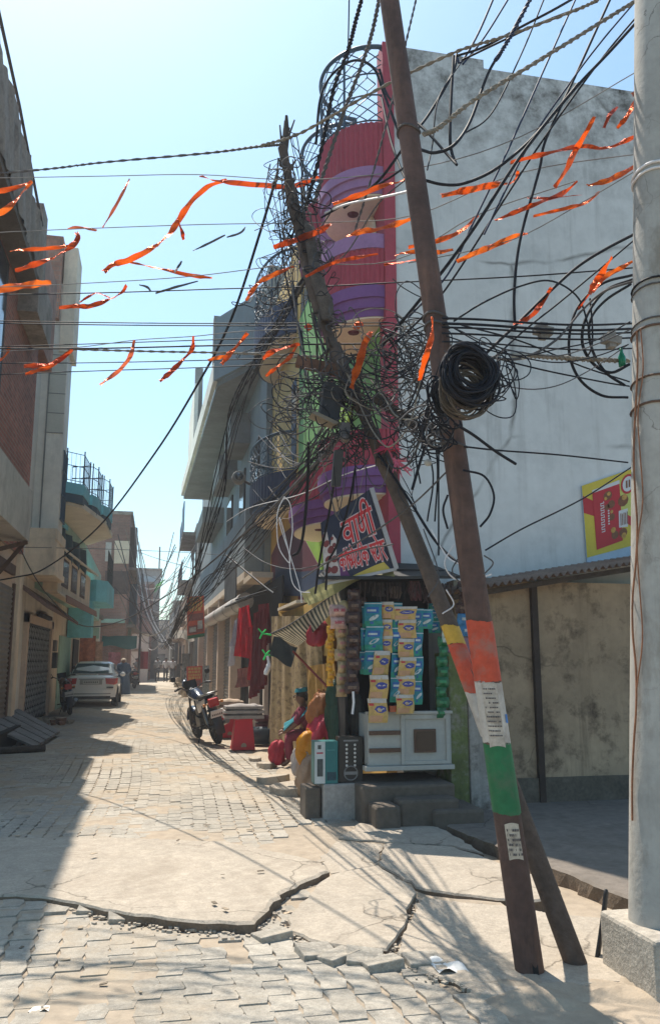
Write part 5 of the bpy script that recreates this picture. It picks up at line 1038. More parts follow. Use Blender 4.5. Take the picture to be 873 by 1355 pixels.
# lane clutter in the distance
q=M(); q.tube([(-.95,52,0),(-.95,52,6.8)],.07,8); tag(q.build('lane_pole',cable_grey),'thin grey pole carrying the wire tangle by the bare brick house','pole')
q=M(); q.tube([(.05,72,8.9),(.05,72,11.2)],.06,6); tag(q.build('roof_mast',iron_black),'short black mast on the far flat roof','mast')
fl=aY(207,775,58); q=M(); q.grid(lambda u,v:V((fl.x-.1+.75*u*(1-v*.75),58+.1*sn(u*5),fl.z-.5+1.0*u-.35*u*v+.4*v*(1-u))),8,5); tag(q.build('green_flag',thin('flag_green',(.12,.33,.14),.4)),'pale green flag fluttering over the far roofs','flag')
def cloth_aw(x0,x1,y,z0,z1,m,lab,cat='awning'):
    q=M(); q.grid(lambda u,v:V((x0+(x1-x0)*u,y-.8*v+.06*sn(u*9),z1+(z0-z1)*v+.1*sn(u*6)*v)),10,5); return tag(q.build('shop_awning',m),lab,cat)
cloth_aw(-2.9,-1.35,48,2.9,3.7,thin('aw_pale',(.26,.36,.26),.3),'pale green awning on the left beyond the car'); cloth_aw(-2.7,-.95,44,2.15,2.75,thin('aw_green',(.015,.10,.07),.3),'dark green drooping awning over the left shops'); cloth_aw(.9,1.9,42,2.5,3.0,thin('aw_tan',(.2,.17,.13),.3),'dull tan awning on the right before the lane houses')
for (x,y,z,sx,sz,m,lab,nm) in ((-.75,54,1.5,.32,.55,paint_red,'red notice board beside the white walled house','notice_board'),(-2.0,43,1.4,.3,.5,mat('dress_pink',(.40,.13,.13),.8,.4,6,.2,0),'pink dress hung at the left shops beyond the car','hanging_dress'),(-2.75,35,1.8,.35,.7,mat('dress_or',(.35,.12,.06),.8,.4,6,.2,0),'orange patterned garment hung at the doorway behind the car','hanging_dress'),(-2.5,36.5,1.7,.3,.6,mat('dress_tan',(.36,.22,.15),.8,.4,6,.2,0),'tan garment hung beside the orange one behind the car','hanging_dress'),(1.85,50,1.0,.3,.9,mat('goods_grey',(.2,.2,.19),.8,.4,6,.2,0),'grey goods stacked on the right lane edge','goods_stack'),(1.75,64,.7,.4,.5,mat('goods_dk',(.09,.085,.08),.8,.4,6,.2,0),'dark goods heaped at the far right lane edge','goods_stack')):
    q=M(); q.grid(lambda u,v:V((x+sx*(u-.5)*2,y+.06*sn(u*8),z+sz*(v-.5)*2)),8,6); q.box(x-sx*.9,x+sx*.9,y+.08,y+.3,z-sz*.95,z+sz*.95); tag(q.build(nm,m),lab,nm.replace('_',' '))
# stone heaps along right edge in distance
for i,(px,py) in enumerate(((243,918),(238,912),(232,905),(249,926))):
    p=aZ(px,py); q=M()
    for k in range(7): stone(q,p.x+U(-.2,.3),p.y+U(-.8,.8),U(0,.25),U(.1,.2))
    tag(q.build('rubble_pile',rubble_m),['pale rubble pile by the low orange board','smaller rubble pile just beyond the orange board','far rubble pile near the walking men','rubble pile nearest the motorcycle front'][i],'rubble')
# ---- plank platform at left
pl=empty('plank_platform',(-2.4,16.8,0),'weathered grey plank ramp lying tilted over a drain at the left edge','platform')
A=aZ(-30,952,.42); B=aZ(18,937,.42); Cc=aZ(76,972,.08); D_=aZ(36,988,.08)
A=aZ(-22,958,.42); B=aZ(16,932,.52); Cc=aZ(80,967,.10); D_=aZ(46,988,.06)
f=lambda u,v:(A*(1-v)+B*v)*(1-u)+(D_*(1-v)+Cc*v)*u
for k in range(5):
    v0,v1=k/5+.015,(k+1)/5-.015; q=M(); q.plate([f(0,v0),f(1,v0),f(1,v1),f(0,v1)],(0,0,-.04)); q.build('plank',mat('plank_grey',(.19,.18,.17),.85,.25,4,.2,.3,30,stain=(.08,.07,.06),st_amt=.5,st_scale=3),pl)
for u in (.25,.7): q=M(); q.beam(f(u,0)-V((0,0,.08)),f(u,1)-V((0,0,.08)),.07,.07); q.build('bearer',wood_dark,pl)
q=M(); q.box(-3.2,-2.5,14.5,17.2,-.1,.3); q.build('prop_block',dark_in,pl)
q=M(); q.tube([aZ(-10,994,.05),aZ(60,990,.05)],.06,7); tag(q.build('log',wood_dark),'dark log lying in front of the plank ramp','log')
for i,(px,py) in enumerate(((58,955),(70,958),(83,955),(40,947))):
    p=aZ(px,py); q=M(); 
    for k in range(6): stone(q,p.x+U(-.3,.3),p.y+U(-.4,.4),0,U(.06,.14))
    tag(q.build('rubble_pile',[rubble_m,mat('rubble_red',(.25,.13,.08),.95,.3,5,.2,.2)][i%2]),['grey rubble at the corner of the plank ramp','reddish rubble between the ramp and the dark motorcycle','grey rubble under the dark motorcycle','reddish rubble heap against the lattice gate'][i],'rubble')
# ================================================================ motorcycles
tyre_m=mat('tyre',(.018,.017,.016),.85,.2,9,.15,.2); chrome=mat('chrome',(.22,.22,.22),.35,.1,5,.05,0,metal=1); eng=mat('engine_grey',(.09,.09,.09),.5,.3,9,.2,.1,metal=.7)
red_lens=mat('red_lens',(.40,.02,.02),.2,.1,5,.05,0); blk_pl=mat('black_plastic',(.02,.02,.022),.45,.2,5,.1,0); plate_m=mat('plate_white',(.55,.55,.52),.5,.1,9,.1,0)
def motorcycle(label,paint,group=None):
    r=empty('motorcycle',(0,0,0),label,'motorcycle',group)
    for y,nm in ((-.64,'wheel'),(.66,'wheel')):
        q=M(); q.lathe([(.215,-.04),(.255,-.055),(.295,-.035),(.305,0),(.295,.035),(.255,.055),(.215,.04)],(0,y,.305),26,'x'); wv_=q.build('wheel',tyre_m,r,local=True)
        q=M(); q.lathe([(.20,-.035),(.222,-.035),(.222,.035),(.20,.035),(.20,-.035)],(0,y,.305),26,'x'); q.lathe([(0,-.07),(.05,-.07),(.06,-.03),(.06,.03),(.05,.07),(0,.07)],(0,y,.305),12,'x')
        for k in range(5): a=2*PI*k/5; q.beam((0,y+.04*cs(a),.305+.04*sn(a)),(0,y+.21*cs(a),.305+.21*sn(a)),.02,.04,(1,0,0))
        q.build('rim',eng,wv_,local=True)
    q=M(); q.tube(spline([(0,.42,.95),(0,.2,.78),(0,-.1,.75),(0,-.75,.82)],5),.025,8); q.tube(spline([(0,.40,.86),(0,.33,.45),(0,.1,.27),(0,-.2,.3),(0,-.25,.72)],5),.022,8)
    for s in (-1,1): q.tube([(.07*s,-.22,.36),(.09*s,-.64,.305)],.022,7); q.tube([(.10*s,-.62,.34),(.11*s,-.5,.74)],.024,8); q.tube([(.075*s,.40,.92),(.085*s,.66,.305)],.022,8)
    q.build('frame',blk_pl,r,local=True)
    q=M()
    for s in (-1,1): q.tube([(.105*s,-.61,.40),(.112*s,-.52,.68)],.034,9)
    q.build('shock_absorber',chrome,r,local=True)
    q=M(); q.obox((0,.06,.38),(.11,0,0),(0,.14,.02),(0,-.02,.12)); q.obox((0,.12,.56),(.075,0,0),(0,.08,-.05),(0,.05,.10)); q.build('engine',eng,r,.015,local=True)
    q=M(); secs=[(.46,.05,.86,.04),(.40,.11,.90,.09),(.22,.135,.91,.115),(.02,.115,.86,.09),(-.10,.06,.83,.05)]
    def tank(u,v):
        t=u*(len(secs)-1); i=min(int(t),len(secs)-2); k=t-i; y,wd,z,h=[secs[i][j]*(1-k)+secs[i+1][j]*k for j in range(4)]; a=2*PI*v; return V((wd*cs(a),y,z+h*sn(a)))
    q.grid(tank,14,16); q.build('fuel_tank',paint,r,local=True)
    q=M(); secs2=[(-.08,.08,.86,.045),(-.25,.125,.87,.05),(-.5,.125,.88,.05),(-.72,.10,.91,.045),(-.82,.05,.92,.03)]
    def seat(u,v):
        t=u*4; i=min(int(t),3); k=t-i; y,wd,z,h=[secs2[i][j]*(1-k)+secs2[i+1][j]*k for j in range(4)]; a=2*PI*v; return V((wd*cs(a),y,z+h*sn(a)))
    q.grid(seat,14,14); q.build('seat',black,r,local=True)
    for s in (-1,1): q=M(); q.plate([(.12*s,-.1,.8),(.13*s,-.55,.84),(.13*s,-.82,.9),(.12*s,-.72,.76),(.12*s,-.3,.6),(.11*s,-.12,.58)],(-.03*s,0,0)); q.build('side_panel',paint,r,local=True)
    q=M(); q.tube(spline([(-.12,-.62,.93),(-.12,-.8,.96),(-.09,-.9,.98),(.09,-.9,.98),(.12,-.8,.96),(.12,-.62,.93)],4),.014,6); q.build('grab_rail',chrome,r,local=True)
    def fender(yc,r0,a0,a1,wd,nm,m):
        q=M(); q.grid(lambda u,v:V((wd*(v-.5)*2,yc+(r0-.02*(2*v-1)**2)*cs(a0+(a1-a0)*u),.305+(r0-.02*(2*v-1)**2)*sn(a0+(a1-a0)*u))),14,5); q.build(nm,m,r,local=True)
    fender(-.64,.36,PI*.35,PI*1.08,.085,'rear_mudguard',blk_pl); fender(.66,.35,PI*.05,PI*.72,.07,'front_mudguard',paint)
    q=M(); q.obox((0,-.90,.80),(.10,0,0),(0,.035,.01),(0,.0,.075)); q.build('tail_light',red_lens,r,.02,local=True)
    q=M(); q.obox((0,-.985,.60),(.12,0,0),(0,.006,.004),(0,-.03,.065)); q.build('number_plate',plate_m,r,local=True)
    q=M(); 
    for k in range(6): q.obox((-.09+.036*k,-.995,.615),(.011,0,0),(0,.003,0),(0,-.008,.018)); q.obox((-.09+.036*k,-.981,.58),(.011,0,0),(0,.003,0),(0,-.008,.018))
    q.build('plate_print',black,r,local=True)
    for s in (-1,1):
        q=M(); q.ball((.17*s,-.86,.78),.03,.035,.03); q.tube([(.05*s,-.86,.79),(.17*s,-.86,.78)],.012,5); q.build('indicator',mat('amber',(.5,.17,.02),.3,.1,5,.05,0),r,local=True)
    q=M(); q.tube([(.13,.05,.28),(.15,-.3,.27),(.165,-.7,.36),(.17,-.95,.42)],[.022,.03,.048,.05],10); q.build('exhaust',chrome,r,local=True)
    hb=bpy.data.objects.new('handlebar',None); C.objects.link(hb); hb.parent=r
    q=M(); q.tube(spline([(-.36,.28,1.06),(-.25,.33,1.08),(-.1,.41,1.0),(.1,.41,1.0),(.25,.33,1.08),(.36,.28,1.06)],5),.015,7); q.build('bar',chrome,hb,local=True)
    for s in (-1,1):
        q=M(); q.tube([(.37*s,.27,1.06),(.26*s,.33,1.08)],.022,8); q.build('grip',black,hb,local=True)
        q=M(); q.tube([(.26*s,.34,1.09),(.33*s,.32,1.24)],.008,5); q.lathe([(0,-.01),(.05,-.008),(.055,.012),(0,.012)],(.35*s,.31,1.28),12,'y'); q.build('mirror',blk_pl,hb,local=True)
    q=M(); q.ball((0,.50,.93),.11,.10,.11); q.build('headlight',chrome,r,local=True)
    q=M(); q.grid(lambda u,v:V((.13*(u-.5)*2,.47+.06*v-.05*(2*u-1)**2,.95+.22*v)),6,4); q.build('visor',blk_pl,r,local=True)
    q=M(); q.tube([(-.1,-.1,.3),(-.24,-.14,.02)],.014,6); q.build('side_stand',blk_pl,r,local=True)
    q=M(); q.tube([(-.26,.02,.3),(.26,.02,.3)],.014,6); q.tube([(-.2,-.35,.36),(.2,-.35,.36)],.012,6); q.build('foot_peg',blk_pl,r,local=True)
    return r
blu=mat('bike_blue',(.025,.045,.095),.25,.15,5,.05,0,coat=.5); mrn=mat('bike_maroon',(.035,.012,.014),.3,.15,5,.05,0,coat=.4)
m1=motorcycle('dark blue motorcycle with red tail light parked before the red stools',blu,'parked motorcycles')
p=aZ(276,983); m1.location=(p.x+.02,p.y+.35,.0); m1.rotation_euler=(0,math.radians(-14),math.radians(13))
m2=motorcycle('dark motorcycle with red tail light in the left shade in front of the white car',mrn,'parked motorcycles')
p=aZ(93,945); m2.location=(p.x-.1,p.y+.3,0); m2.rotation_euler=(0,math.radians(-9),math.radians(12))
m4=copy_tree(m2); m4['label']='distant motorcycle beyond the veiled woman, facing along the lane'; m4.location=(-1.25,47,0); m4.rotation_euler=(0,math.radians(-6),math.radians(20))
m5=copy_tree(m1); m5['label']='motorcycle front poking out far down the right, beyond the orange board'; m5.location=(1.45,40,0); m5.rotation_euler=(0,math.radians(-7),math.radians(170))
# ================================================================ car (rear view)
car=empty('parked_car',(-2.07,29.0,0),'white sedan parked at the left wall seen from behind','car')
cw=mat('car_white',(.75,.74,.71),.25,.05,2,.03,0,coat=.6)
# stations along the car from rear (0) to nose: (y, half width, sill z, belt z, deck z)
st=[(0,.74,.40,.80,.92),(.05,.80,.28,.86,1.02),(.35,.845,.24,.90,1.03),(.8,.855,.22,.91,1.03),(1.6,.86,.21,.90,.98),(2.6,.86,.21,.88,.96),(3.1,.85,.22,.86,.95),(3.7,.82,.25,.78,.86),(4.0,.68,.34,.62,.70)]
q=M()
def ring(y,hw,z0,zb,zd): 
    return [(0,y,z0),(hw*.9,y,z0),(hw*.985,y,z0+.12),(hw,y,(z0+zb)/2),(hw*.985,y,zb),(hw*.93,y,zd-.02),(hw*.55,y,zd),(0,y,zd+.005)]
R_=[]
for s_ in st:
    h=ring(*s_); R_.append([V(a) for a in h]+[V((-a[0],a[1],a[2])) for a in h[-2:0:-1]])
n=len(R_[0]); q.add([a for r in R_ for a in r],[(i*n+j,i*n+(j+1)%n,(i+1)*n+(j+1)%n,(i+1)*n+j) for i in range(len(R_)-1) for j in range(n)],True); q.add(R_[0],[tuple(range(n))],False); q.add(R_[-1],[tuple(range(n))[::-1]],False)
b0=q.build('body',cw,car,local=True); sb_=b0.modifiers.new('sub','SUBSURF'); sb_.levels=sb_.render_levels=1
q=M(); ys=[.42,.62,1.0,1.5,2.1,2.55,2.95]; hw=[.70,.655,.61,.61,.62,.66,.71]; zt_=[1.05,1.24,1.43,1.49,1.47,1.33,1.0]
rings=[]
for y,wd,z in zip(ys,hw,zt_):
    h=[(.80,y,.98),(wd+.05*(z<1.2),y,max(.99,z-.07)),(wd*.82,y,z-.01),(0,y,z+.01)]; rings.append([V(a) for a in h]+[V((-a[0],a[1],a[2])) for a in h[-2::-1]])
n=7; q.add([a for r in rings for a in r],[(i*n+j,i*n+j+1,(i+1)*n+j+1,(i+1)*n+j) for i in range(len(rings)-1) for j in range(n-1)],True); q.build('cabin',cw,car,local=True)
gl=glassmat('car_glass',(.03,.045,.06))
q=M(); q.add([(-.66,.445,1.075),(.66,.445,1.075),(.545,.93,1.40),(-.545,.93,1.40)],[(0,1,2,3)]); 
q.v=[p+V((0,-.02,.012)) for p in q.v]; q.build('rear_window',gl,car,local=True)
q=M()
for s in (-1,1):
    q.add([(.735*s,.75,1.05),(.735*s,2.6,1.05),(.675*s,2.2,1.38),(.665*s,1.05,1.38)],[(0,1,2,3)])
q.v=[p+V((.012 if p.x>0 else -.012,0,.01)) for p in q.v]; q.build('side_window',gl,car,local=True)
for s in (-1,1):
    q=M(); q.add([(.80*s,-.012,.92),(.44*s,-.035,.93),(.47*s,-.035,.74),(.74*s,-.02,.71),(.84*s,.12,.75),(.845*s,.22,.93)],[(0,1,2,3),(0,3,4,5)]); 
    for k in range(len(q.v)): q.v[k].y-=.012; q.v[k].x+=.015*s
    q.build('tail_light',red_lens,car,local=True)
    for y in (.72,3.25):
        q=M(); q.lathe([(.19,-.09),(.29,-.1),(.305,-.06),(.305,.06),(.29,.1),(.19,.09)],(.76*s,y,.305),24,'x'); w_=q.build('wheel',tyre_m,car,local=True); q=M(); q.lathe([(0,-.07),(.19,-.095),(.2,-.05),(.2,.05),(.19,.095),(0,.07)],(.76*s,y,.305),18,'x'); q.build('rim',eng,w_,local=True)
        q=M(); q.lathe([(.31,-.04),(.36,-.035),(.36,.035),(.31,.04)],(.83*s,y,.31),24,'x'); q.build('wheel_arch',blk_pl,car,local=True)
    q=M(); q.ball((.93*s,2.45,1.02),.10,.06,.08); q.tube([(.84*s,2.5,.98),(.93*s,2.45,1.02)],.02,6); q.build('door_mirror',cw,car,local=True)
q=M(); q.grid(lambda u,v:V(((u-.5)*1.62,-.06+.10*(2*u-1)**4,.30+.26*v-.0)),12,4); q.build('bumper',cw,car,local=True); q=M(); q.grid(lambda u,v:V(((u-.5)*1.5,-.075+.10*(2*u-1)**4,.24+.1*v)),12,2); q.build('bumper_lip',blk_pl,car,local=True)
q=M(); q.grid(lambda u,v:V(((u-.5)*1.3,-.07+.05*(2*u-1)**4,.40+.035*v)),10,1); q.build('chrome_strip',chrome,car,local=True)
for s in (-1,1): q=M(); q.box(.5*s-.13,.5*s+.13,-.072,-.05,.56,.60) if False else q.box(.62*s-.11,.62*s+.11,-.045,-.01,.60,.645); q.build('reflector',blk_pl,car,local=True)
q=M(); q.box(-.36,.36,-.05,-.02,.72,.88); q.build('plate_recess',mat('recess_g',(.28,.28,.26),.5,.1,5,.05,0),car,local=True); q=M(); q.box(-.26,.26,-.056,-.05,.745,.85); q.build('number_plate',plate_m,car,local=True); q=M()
for k in range(8): q.box(-.23+.06*k,-.19+.06*k,-.0575,-.056,.77,.825)
q.build('plate_print',mat('plate_ink',(.08,.08,.08),.6,.2,9,.1,0),car,local=True)
q=M(); q.box(-.4,.4,-.058,-.045,.885,.91); q.build('trunk_strip',chrome,car,local=True)
q=M(); q.tube([(0,1.05,1.45),(0,.9,1.62)],.008,5); q.build('aerial',black,car,local=True)
# ================================================================ people
skin_m=mat('skin',(.17,.085,.052),.6,.1,8,.05,0); hair_m=mat('hair',(.012,.01,.009),.6,.2,20,.1,0)
def skinned(name,J,E_,Rd,m,parent,root='pelvis',sub=1):
    names=list(J); me=bpy.data.meshes.new(name+'_cage'); me.from_pydata([J[k] for k in names],[(names.index(a),names.index(b)) for a,b in E_],[]); o=bpy.data.objects.new(name,me); C.objects.link(o)
    o.modifiers.new('skin','SKIN'); o.modifiers.new('sub','SUBSURF').levels=sub; o.modifiers['sub'].render_levels=sub
    for i,k in enumerate(names):
        d=me.skin_vertices[0].data[i]; r=Rd[k]; d.radius=(r,r) if not isinstance(r,tuple) else r; d.use_root=(k==root)
    dg=bpy.context.evaluated_depsgraph_get(); ev=o.evaluated_get(dg); m2=bpy.data.meshes.new_from_object(ev); bpy.data.objects.remove(o); o=bpy.data.objects.new(name,m2); C.objects.link(o); o.parent=parent
    m2.materials.clear(); m2.materials.append(m)
    for p_ in m2.polygons: p_.use_smooth=True
    return o
def walker(label,loc,rz,shirt,trouser,ht=1.68,ph=1,group=None,arm=0.):
    r=empty('person',loc,label,'person',group); r.rotation_euler=(0,0,rz); s=ht/1.7; st_=.19*ph
    J=dict(pelvis=(0,0,.92),waist=(0,0,1.08),chest=(0,.01,1.3),neck=(0,.01,1.46),head=(0,-.02,1.52),crown=(0,-.02,1.66))
    for nm,sx,d in (('l',-1,1),('r',1,-1)):
        J.update({nm+'sh':(.17*sx,.01,1.4),nm+'el':(.24*sx,.05*d-.0,1.13),nm+'wr':(.23*sx,-.06-.09*d,.9+arm),nm+'ha':(.22*sx,-.09-.1*d,.82+arm*1.6),nm+'hip':(.09*sx,0,.86),nm+'kn':(.10*sx,-.06+st_*d*.5,.48),nm+'an':(.10*sx,st_*d,.09),nm+'to':(.11*sx,st_*d-.16,.035)})
    E_=[('pelvis','waist'),('waist','chest'),('chest','neck'),('neck','head'),('head','crown')]+[x for n in 'lr' for x in (('chest',n+'sh'),(n+'sh',n+'el'),(n+'el',n+'wr'),(n+'wr',n+'ha'),('pelvis',n+'hip'),(n+'hip',n+'kn'),(n+'kn',n+'an'),(n+'an',n+'to'))]
    R_=dict(pelvis=.12,waist=.115,chest=(.13,.12),neck=.055,head=.085,crown=.07)
    for n in 'lr': R_.update({n+'sh':.065,n+'el':.043,n+'wr':.03,n+'ha':.035,n+'hip':.085,n+'kn':.055,n+'an':.04,n+'to':.035})
    J={k:V(v)*s for k,v in J.items()}; skinned('body',J,E_,R_,skin_m,r)
    g=lambda ks,up:{k:((R_[k][0]+up,R_[k][1]+up) if isinstance(R_[k],tuple) else R_[k]+up) for k in ks}
    ks=['pelvis','waist','chest','lsh','rsh','lel','rel']; J2={k:J[k] for k in ks}; J2['pelvis']=J2['pelvis']-V((0,0,.04)); skinned('shirt',J2,[('pelvis','waist'),('waist','chest'),('chest','lsh'),('lsh','lel'),('chest','rsh'),('rsh','rel')],g(ks,.022),shirt,r)
    ks=['pelvis','lhip','rhip','lkn','rkn','lan','ran']; J3={k:J[k] for k in ks}; skinned('trousers',J3,[('pelvis','lhip'),('lhip','lkn'),('lkn','lan'),('pelvis','rhip'),('rhip','rkn'),('rkn','ran')],g(ks,.022),trouser,r)
    q=M(); q.ball((0,.005*s,1.64*s),.095,.105,.09); q.build('hair',hair_m,r,local=True); q=M(); q.ball((0,-.115*s,1.57*s),.014,.02,.022); q.build('nose',skin_m,r,local=True)
    for n,d in (('lto',0),('rto',0)): q=M(); q.ball(J[n]+V((0,.05,0)),.05,.13,.045); q.build('shoe',black,r,local=True)
    return r
sh_w=mat('shirt_white',(.50,.50,.50),.8,.1,6,.05,0); sh_c=mat('shirt_check',(.30,.31,.33),.8,.4,22,.2,0); sh_l=mat('shirt_light',(.42,.43,.45),.8,.15,9,.1,0); tr_d=mat('trousers_dark',(.035,.038,.045),.85,.2,6,.1,0)
for px,py,sh,ph,lab,h,am in ((208,901,sh_c,.7,'man in grey checked shirt walking at the left of the distant group',1.68,0),(219,902,sh_w,-.9,'man in white shirt in the middle of the distant group',1.66,.1),(228,902,sh_l,.8,'man in pale shirt at the right of the distant group',1.64,0),(236,896,sh_l,-.6,'man in pale shirt behind the distant group',1.66,0)):
    walker(lab,aZ(px,py),U(-.15,.15),sh,tr_d,h,ph,'men walking up the lane',am)
walker('small figure in a dusty pink top standing far left of the walking men',aZ(194,900),.3,mat('shirt_pink',(.35,.17,.15),.8,.2,6,.1,0),mat('trousers_brown',(.12,.07,.06),.8,.2,6,.1,0),1.15,.3)
walker('man in dark clothes beside the distant parked motorcycle',aZ(180,903),1.2,mat('shirt_dk',(.10,.11,.12),.8,.2,6,.1,0),tr_d,1.62,.3)
# veiled woman walking
vw=empty('person',aZ(162,920),'woman in long dark blue veil robe and beige headscarf walking beside the white car','person')
Jw=dict(pelvis=V((0,0,.9)),chest=V((0,0,1.25)),neck=V((0,0,1.4)),head=V((0,-.01,1.46)),crown=V((0,-.01,1.56)),lsh=V((-.16,0,1.33)),lel=V((-.24,.0,1.06)),lwr=V((-.13,-.16,.98)),rsh=V((.16,0,1.33)),rel=V((.24,0,1.06)),rwr=V((.13,-.16,.98)),lhip=V((-.09,0,.85)),lan=V((-.09,-.06,.08)),rhip=V((.09,0,.85)),ran=V((.1,.1,.08)))
skinned('body',Jw,[('pelvis','chest'),('chest','neck'),('neck','head'),('head','crown'),('chest','lsh'),('lsh','lel'),('lel','lwr'),('chest','rsh'),('rsh','rel'),('rel','rwr'),('pelvis','lhip'),('lhip','lan'),('pelvis','rhip'),('rhip','ran')],dict(pelvis=.12,chest=.12,neck=.05,head=.085,crown=.07,lsh=.06,lel=.045,lwr=.035,rsh=.06,rel=.045,rwr=.035,lhip=.08,lan=.045,rhip=.08,ran=.045),skin_m,vw)
q=M()
def robe(u,v):
    a=2*PI*u; prof=[(.34,.03),(.32,.3),(.28,.7),(.25,1.0),(.25,1.2),(.19,1.36),(.09,1.44)]; t=v*6; i=min(int(t),5); k=t-i; r_=prof[i][0]*(1-k)+prof[i+1][0]*k; z=prof[i][1]*(1-k)+prof[i+1][1]*k
    f_=1+.07*sn(7*a)*(1-v)**.6; return V((r_*cs(a)*f_,r_*.72*sn(a)*f_,z))
q.grid(robe,36,18)
for s in (-1,1): q.tube(spline([(.17*s,0,1.34),(.28*s,.0,1.08),(.15*s,-.18,.98)],5),[.09]*5+[.08]*5+[.07],9)
q.build('robe',mat('robe_blue',(.035,.075,.135),.85,.15,5,.08,0),vw,local=True)
q=M(); q.ball((0,.02,1.47),.125,.13,.14); q.grid(lambda u,v:V(((.10+.13*v)*cs(2*PI*u),(.09+.08*v)*sn(2*PI*u),1.42-.22*v+.03*sn(4*PI*u)*v)),20,5); q.build('headscarf',mat('scarf_beige',(.42,.34,.26),.85,.15,6,.1,0),vw,local=True)
q=M(); q.ball((0,-.10,1.47),.07,.05,.085); q.ball((0,-.15,1.46),.013,.014,.02); q.build('face',skin_m,vw,local=True)
# person seated on the shop ledge, facing the lane
sp0=aZ(383,1016); sp0=V((sp0.x+.1,sp0.y+.15,0))
sp_=empty('person',sp0,'seated person in maroon with a teal scarf leaning forward beside the plastic bags','person')
JS=dict(pelvis=V((.32,.05,.42)),waist=V((.27,.04,.56)),chest=V((.17,.02,.76)),neck=V((.12,.0,.89)),head=V((.07,-.03,.96)),crown=V((.06,-.03,1.06)),
 lsh=V((.10,-.15,.80)),lel=V((-.04,-.2,.60)),lwr=V((-.16,-.14,.52)),lha=V((-.21,-.12,.49)),rsh=V((.14,.18,.80)),rel=V((0,.22,.62)),rwr=V((-.12,.16,.54)),rha=V((-.17,.14,.51)),
 lhip=V((.28,-.06,.40)),lkn=V((-.12,-.12,.46)),lan=V((-.10,-.12,.09)),lto=V((-.22,-.13,.03)),rhip=V((.28,.13,.40)),rkn=V((-.08,.16,.46)),ran=V((-.04,.16,.09)),rto=V((-.16,.17,.03)))
ES=[('pelvis','waist'),('waist','chest'),('chest','neck'),('neck','head'),('head','crown')]+[x for n in 'lr' for x in (('chest',n+'sh'),(n+'sh',n+'el'),(n+'el',n+'wr'),(n+'wr',n+'ha'),('pelvis',n+'hip'),(n+'hip',n+'kn'),(n+'kn',n+'an'),(n+'an',n+'to'))]
RS=dict(pelvis=.13,waist=.115,chest=.12,neck=.05,head=.085,crown=.07)
for n in 'lr': RS.update({n+'sh':.06,n+'el':.042,n+'wr':.03,n+'ha':.034,n+'hip':.085,n+'kn':.06,n+'an':.04,n+'to':.032})
skinned('body',JS,ES,RS,skin_m,sp_)
ks=['pelvis','waist','chest','lsh','lel','rsh','rel']; skinned('kurta',{k:JS[k] for k in ks},[('pelvis','waist'),('waist','chest'),('chest','lsh'),('lsh','lel'),('chest','rsh'),('rsh','rel')],{k:RS[k]+.025 for k in ks},mat('kurta_maroon',(.14,.015,.035),.85,.25,9,.1,0),sp_)
ks=['pelvis','lhip','lkn','lan','rhip','rkn','ran']; skinned('trousers',{k:JS[k] for k in ks},[('pelvis','lhip'),('lhip','lkn'),('lkn','lan'),('pelvis','rhip'),('rhip','rkn'),('rkn','ran')],{k:RS[k]+(.03 if k[1:]!='an' else .012) for k in ks},mat('trousers_maroon',(.20,.03,.05),.85,.25,9,.1,0),sp_)
for n in 'lr':
    for k in range(5):
        q=M(); a=JS[n+'ha']; dy=(k-2)*.017; L_=(.045,.06,.065,.06,.05)[k]; q.tube([a+V((.0,dy,0)),a+V((-L_*.6,dy*1.2,-.01)),a+V((-L_*.85,dy*1.2,-.035))],[.010,.009,.006],6); q.build('finger',skin_m,sp_,local=True)
q=M(); q.ball((.09,-.03,1.055),.085,.095,.08); q.ball((.16,-.03,1.0),.05,.06,.06); q.build('hair',hair_m,sp_,local=True)
q=M(); q.grid(lambda u,v:V((.085+.10*cs(2*PI*u)*(1-.15*v),-.03+.105*sn(2*PI*u)*(1-.15*v),1.075+.055*v+.012*cs(2*PI*u))),20,3)
q.grid(lambda u,v:V((.22-.42*u+.05*v,-.22+.24*v-.03*sn(u*5),.86-.33*u+.07*sn(PI*v)+.015*sn(v*14)+.012*sn(u*11+v*5))),16,12)
q.build('teal_scarf',mat('scarf_teal',(.012,.17,.21),.85,.25,9,.15,0),sp_,local=True)
q=M(); q.ball((-.022,-.03,1.0),.014,.016,.02); q.build('nose',skin_m,sp_,local=True)
for s in (-1,1): q=M(); q.ball((-.008,-.03+.035*s,1.02),.008,.011,.008); q.build('eye',black,sp_,local=True)
q=M(); q.ball((-.01,-.03,.955),.010,.022,.007); q.build('mouth',mat('lips',(.14,.04,.035),.5,.1,5,.05,0),sp_,local=True)
q=M(); q.box(sp0.x+.12,sp0.x+.8,sp0.y-.3,sp0.y+.6,-.1,.32); tag(q.build('shop_ledge',concrete,None,.02),'concrete ledge under the seated person','ledge')
bag('cloth_bag',368,996,.12,.17,aZ(383,1016).y+.1,mat('bag_crimson',(.36,.02,.04),.7,.3,6,.15,.1),'crimson cloth bag on the ground left of the seated person',11)
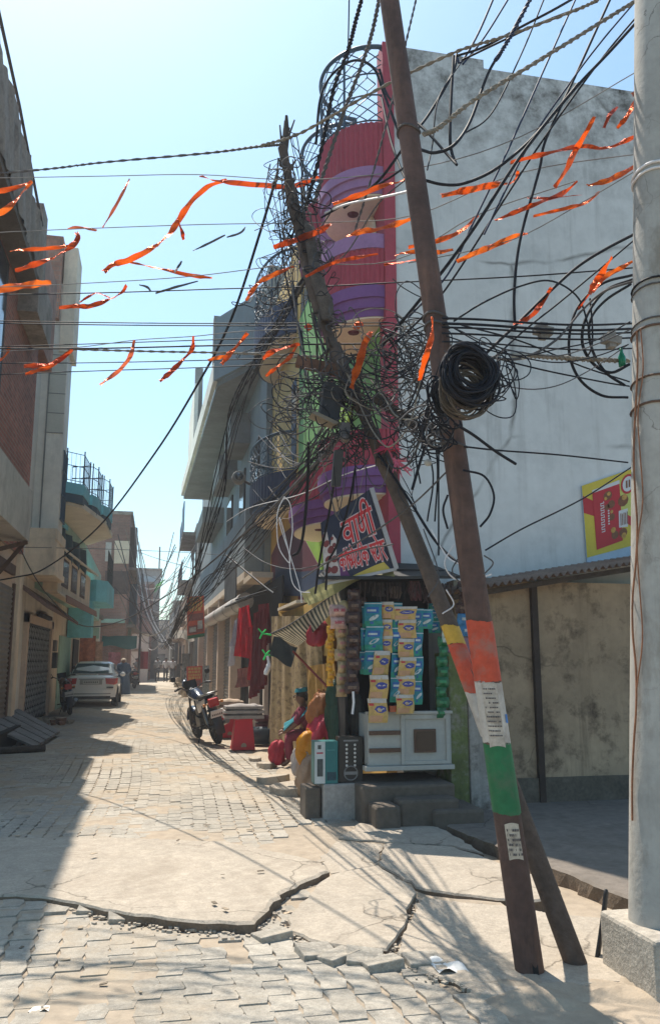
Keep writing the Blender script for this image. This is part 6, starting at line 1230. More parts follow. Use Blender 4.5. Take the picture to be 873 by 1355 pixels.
# ================================================================ overhead wires
def px3(l): return [aY(x,y,Y) for x,y,Y in l]
def wire(label,l,r,m,group=None,twist=0,seg=7,nm='cable'):
    pts=spline(px3(l),seg); q=M()
    if twist:
        q.tube(pts,r*.8,6)
        # strands wound round the core
        fine=[]; 
        for i in range(len(pts)-1):
            for k in range(3): fine.append(pts[i].lerp(pts[i+1],k/3))
        for s in range(2):
            a=[]; 
            for i,p in enumerate(fine):
                t=(fine[min(i+1,len(fine)-1)]-fine[max(i-1,0)]).normalized(); u=t.orthogonal().normalized(); b=t.cross(u); ph=i*1.1+s*PI; a.append(p+u*(cs(ph)*r*.9)+b*(sn(ph)*r*.9))
            q.tube(a,r*.55,4)
    else: q.tube(pts,r,6)
    return tag(q.build(nm,m),label,'wire',group)
cable_mid=mat('cable_mid',(.045,.045,.047),.7,.3,5,.2,0,spec=.2)
B,Gy,Rp,Wh,Bl=cable_black,cable_grey,cable_rope,cable_white,cable_blue
gH='power lines crossing the sky'
wire('thick twisted grey cable, uppermost of the lines crossing the left sky to the wooden pole',[(-60,234,9),(60,224,8.6),(135,215,8),(270,203,6.8),(340,194,6),(372,191,5.75)],.010,Gy,gH,1)
wire('twisted grey rope cable climbing right from the wooden pole top to the upper edge',[(345,193,5.7),(400,175,5.6),(500,118,5.2),(602,69,4.9),(671,47,4.7),(765,12,4.5),(800,-6,4.4)],.010,Rp,None,1)
wire('black wire crossing the whole width just above the knotted cable tangle',[(-40,391,7),(150,387,6.6),(300,382,6.2),(420,379,5.8),(520,374,5.2),(700,365,4.7),(890,350,4.4)],.005,B,gH)
wire('upper of a close wire pair at the left sky, under the lone black wire',[(-40,424,7),(150,427,6.8),(300,428,6.5),(520,427,5.6)],.0045,B,gH)
wire('lower of the close wire pair at the left sky',[(-40,427,7.1),(150,430,6.9),(300,431,6.6),(520,431,5.65)],.005,B,gH)
wire('thin wire, highest of the five lowest lines over the lane',[(-40,460,7),(120,455,6.7),(300,449,6.2),(440,446,5.6)],.0042,B,gH)
wire('thick dark wire second of the five lowest lines over the lane',[(-40,461,7),(120,461,6.6),(300,457,6.2),(480,455,5.4)],.0065,B,gH)
wire('frayed brown twisted line running from the lane into the cable tangle',[(90,462,6.8),(200,465,6.5),(300,467,6.2),(400,471,5.7),(480,474,5.2)],.008,Rp,gH,1)
wire('thin wire, fourth of the five lowest lines over the lane',[(-40,481,7),(120,480,6.6),(300,476,6.2),(480,470,5.4)],.004,B,gH)
wire('lowest of the five lines over the lane',[(-40,497,7),(120,491,6.6),(300,485,6.2),(470,476,5.4)],.004,B,gH)
wire('long black service wire sweeping from the left balcony up to the wooden pole top',[(-30,772,14),(20,764,13.4),(60,752,12.5),(130,698,11),(205,600,9.2),(262,508,7.8),(305,425,6.9),(345,305,6.1),(368,225,5.8)],.011,B)
wire('pale service wire sagging across the lane from the left canopy to the right bundle',[(12,690,17),(40,752,19),(70,795,20),(110,828,21),(165,820,20),(240,775,16),(330,700,9),(430,600,5.6)],.013,Gy)
wire('straight grey wire strung across the lane over the far wires',[(28,724,18),(120,726,22),(180,728,24),(245,731,24),(300,735,20)],.008,Gy)
wire('black wire dropping from the far left wall across the lane',[(178,728,45),(205,738,42),(240,748,38),(262,755,30)],.014,B)
gU='cables running off the upper right edge'
wire('black cable from the tangle up to the far upper right corner, outermost',[(880,-14,4.2),(812,62,4.2),(756,122,4.2),(688,207,4.2),(628,300,4.3),(575,372,4.5),(505,458,5)],.011,B,gU)
wire('black cable running alongside the outermost one into the tangle',[(868,-8,4.25),(800,72,4.3),(720,182,4.4),(650,290,4.5),(580,395,4.7),(515,462,5)],.007,B,gU)
wire('bluish cable leaning from the upper edge down behind the steel pole',[(765,-10,4.9),(726,77,4.8),(671,200,4.7),(628,290,4.7),(592,363,4.7),(540,420,5)],.007,Bl,gU)
wire('black cable bending down to hang free right of the coil',[(809,-6,4.6),(760,102,4.5),(722,184,4.4),(713,225,4.4),(688,316,4.4),(680,385,4.4),(681,436,4.4)],.009,B,gU)
wire('blue black cable just left of the hanging free one',[(845,-4,4.6),(795,55,4.5),(752,112,4.5),(700,190,4.5),(640,310,4.5)],.007,Bl,gU)
wire('thin black cable fanning left at the upper edge',[(722,-8,5),(690,70,5),(650,150,4.9),(612,178,4.8)],.006,B,gU)
wire('double blue cable crossing above the whitewashed wall top',[(655,-8,5.3),(632,45,5.2),(610,82,5.1),(604,75,5.1)],.009,Bl,gU)
wire('second blue cable above the whitewashed wall top',[(675,-6,5.3),(640,50,5.2),(612,85,5.1)],.008,Bl,gU)
wire('black cable arching from the wall top to the upper edge',[(604,74,5),(640,62,4.9),(690,35,4.8),(730,14,4.7),(765,-6,4.7)],.010,B,gU)
wire('lower black cable arching from the wall top to the upper right',[(610,80,5),(660,56,4.9),(720,28,4.8),(790,2,4.7)],.008,B,gU)
wire('bundle of bound blue cables crossing the wall edge',[(705,-8,4.6),(680,40,4.6),(662,70,4.6),(655,80,4.6)],.012,Bl,gU,1)
wire('rope cable tied to the steel pole and running to the concrete pole top',[(560,178,4.1),(582,168,4.15),(628,132,4.2),(705,85,4.3),(773,43,4.4),(833,6,4.4),(850,-4,4.4)],.012,Rp,None,1)
wire('black cable looping from the wall bracket down behind the steel pole',[(604,72,5.2),(598,98,5.1),(568,150,5),(543,182,4.9),(500,240,5.1),(455,275,5.4)],.011,B)
wire('black cable crossing behind the steel pole below the bracket',[(502,92,5.3),(515,130,5.2),(560,170,4.8),(592,205,4.6),(604,218,4.5)],.010,B)
wire('black cable hanging straight under the wall bracket',[(600,74,5),(597,120,4.9),(595,175,4.8),(597,200,4.8),(603,217,4.75)],.011,B)
wire('deep black cable loop right of the steel pole at bracket height',[(556,198,4.4),(575,202,4.5),(600,192,4.5),(622,160,4.6),(645,98,4.7),(667,60,4.7),(702,-4,4.8)],.011,B)
wire('black cable sagging from the steel pole out to the orange ribbons',[(560,238,4.4),(585,244,4.4),(612,243,4.4),(650,227,4.4),(688,198,4.4),(720,165,4.4),(765,110,4.4)],.010,B)
wire('black cable from the iron balcony down behind the steel pole',[(505,130,5.6),(518,190,5.3),(538,240,5),(560,265,4.8)],.010,B)
wire('thin black wire descending from the bracket past the steel pole',[(608,85,5),(580,130,4.8),(572,190,4.7),(565,225,4.6)],.005,B)
wire('thick cable bundle rising past the iron balcony to the upper edge',[(481,-10,5.2),(470,30,5.3),(461,65,5.4),(441,120,5.5),(427,190,5.6),(408,262,5.7),(396,300,5.7)],.014,B,None,1)
wire('second thick cable bundle rising over the iron balcony',[(503,-8,5.1),(493,40,5.2),(480,82,5.3),(458,140,5.4),(436,205,5.5),(415,270,5.6)],.013,Gy,None,1)
wire('thin straight wire rising left of the cable bundles',[(462,-10,5.8),(461,40,5.8),(460,82,5.8)],.006,B)
wire('twisted chain like line from the upper edge across the red balcony',[(552,-8,5),(536,60,5),(512,160,5.1),(490,240,5.2),(468,310,5.3)],.007,Gy,None,1)
wire('black cable arching over the iron balcony rail',[(418,190,5.7),(424,130,5.7),(440,98,5.7),(468,80,5.6),(494,90,5.5),(508,125,5.4),(530,180,5.2),(552,215,5)],.011,B)
wire('pale cable swinging off the steel pole toward the wooden pole',[(545,252,4.5),(510,260,4.8),(460,270,5.2),(430,282,5.5)],.008,Wh)
wire('black cable crossing the red balcony from the steel pole',[(555,205,4.6),(520,232,4.9),(470,262,5.2),(425,288,5.5)],.008,B)
wire('thin frayed line running across the red balcony panels',[(540,235,4.8),(500,270,5),(462,330,5.3),(440,350,5.4)],.005,Gy)
wire('black cable sagging from the concrete pole to the wall left of it',[(842,308,4.4),(800,330,4.4),(765,352,4.4),(731,382,4.4),(684,428,4.4),(640,470,4.3)],.010,B)
wire('second black cable down from the concrete pole toward the coil',[(838,318,4.4),(800,350,4.4),(740,400,4.4),(690,440,4.3),(640,487,4.1)],.006,B)
wire('pale edged cable curving from the concrete pole down to the coil',[(838,372,4.4),(800,385,4.4),(770,410,4.4),(735,450,4.3),(690,474,4.2),(645,473,4.0)],.008,Gy)
gL='cable loops hanging at the concrete pole'
wire('widest cable loop hanging left of the concrete pole',[(836,364,4.4),(795,376,4.4),(762,410,4.4),(752,460,4.4),(765,500,4.4),(795,523,4.4),(830,526,4.4)],.009,B,gL)
wire('middle cable loop hanging left of the concrete pole',[(836,370,4.42),(800,385,4.42),(775,420,4.42),(770,455,4.42),(785,482,4.42),(808,493,4.42),(832,482,4.42)],.010,B,gL)
wire('inner cable loop left of the concrete pole, drawn to a bent tail',[(834,376,4.45),(800,398,4.45),(780,425,4.45),(782,460,4.45),(800,492,4.45),(826,510,4.45)],.009,B,gL)
wire('small thin loop closing inside the hanging cable loops',[(780,395,4.43),(783,430,4.43),(782,460,4.43),(772,478,4.43)],.006,B,gL)
wire('black arc over the wall joining the orange ribbons to the loops',[(600,425,4.3),(640,400,4.3),(690,378,4.4),(730,372,4.4),(765,395,4.4),(780,440,4.4)],.006,B)
gP='wires between the steel pole and the concrete pole'
for i,(ya,yb,r,lab) in enumerate(((421,428,.007,'highest'),(428,435,.008,'second'),(433,440,.006,'third'),(441,447,.006,'fourth'),(452,461,.005,'lowest level'))):
    wire(lab+' wire between the tricolour pole and the concrete pole',[(585,ya,4.1),(640,ya+2,4.2),(720,(ya+yb)/2+4,4.3),(780,yb+2,4.4),(835,yb,4.5)],r,B,gP)
wire('thin wire slanting below the brown rope to the concrete pole',[(640,470,4.1),(720,490,4.2),(800,506,4.4),(832,511,4.5)],.005,B,gP)
wire('thin wire slanting from above the coil to the concrete pole',[(610,430,4.1),(690,452,4.2),(770,485,4.4),(832,505,4.5)],.005,B,gP)
wire('knotted brown rope strung from the coil to the concrete pole',[(690,470,4.2),(730,473,4.3),(780,476,4.4),(832,478,4.5)],.013,Rp,None,1)
wire('thin black wire from the steel pole to the concrete pole under the coil',[(614,591,4.0),(660,596,4.1),(740,602,4.3),(830,612,4.5)],.005,B)
wire('slanting wire from the steel pole up to the concrete pole across the poster',[(642,728,4.0),(690,700,4.1),(770,660,4.3),(835,618,4.5)],.005,B)
wire('loose cable end sticking out right of the coil foot',[(600,560,3.9),(625,575,3.9),(655,597,3.95),(682,614,4)],.008,B)
wire('small cable loop hugging the right of the steel pole',[(612,622,3.95),(640,630,3.95),(653,655,3.95),(648,680,3.95),(635,697,3.95)],.006,B)
wire('small cable loop hugging the left of the steel pole',[(592,655,4),(586,675,4),(592,700,4)],.006,B)
wire('black cable hanging from the wooden pole down to the tin roof',[(500,600,5),(540,660,4.9),(575,715,4.8),(605,745,4.6)],.009,B)
wire('straight stiff cable stub below the cable tangle',[(570,568,4.6),(556,610,4.6),(545,648,4.6)],.009,B)
wire('thin line slanting across the shop sign to the steel pole',[(400,765,6),(470,720,5.5),(540,672,4.8),(595,620,4.3)],.006,Gy)
gV='thin wires hanging by the whitewashed wall'
for x0,y0,x1,y1,bx in ((560,560,556,640,-8),(570,545,575,690,6),(580,585,580,735,0),(552,560,565,690,14)): wire('thin black wire hanging down the whitewashed wall left of the steel pole',[(x0,y0,4.5),((x0+x1)/2+bx,(y0+y1)/2,4.5),(x1,y1,4.5)],.005,B,gV)
gS='curled wire ends over the shop roof'
for i,pts in enumerate(([(600,720,4.4),(588,745,4.4),(600,765,4.4),(625,768,4.4),(650,760,4.4)],[(605,740,4.3),(598,756,4.3),(612,772,4.3),(640,770,4.3)],[(570,700,4.6),(590,735,4.5),(610,748,4.4)],[(560,700,4.7),(580,760,4.6),(566,790,4.6)],[(590,780,4.4),(600,800,4.4),(585,812,4.4)],[(640,735,4),(652,745,4),(640,760,4)])): wire('curled pale wire end over the shop roof beside the steel pole',pts,.004,Gy if i%2 else Wh,gS)
# white cord loop and drops in front of the rounded balconies
wire('white cord hanging as a long loop in front of the maroon wall, left strand',[(376,657,6.4),(367,680,6.4),(368,720,6.4),(378,740,6.4),(384,742,6.4),(376,705,6.4),(370,685,6.4),(372,700,6.4),(386,742,6.4),(397,780,6.4),(399,798,6.4)],.0038,Wh)
wire('white cord hanging as a long loop in front of the maroon wall, right strand',[(376,657,6.45),(384,668,6.45),(387,700,6.45),(383,735,6.45),(386,768,6.45),(396,782,6.45),(410,784,6.45)],.0038,Wh)
wire('pale wire sagging in front of the maroon wall below the white cord',[(322,725,9),(350,744,8),(385,753,7),(420,748,6.4),(470,730,5.8),(520,720,5.2)],.005,Gy)
gD='dark cables dropping in front of the shop sign'
wire('dark cable dropping from the tangle left of the shop sign',[(408,585,5.4),(407,640,5.6),(402,700,5.8),(396,728,6),(388,735,6.1)],.011,B,gD); wire('dark cable dropping across the left end of the shop sign',[(447,600,5.3),(437,670,5.6),(424,735,6),(417,785,6.3)],.009,B,gD); wire('dark cable dropping across the middle of the shop sign',[(470,620,5.3),(462,665,5.5),(446,720,5.8),(434,745,6),(431,780,6.3)],.009,B,gD)
wire('pale thin wire drooping under the ochre house to the sign',[(300,690,11),(330,672,9),(395,655,7),(450,630,6),(500,615,5.4)],.004,Wh)
wire('bent black stay from the grey house to the shop awning',[(300,735,16),(345,772,14),(362,785,12.5)],.016,iron_black)
# the bundle along the right side of the lane
gR='cable bundle along the right row of houses'
rr=random.Random(4)
base=[(440,570,5.6),(380,655,8.0),(320,725,10.7),(275,775,12.9),(243,815,16),(226,840,24),(226,815,36),(247,765,46)]
for i in range(15):
    o1=[(x+rr.uniform(-12,12)*(1 if k<3 else .5),y+rr.uniform(-18,20)*(1 if k<3 else .6),Y) for k,(x,y,Y) in enumerate(base)]
    wire('dark cable in the slanting bundle from the wooden pole down the right of the lane',o1,.0038+.003*rr.random(),[B,B,Gy,B][i%4],gR)
base2=[(420,330,5.6),(372,420,7.1),(338,480,8.7),(310,555,10.6),(290,640,11.7),(272,715,12.7),(247,790,15.3),(232,830,18.3),(217,850,26),(218,825,38),(248,772,47)]
for i in range(7):
    o1=[(x+rr.uniform(-8,8)*(1 if k<5 else .6),y+rr.uniform(-8,10),Y) for k,(x,y,Y) in enumerate(base2)]
    wire('dark cable in the steep bundle before the grey house',o1,.005+.004*rr.random(),[B,B,cable_mid][i%3],'steep cable bundle before the grey house',i%2)
# far wires slung over the lane
gF='far wires slung over the lane'
for i in range(26):
    x0,y0=rr.uniform(150,182),rr.uniform(700,800); x1,y1=rr.uniform(225,262),rr.uniform(700,800); sg_=rr.uniform(25,95); Y0=rr.uniform(36,56)
    mx_=(x0+x1)/2+rr.uniform(-12,8); my=max(y0,y1)+sg_*.8
    my=min(my,868)
    wire('thin pale wire among the far wires slung over the lane',[(x0,y0,Y0),(x0+(mx_-x0)*.5,y0+(my-y0)*.75,Y0),(mx_,my,Y0),(mx_+(x1-mx_)*.5,y1+(my-y1)*.7,Y0-3),(x1,y1,Y0-6)],.012+.012*rr.random(),[Gy,Wh,Gy,B,Rp][i%5],gF)
for i in range(5): wire('pale cable falling down the face of the far brick house',[(178+i*2,690+i*9,44),(181+i*3,755,44),(190+i*4,805+i*4,43),(212+i*5,850+i*3,42)],.022,Wh if i%2 else Gy,'pale cables down the far brick house')
# tangles: each is one long wandering loop of cable
def tangle(label,px,py,Y,sx,sy,n,rmin,rmax,r,m,group,seed):
    g=random.Random(seed); c0=aY(px,py,Y); k=FP/Y*.95; pts=[]; c=V((0,0,0)); ax=[g.uniform(-1,1) for _ in range(3)]
    for i in range(n):
        c2=V((g.gauss(0,sx)/k,g.uniform(-.2,.2),g.gauss(0,sy)/k)); R=g.uniform(rmin,rmax); tl=g.uniform(-1.2,1.2); a0=g.uniform(0,2*PI); sg=g.choice((-1,1)); e=g.uniform(.35,1); m_=g.randint(6,11)
        for j in range(m_):
            a=a0+sg*j*PI*2/8; x_,z_=R*cs(a),R*e*sn(a); f_=min(1,(j+1)/3); cc=c.lerp(c2,f_); pts.append(c0+cc+V((x_*cs(tl)-z_*sn(tl),.4*R*sn(a+ax[0]),z_*cs(tl)+x_*sn(tl))))
        c=c2
    q=M(); q.tube(spline(pts,4),r,5); return tag(q.build('cable_tangle',m),label,'wire tangle',group)
gT='knotted cable tangle on the wooden pole'
i=0
for (px,py,Y,sx,sy,cnt,nl,r0,r1,lab) in ((440,515,5.3,34,20,8,6,.05,.17,'tangled cable loops knotted round the wooden pole above the red balcony'),(392,540,5.7,22,28,4,5,.05,.16,'tangled cable loops hanging left of the wooden pole by the ochre wall'),(535,470,4.9,28,34,7,6,.06,.2,'tangled cable loops against the whitewashed wall between the two poles'),(545,560,4.8,26,46,5,5,.06,.16,'large loose cable loops trailing below the tangle against the whitewashed wall'),(385,300,5.7,16,45,4,5,.05,.15,'cable loops draped around the top of the wooden pole'),(375,330,5.9,16,40,4,5,.04,.11,'loose cable loops left of the wooden pole top'),(355,420,6.5,16,26,3,5,.04,.1,'small cable loops by the navy balcony')):
    for k in range(cnt):
        i+=1; mm=[B,cable_mid,Gy,B,Rp,cable_mid,iron_black][i%7]; tangle(lab,px+rr.uniform(-12,12),py+rr.uniform(-12,12),Y+rr.uniform(-.15,.15),sx,sy,nl,r0,r1,.0026+.0024*rr.random(),mm,lab.replace('tangled ','').replace('loose ',''),100+i)
for k in range(8): tangle('frayed cable ends bound along the upper wooden pole',380+9*k,225+27*k,5.66-.05*k,10,18,6,.02,.07,.003+.002*(k%2),[B,Gy,iron_black][k%3],'frayed ends on the upper wooden pole',400+k)
for k in range(4): tangle('fine dark rag threads matted on the wooden pole',458,575+6*k,5.2,16,16,8,.02,.06,.004,iron_black,'matted threads on the wooden pole',300+k)
for k in range(3): tangle('cable loops slung round the middle of the tricolour pole',575,545,4.05,10,24,6,.04,.1,.005,[B,Gy,B][k],'loops on the tricolour pole',330+k)
for k in range(3): tangle('thin cable loops standing off the right side of the black coil',645,500,3.95,14,16,4,.10,.17,.0035,B,'thin loops off the coil',340+k)
# draped strands: each hangs between two points with its own sag
rs_=random.Random(21)
def hang(lab,grp,n,A,B_,Y0,Y1,sag,r0,r1):
    for k in range(n):
        a=(rs_.uniform(*A[0]),rs_.uniform(*A[1]),Y0+rs_.uniform(-.15,.15)); b=(rs_.uniform(*B_[0]),rs_.uniform(*B_[1]),Y1+rs_.uniform(-.15,.15)); s_=rs_.uniform(*sag); sk=rs_.uniform(-.18,.18)
        pt=[]
        for i in range(6):
            t=i/5; w=4*t*(1-t)*(1+sk*(t-.5)*4); pt.append((a[0]+(b[0]-a[0])*t+rs_.uniform(-4,4)*(0<i<5),a[1]+(b[1]-a[1])*t+s_*w+rs_.uniform(-3,3)*(0<i<5),a[2]+(b[2]-a[2])*t))
        wire(lab,pt,rs_.uniform(r0,r1),[B,Gy,Gy,B,cable_mid,Rp,B][k%7],grp,0,5)
hang('cable strand draped from the wooden pole across to the tricolour pole','strands between the two leaning poles',16,((440,500),(440,560)),((560,585),(430,560)),5.2,4.2,(10,110),.003,.006)
hang('cable strand drooping in a deep loop down the rounded tower front','strands down the tower front',11,((395,440),(380,560)),((430,500),(470,570)),5.7,5.1,(10,80),.003,.0055)
hang('cable strand running down from the wooden pole top to the knot','strands down the wooden pole',10,((365,400),(200,300)),((395,460),(440,560)),5.75,5.2,(-10,50),.003,.006)
hang('cable strand drooping from the knot to the ochre house','strands toward the ochre house',12,((430,470),(520,610)),((325,375),(560,700)),5.2,11,(10,60),.004,.007)
hang('thin strand trailing below the cable knot before the shop sign','strands trailing below the knot',6,((420,480),(570,610)),((430,520),(600,650)),5.2,5.0,(30,90),.002,.004)
hang('cable strand linking the tricolour pole and the concrete pole with deep sag','strands over the whitewashed wall',4,((585,610),(430,470)),((826,836),(410,470)),4.15,4.05,(12,60),.003,.005)
# coils on the steel pole
def coil(label,px,py,Y,R,n,thick,r,mm,tx,seed):
    g=random.Random(seed); c0=aY(px,py,Y); q=M(); 
    for i in range(n):
        pts=[]; R_=R*g.uniform(.58,1.04); d=g.uniform(-thick,thick); ox,oz=g.gauss(0,.014),g.gauss(-.006,.016); tl=g.gauss(0,.16); e=g.uniform(.8,1.02); w1,w2=g.uniform(0,6),g.uniform(.01,.05)
        for k in range(29):
            a=2*PI*k/28; x=R_*cs(a)*(1+w2*sn(3*a+w1))+ox; z=R_*e*sn(a)*(1+w2*sn(2*a+w1))+oz; pts.append(c0+V((x*cs(tx),d+x*sn(tx)+z*tl,z+x*tl)))
        q.tube(pts,r,5,False)
    q.cm=0
    return tag(q.build('cable_coil',mm),label,'cable coil')
coil('fat coil of black cable hung on the tricolour steel pole',621,494,3.62,.150,46,.05,.0065,cable_black,.25,1)
coil('looser dusty brown coil showing under the black one',615,520,3.66,.135,12,.05,.005,mat('cable_dusty',(.07,.055,.04),.8,.3,9,.2,.2),.2,2)
coil('slack cable coil hanging on the left side of the steel pole',588,520,3.78,.10,12,.04,.005,cable_black,.7,3)
# white porcelain, spacers, green bottle at the wires
def small(nm,px,py,Y,lab,m,cat,fn): p=aY(px,py,Y); q=M(); fn(q,p); return tag(q.build(nm,m),lab,cat)
small('insulator',685,470,4.2,'white porcelain insulator at the left end of the brown rope',cab_white,'insulator',lambda q,p:(q.lathe([(0,-.04),(.022,-.04),(.028,-.01),(.018,0),(.028,.015),(.02,.05),(0,.05)],p,12,'x')))
small('insulator',566,612,4.5,'white porcelain knob at the foot of the trailing loops',cab_white,'insulator',lambda q,p:q.ball(p,.025,.025,.022))
for px,py,lab in ((718,438,'grey wire spacer block, left of the two on the wires before the wall'),(808,450,'grey wire spacer block, right of the two beside the concrete pole')):
    small('wire_spacer',px,py,4.35,lab,mat('spacer',(.24,.23,.21),.7,.3,9,.1,.1),'wire spacer',lambda q,p:(q.obox(p,(.055,0,-.006),(0,.03,0),(.004,0,.024)),q.obox(p+V((.0,.004,.0)),(.024,0,0),(0,.025,0),(0,0,.05)),q.obox(p+V((-.05,-.01,.0)),(.015,0,0),(0,.025,0),(0,0,.018))))
small('bottle_insulator',822,473,4.45,'green glass bottle hung at the rope end on the concrete pole',mat('bottle_green',(.0,.20,.10),.15,.1,5,.05,0),'bottle',lambda q,p:(q.lathe([(0,-.06),(.022,-.06),(.024,.0),(.010,.035),(.011,.065),(0,.065)],p,12)))
small('flower_tuft',512,592,5.0,'pink tinsel tuft caught in the cables, left of two',mat('tinsel_pink',(.50,.04,.10),.4,.3,9,.2,0),'tinsel',lambda q,p:[q.tube([p,p+V((U(-.1,.1),U(-.04,.04),U(-.07,.07)))],[.012,.003],4) for _ in range(26)])
small('flower_tuft',524,610,4.95,'pale pink tinsel tuft hanging lower, right of the other',mat('tinsel_pale',(.55,.12,.20),.4,.3,9,.2,0),'tinsel',lambda q,p:[q.tube([p,p+V((U(-.03,.12),U(-.04,.04),U(-.1,.03)))],[.010,.003],4) for _ in range(22)])
small('cloth_knot',475,431,5.3,'small red cloth knot tied on the wire by the cream ceiling',foil_or,'ribbon knot',lambda q,p:[q.ball(p+V((U(-.03,.03),0,U(-.02,.02))),.028,.02,.022) for _ in range(3)])
small('cloth_knot',408,433,5.5,'small red cloth knot tied on the wire by the green wall',foil_or,'ribbon knot',lambda q,p:q.ball(p,.03,.02,.025))
# ================================================================ festive foil ribbons on their threads
gTh='threads carrying the ribbons'
def threadw(label,l,r=.0036): 
    pts=spline(px3(l),5); q=M(); q.tube(pts,r,4); tag(q.build('thread',thread),label,'thread',gTh)
threadw('ribbon thread, uppermost, from the left roof to the steel pole',[(-30,236,7),(140,233,6.6),(262,231,6.2),(400,238,5.6),(553,222,4.9),(690,180,4.5),(850,90,4.4)])
threadw('ribbon thread, second from the top, over the left sky',[(-30,309,7),(100,303,6.6),(270,297,6),(436,294,5.5),(550,284,5),(690,228,4.6),(870,200,4.4)])
threadw('ribbon thread, third from the top, over the left sky',[(-30,381,7),(110,375,6.6),(250,366,6.1),(388,350,5.6),(520,345,5.1),(630,285,4.7),(760,240,4.5)])
threadw('ribbon thread, lowest over the lane',[(-30,466,7),(97,460,6.7),(180,450,6.4),(257,445,6.1),(328,438,5.8),(480,432,5.2)])
threadw('ribbon thread from the steel pole to the concrete pole',[(540,348,4.8),(630,330,4.6),(697,309,4.5),(790,256,4.4),(875,205,4.3)])
gRb='orange foil ribbons'
foil_or2=foil('foil_orange_two',(.80,.11,.02),(.9,.20,.02),.22); foil_or3=foil('foil_orange_three',(.62,.085,.02),(.70,.09,.01),.33)
def ribbon(label,pts,wpx,Y,m=None,tw=.5,dy=.12,seed=0,taper=True):
    g=random.Random(seed+len(pts)*7+int(pts[0][0])); n=len(pts); Yf=(lambda i:Y+dy*sn(i*1.7+seed)*.5)
    P=spline([aY(x,y,Yf(i)) for i,(x,y) in enumerate(pts)],8 if n>2 else 8)
    if len(P)<6: P=[P[0].lerp(P[-1],i/10)+V((0,.02*sn(i),.012*sn(i*.9))) for i in range(11)]
    k=FP/Y*.95; wd=wpx*.85/k; ph=g.uniform(0,6); q=M(); N=len(P); L=[];Rr=[];Mm=[]
    for i,p in enumerate(P):
        t=(P[min(i+1,N-1)]-P[max(i-1,0)]).normalized(); f=V((0,1,0)); u=t.cross(f)
        if u.length<1e-4: u=V((1,0,0))
        u.normalize(); a=tw*sn(ph+i*.3)+.5*sn(i*.13+ph*2); d=(u*cs(a)+f*sn(a)); s=i/(N-1); w_=wd*.5*((.55+.45*min(1,4*s))*(1 if s<.85 else .75) if taper else 1)*(1+.08*sn(i*.7+ph))
        nn=t.cross(d); L.append(p+d*w_); Rr.append(p-d*w_*(.9+.1*sn(i))); Mm.append(p+nn*(wd*.34*sn(i*.8+ph)*g.uniform(.5,1.2)))
    q.add(L+Mm+Rr,[(i,i+1,N+i+1,N+i) for i in range(N-1)]+[(N+i,N+i+1,2*N+i+1,2*N+i) for i in range(N-1)],True)
    return tag(q.build('ribbon',m or foil_or),label,'ribbon',gRb)
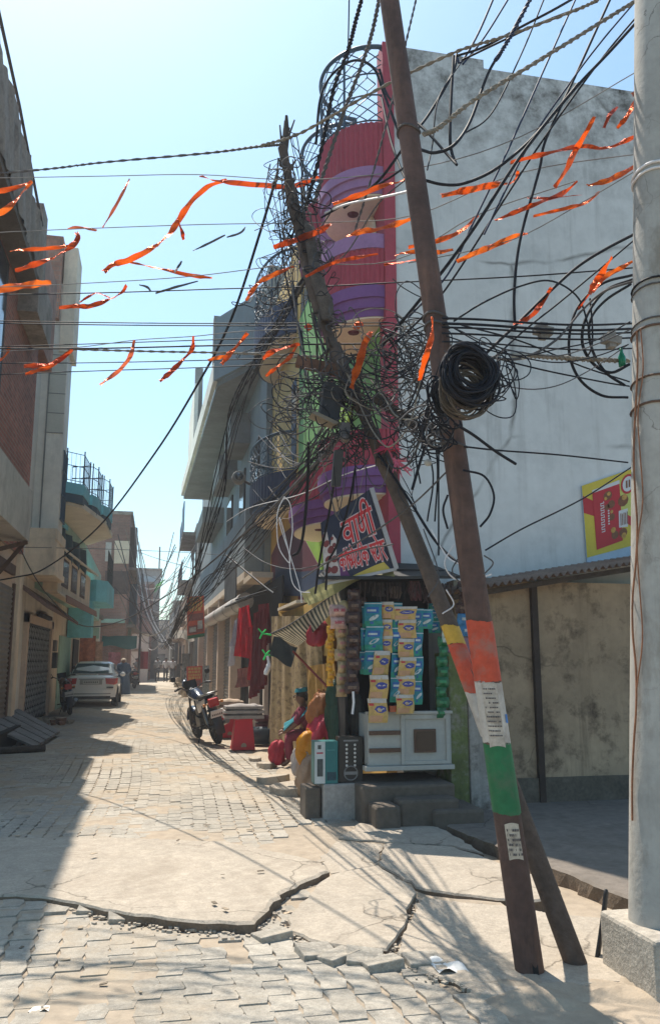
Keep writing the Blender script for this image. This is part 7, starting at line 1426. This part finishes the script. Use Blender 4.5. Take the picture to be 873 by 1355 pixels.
RB=[
('orange ribbon tail, upper of two at the left roof',[(42,240),(28,246),(-12,256)],9,7,0),
('orange ribbon tail, lower of two at the left roof',[(42,240),(30,255),(14,272),(-10,290)],9,7,0),
('thin pale pink ribbon hanging alone in the left sky',[(172,236),(160,260),(146,285),(136,301)],5,6.6,1),
('long bright orange ribbon streaming down through the left sky',[(300,238),(275,247),(252,268),(236,292),(222,312),(198,330),(170,344),(150,350),(137,360)],10,6,0),
('dark ribbon tail hanging off the long streaming ribbon',[(234,290),(240,303),(243,317)],7,6,2),
('orange ribbon stretched from the streaming one toward the wooden pole',[(264,234),(300,241),(345,245),(385,247),(421,235)],9,5.9,0),
('thin orange ribbon lying under the streaming ribbon',[(172,347),(210,355),(250,364),(281,368)],7,6.1,0),
('small pink ribbon at the left house edge, flat on its thread',[(90,303),(105,301),(128,305)],5,6.7,1),
('orange ribbon curling down at the left house, broad tail',[(101,306),(103,316),(92,328),(70,341),(45,350),(22,358)],9,6.7,0),
('orange ribbon at the left house, straight upper tail',[(98,324),(70,328),(38,330),(14,332)],6,6.8,0),
('broad orange ribbon folded over the left roof slab',[(68,374),(50,375),(30,378),(0,383),(-20,388)],12,6.9,0),
('orange ribbon looping under the left house top',[(168,377),(160,388),(140,398),(118,405),(100,405),(79,407)],8,6.5,0),
('dark thin ribbon crossing the looping one',[(146,394),(130,388),(118,392),(106,400)],4,6.5,2),
('orange scrap of ribbon at the left frame edge',[(13,459),(8,470),(-6,480)],8,7,0),
('orange ribbon before the left house, upper tail',[(96,463),(75,478),(55,483),(33,484)],9,6.7,0),
('orange ribbon before the left house, lower tail',[(96,463),(70,483),(50,490),(34,495)],6,6.75,0),
('orange pink ribbon hanging in the gap of the lane sky',[(178,450),(173,470),(160,488),(145,500),(133,509)],7,6.4,1),
('orange ribbon hanging right in the gap of the lane sky',[(256,445),(254,462),(240,478),(225,493),(211,505)],8,6.1,0),
('orange ribbon slanting before the grey balcony',[(328,440),(316,455),(302,470),(293,482)],9,5.9,0),
('short orange ribbon beside the grey balcony',[(275,477),(290,473),(305,471)],6,6,0),
('bright orange ribbon by the green wall, upper tail',[(396,455),(378,460),(360,465),(348,474)],9,5.5,0),
('orange ribbon by the green wall, lower tail',[(392,459),(382,474),(366,486),(352,497)],7,5.5,0),
('orange ribbon left of the wooden pole at rail height',[(389,352),(365,362),(345,372),(334,384),(326,397)],9,5.6,0),
('orange ribbon crossing the wooden pole below its top',[(438,296),(420,306),(395,316),(362,327)],11,5.4,0),
('orange ribbon crossing the red balcony to the steel pole',[(554,225),(535,238),(510,244),(480,256),(440,270)],9,4.9,0),
('orange ribbon over the purple balcony, ending in a knot',[(548,288),(525,296),(500,303),(478,306),(458,313)],11,4.9,0),
('thin orange ribbon across the lower red balcony',[(500,336),(470,341),(440,348),(404,366)],7,5.2,0),
('orange ribbon against the wall left of the wall ribbons',[(632,285),(610,305),(580,318),(540,327)],9,4.7,0),
('flat orange ribbon crossing the steel pole, middle one',[(600,330),(575,334),(545,333),(522,338)],8,4.3,0),
('flat orange ribbon crossing the steel pole, lowest one',[(572,342),(545,345),(508,350)],8,4.35,0),
('broad orange ribbon on the wall right of the steel pole',[(685,225),(680,240),(655,244),(625,250),(583,259)],12,4.5,0),
('orange ribbon on the wall below the broad one',[(698,309),(680,313),(655,324),(630,334),(604,346)],10,4.5,0),
('dark orange ribbon slanting on the middle of the wall',[(763,240),(745,255),(715,267),(690,277),(654,292)],9,4.4,0),
('thin orange ribbon under the slanting wall ribbon',[(792,254),(775,268),(750,275),(705,286)],7,4.4,0),
('small dark ribbon piece between the wall ribbons',[(697,262),(725,262),(770,258)],4,4.45,2),
('long wavy orange ribbon high on the wall toward the concrete pole',[(852,173),(830,185),(800,196),(770,193),(735,200),(705,207),(675,215)],10,4.4,0),
('steep orange ribbon crossing the wavy one',[(786,154),(772,180),(760,200),(748,225),(733,248)],11,4.35,0),
('orange ribbon streaming to the concrete pole below the wavy one',[(880,197),(855,212),(832,224),(805,238),(776,246)],11,4.2,0),
('pale glinting ribbon at the upper right frame edge',[(882,90),(858,108),(835,126)],10,4.1,1),
('dark orange ribbon tail below the glinting one',[(848,122),(838,138),(828,155),(816,169)],9,4.15,0),
('small orange ribbon tail left of the glinting one',[(816,142),(806,152),(798,170)],8,4.2,2),
('red ribbon scrap at the right frame edge over the pole',[(880,128),(868,140),(858,148)],8,4.05,2),
('crumpled orange ribbon by the wire fan, upper piece',[(809,340),(800,355),(788,372),(779,389)],12,4.3,0),
('crumpled orange ribbon by the wire fan, right piece',[(836,346),(818,356),(800,366),(784,386)],9,4.3,0),
('orange ribbon hanging low on the wall above the spacers',[(729,380),(720,395),(708,412),(695,423),(679,428)],10,4.35,0),
('orange ribbon hanging down the steel pole above the coil',[(571,420),(572,440),(566,462),(559,485),(555,503)],10,3.85,0),
('orange ribbon hanging over the junction box',[(491,438),(482,455),(475,480),(468,500),(465,514)],13,4.8,0),
('red ribbon knot hanging on the concrete pole',[(858,305),(862,318),(860,335)],10,4.25,2),
('orange ribbon wrapped across the concrete pole',[(880,249),(862,256),(838,258)],8,4.2,0),
('thin red ribbon thread below the crumpled ribbons',[(779,389),(770,402),(764,410)],5,4.3,2)]
for i,(lab,pts,wpx,Y,k) in enumerate(RB): ribbon(lab,pts,wpx,Y,[(foil_or,foil_or2,foil_or3)[i%3],foil_pink,foil_dk][k],.55,.12,i)
for i,(pts,lab) in enumerate((([(298,311),(270,325),(255,332)],'grey foil scrap on the thread over the lane'),([(241,345),(236,353),(231,360)],'small dark scrap of ribbon near the orange tail'),([(185,377),(195,380),(200,386)],'tiny grey scrap of ribbon in the left sky'),([(262,372),(232,380),(206,388)],'thin grey ribbon strand in the left sky'),([(325,300),(318,308),(300,314)],'grey foil scrap by the wooden pole'))): tag(ribbon(lab,pts,4,6,cable_grey,.3,.1,i),lab,'ribbon','grey ribbon scraps')

# ================================================================ dusty air over the lane
q=M(); q.box(-75,75,-14,140,-1.2,16); hz=q.build('haze',None); hz.data.materials.clear()
hm=bpy.data.materials.new('haze'); hm.use_nodes=True; n=hm.node_tree.nodes; n.remove(n['Principled BSDF']); pv=n.new('ShaderNodeVolumePrincipled'); pv.inputs['Color'].default_value=(.93,.95,1,1); pv.inputs['Density'].default_value=.0018; pv.inputs['Anisotropy'].default_value=.2
hm.node_tree.links.new(pv.outputs[0],n['Material Output'].inputs['Volume']); hz.data.materials.append(hm); hz['kind']='stuff'; hz['label']='pale dusty haze filling the lane'
S.cycles.volume_bounces=0
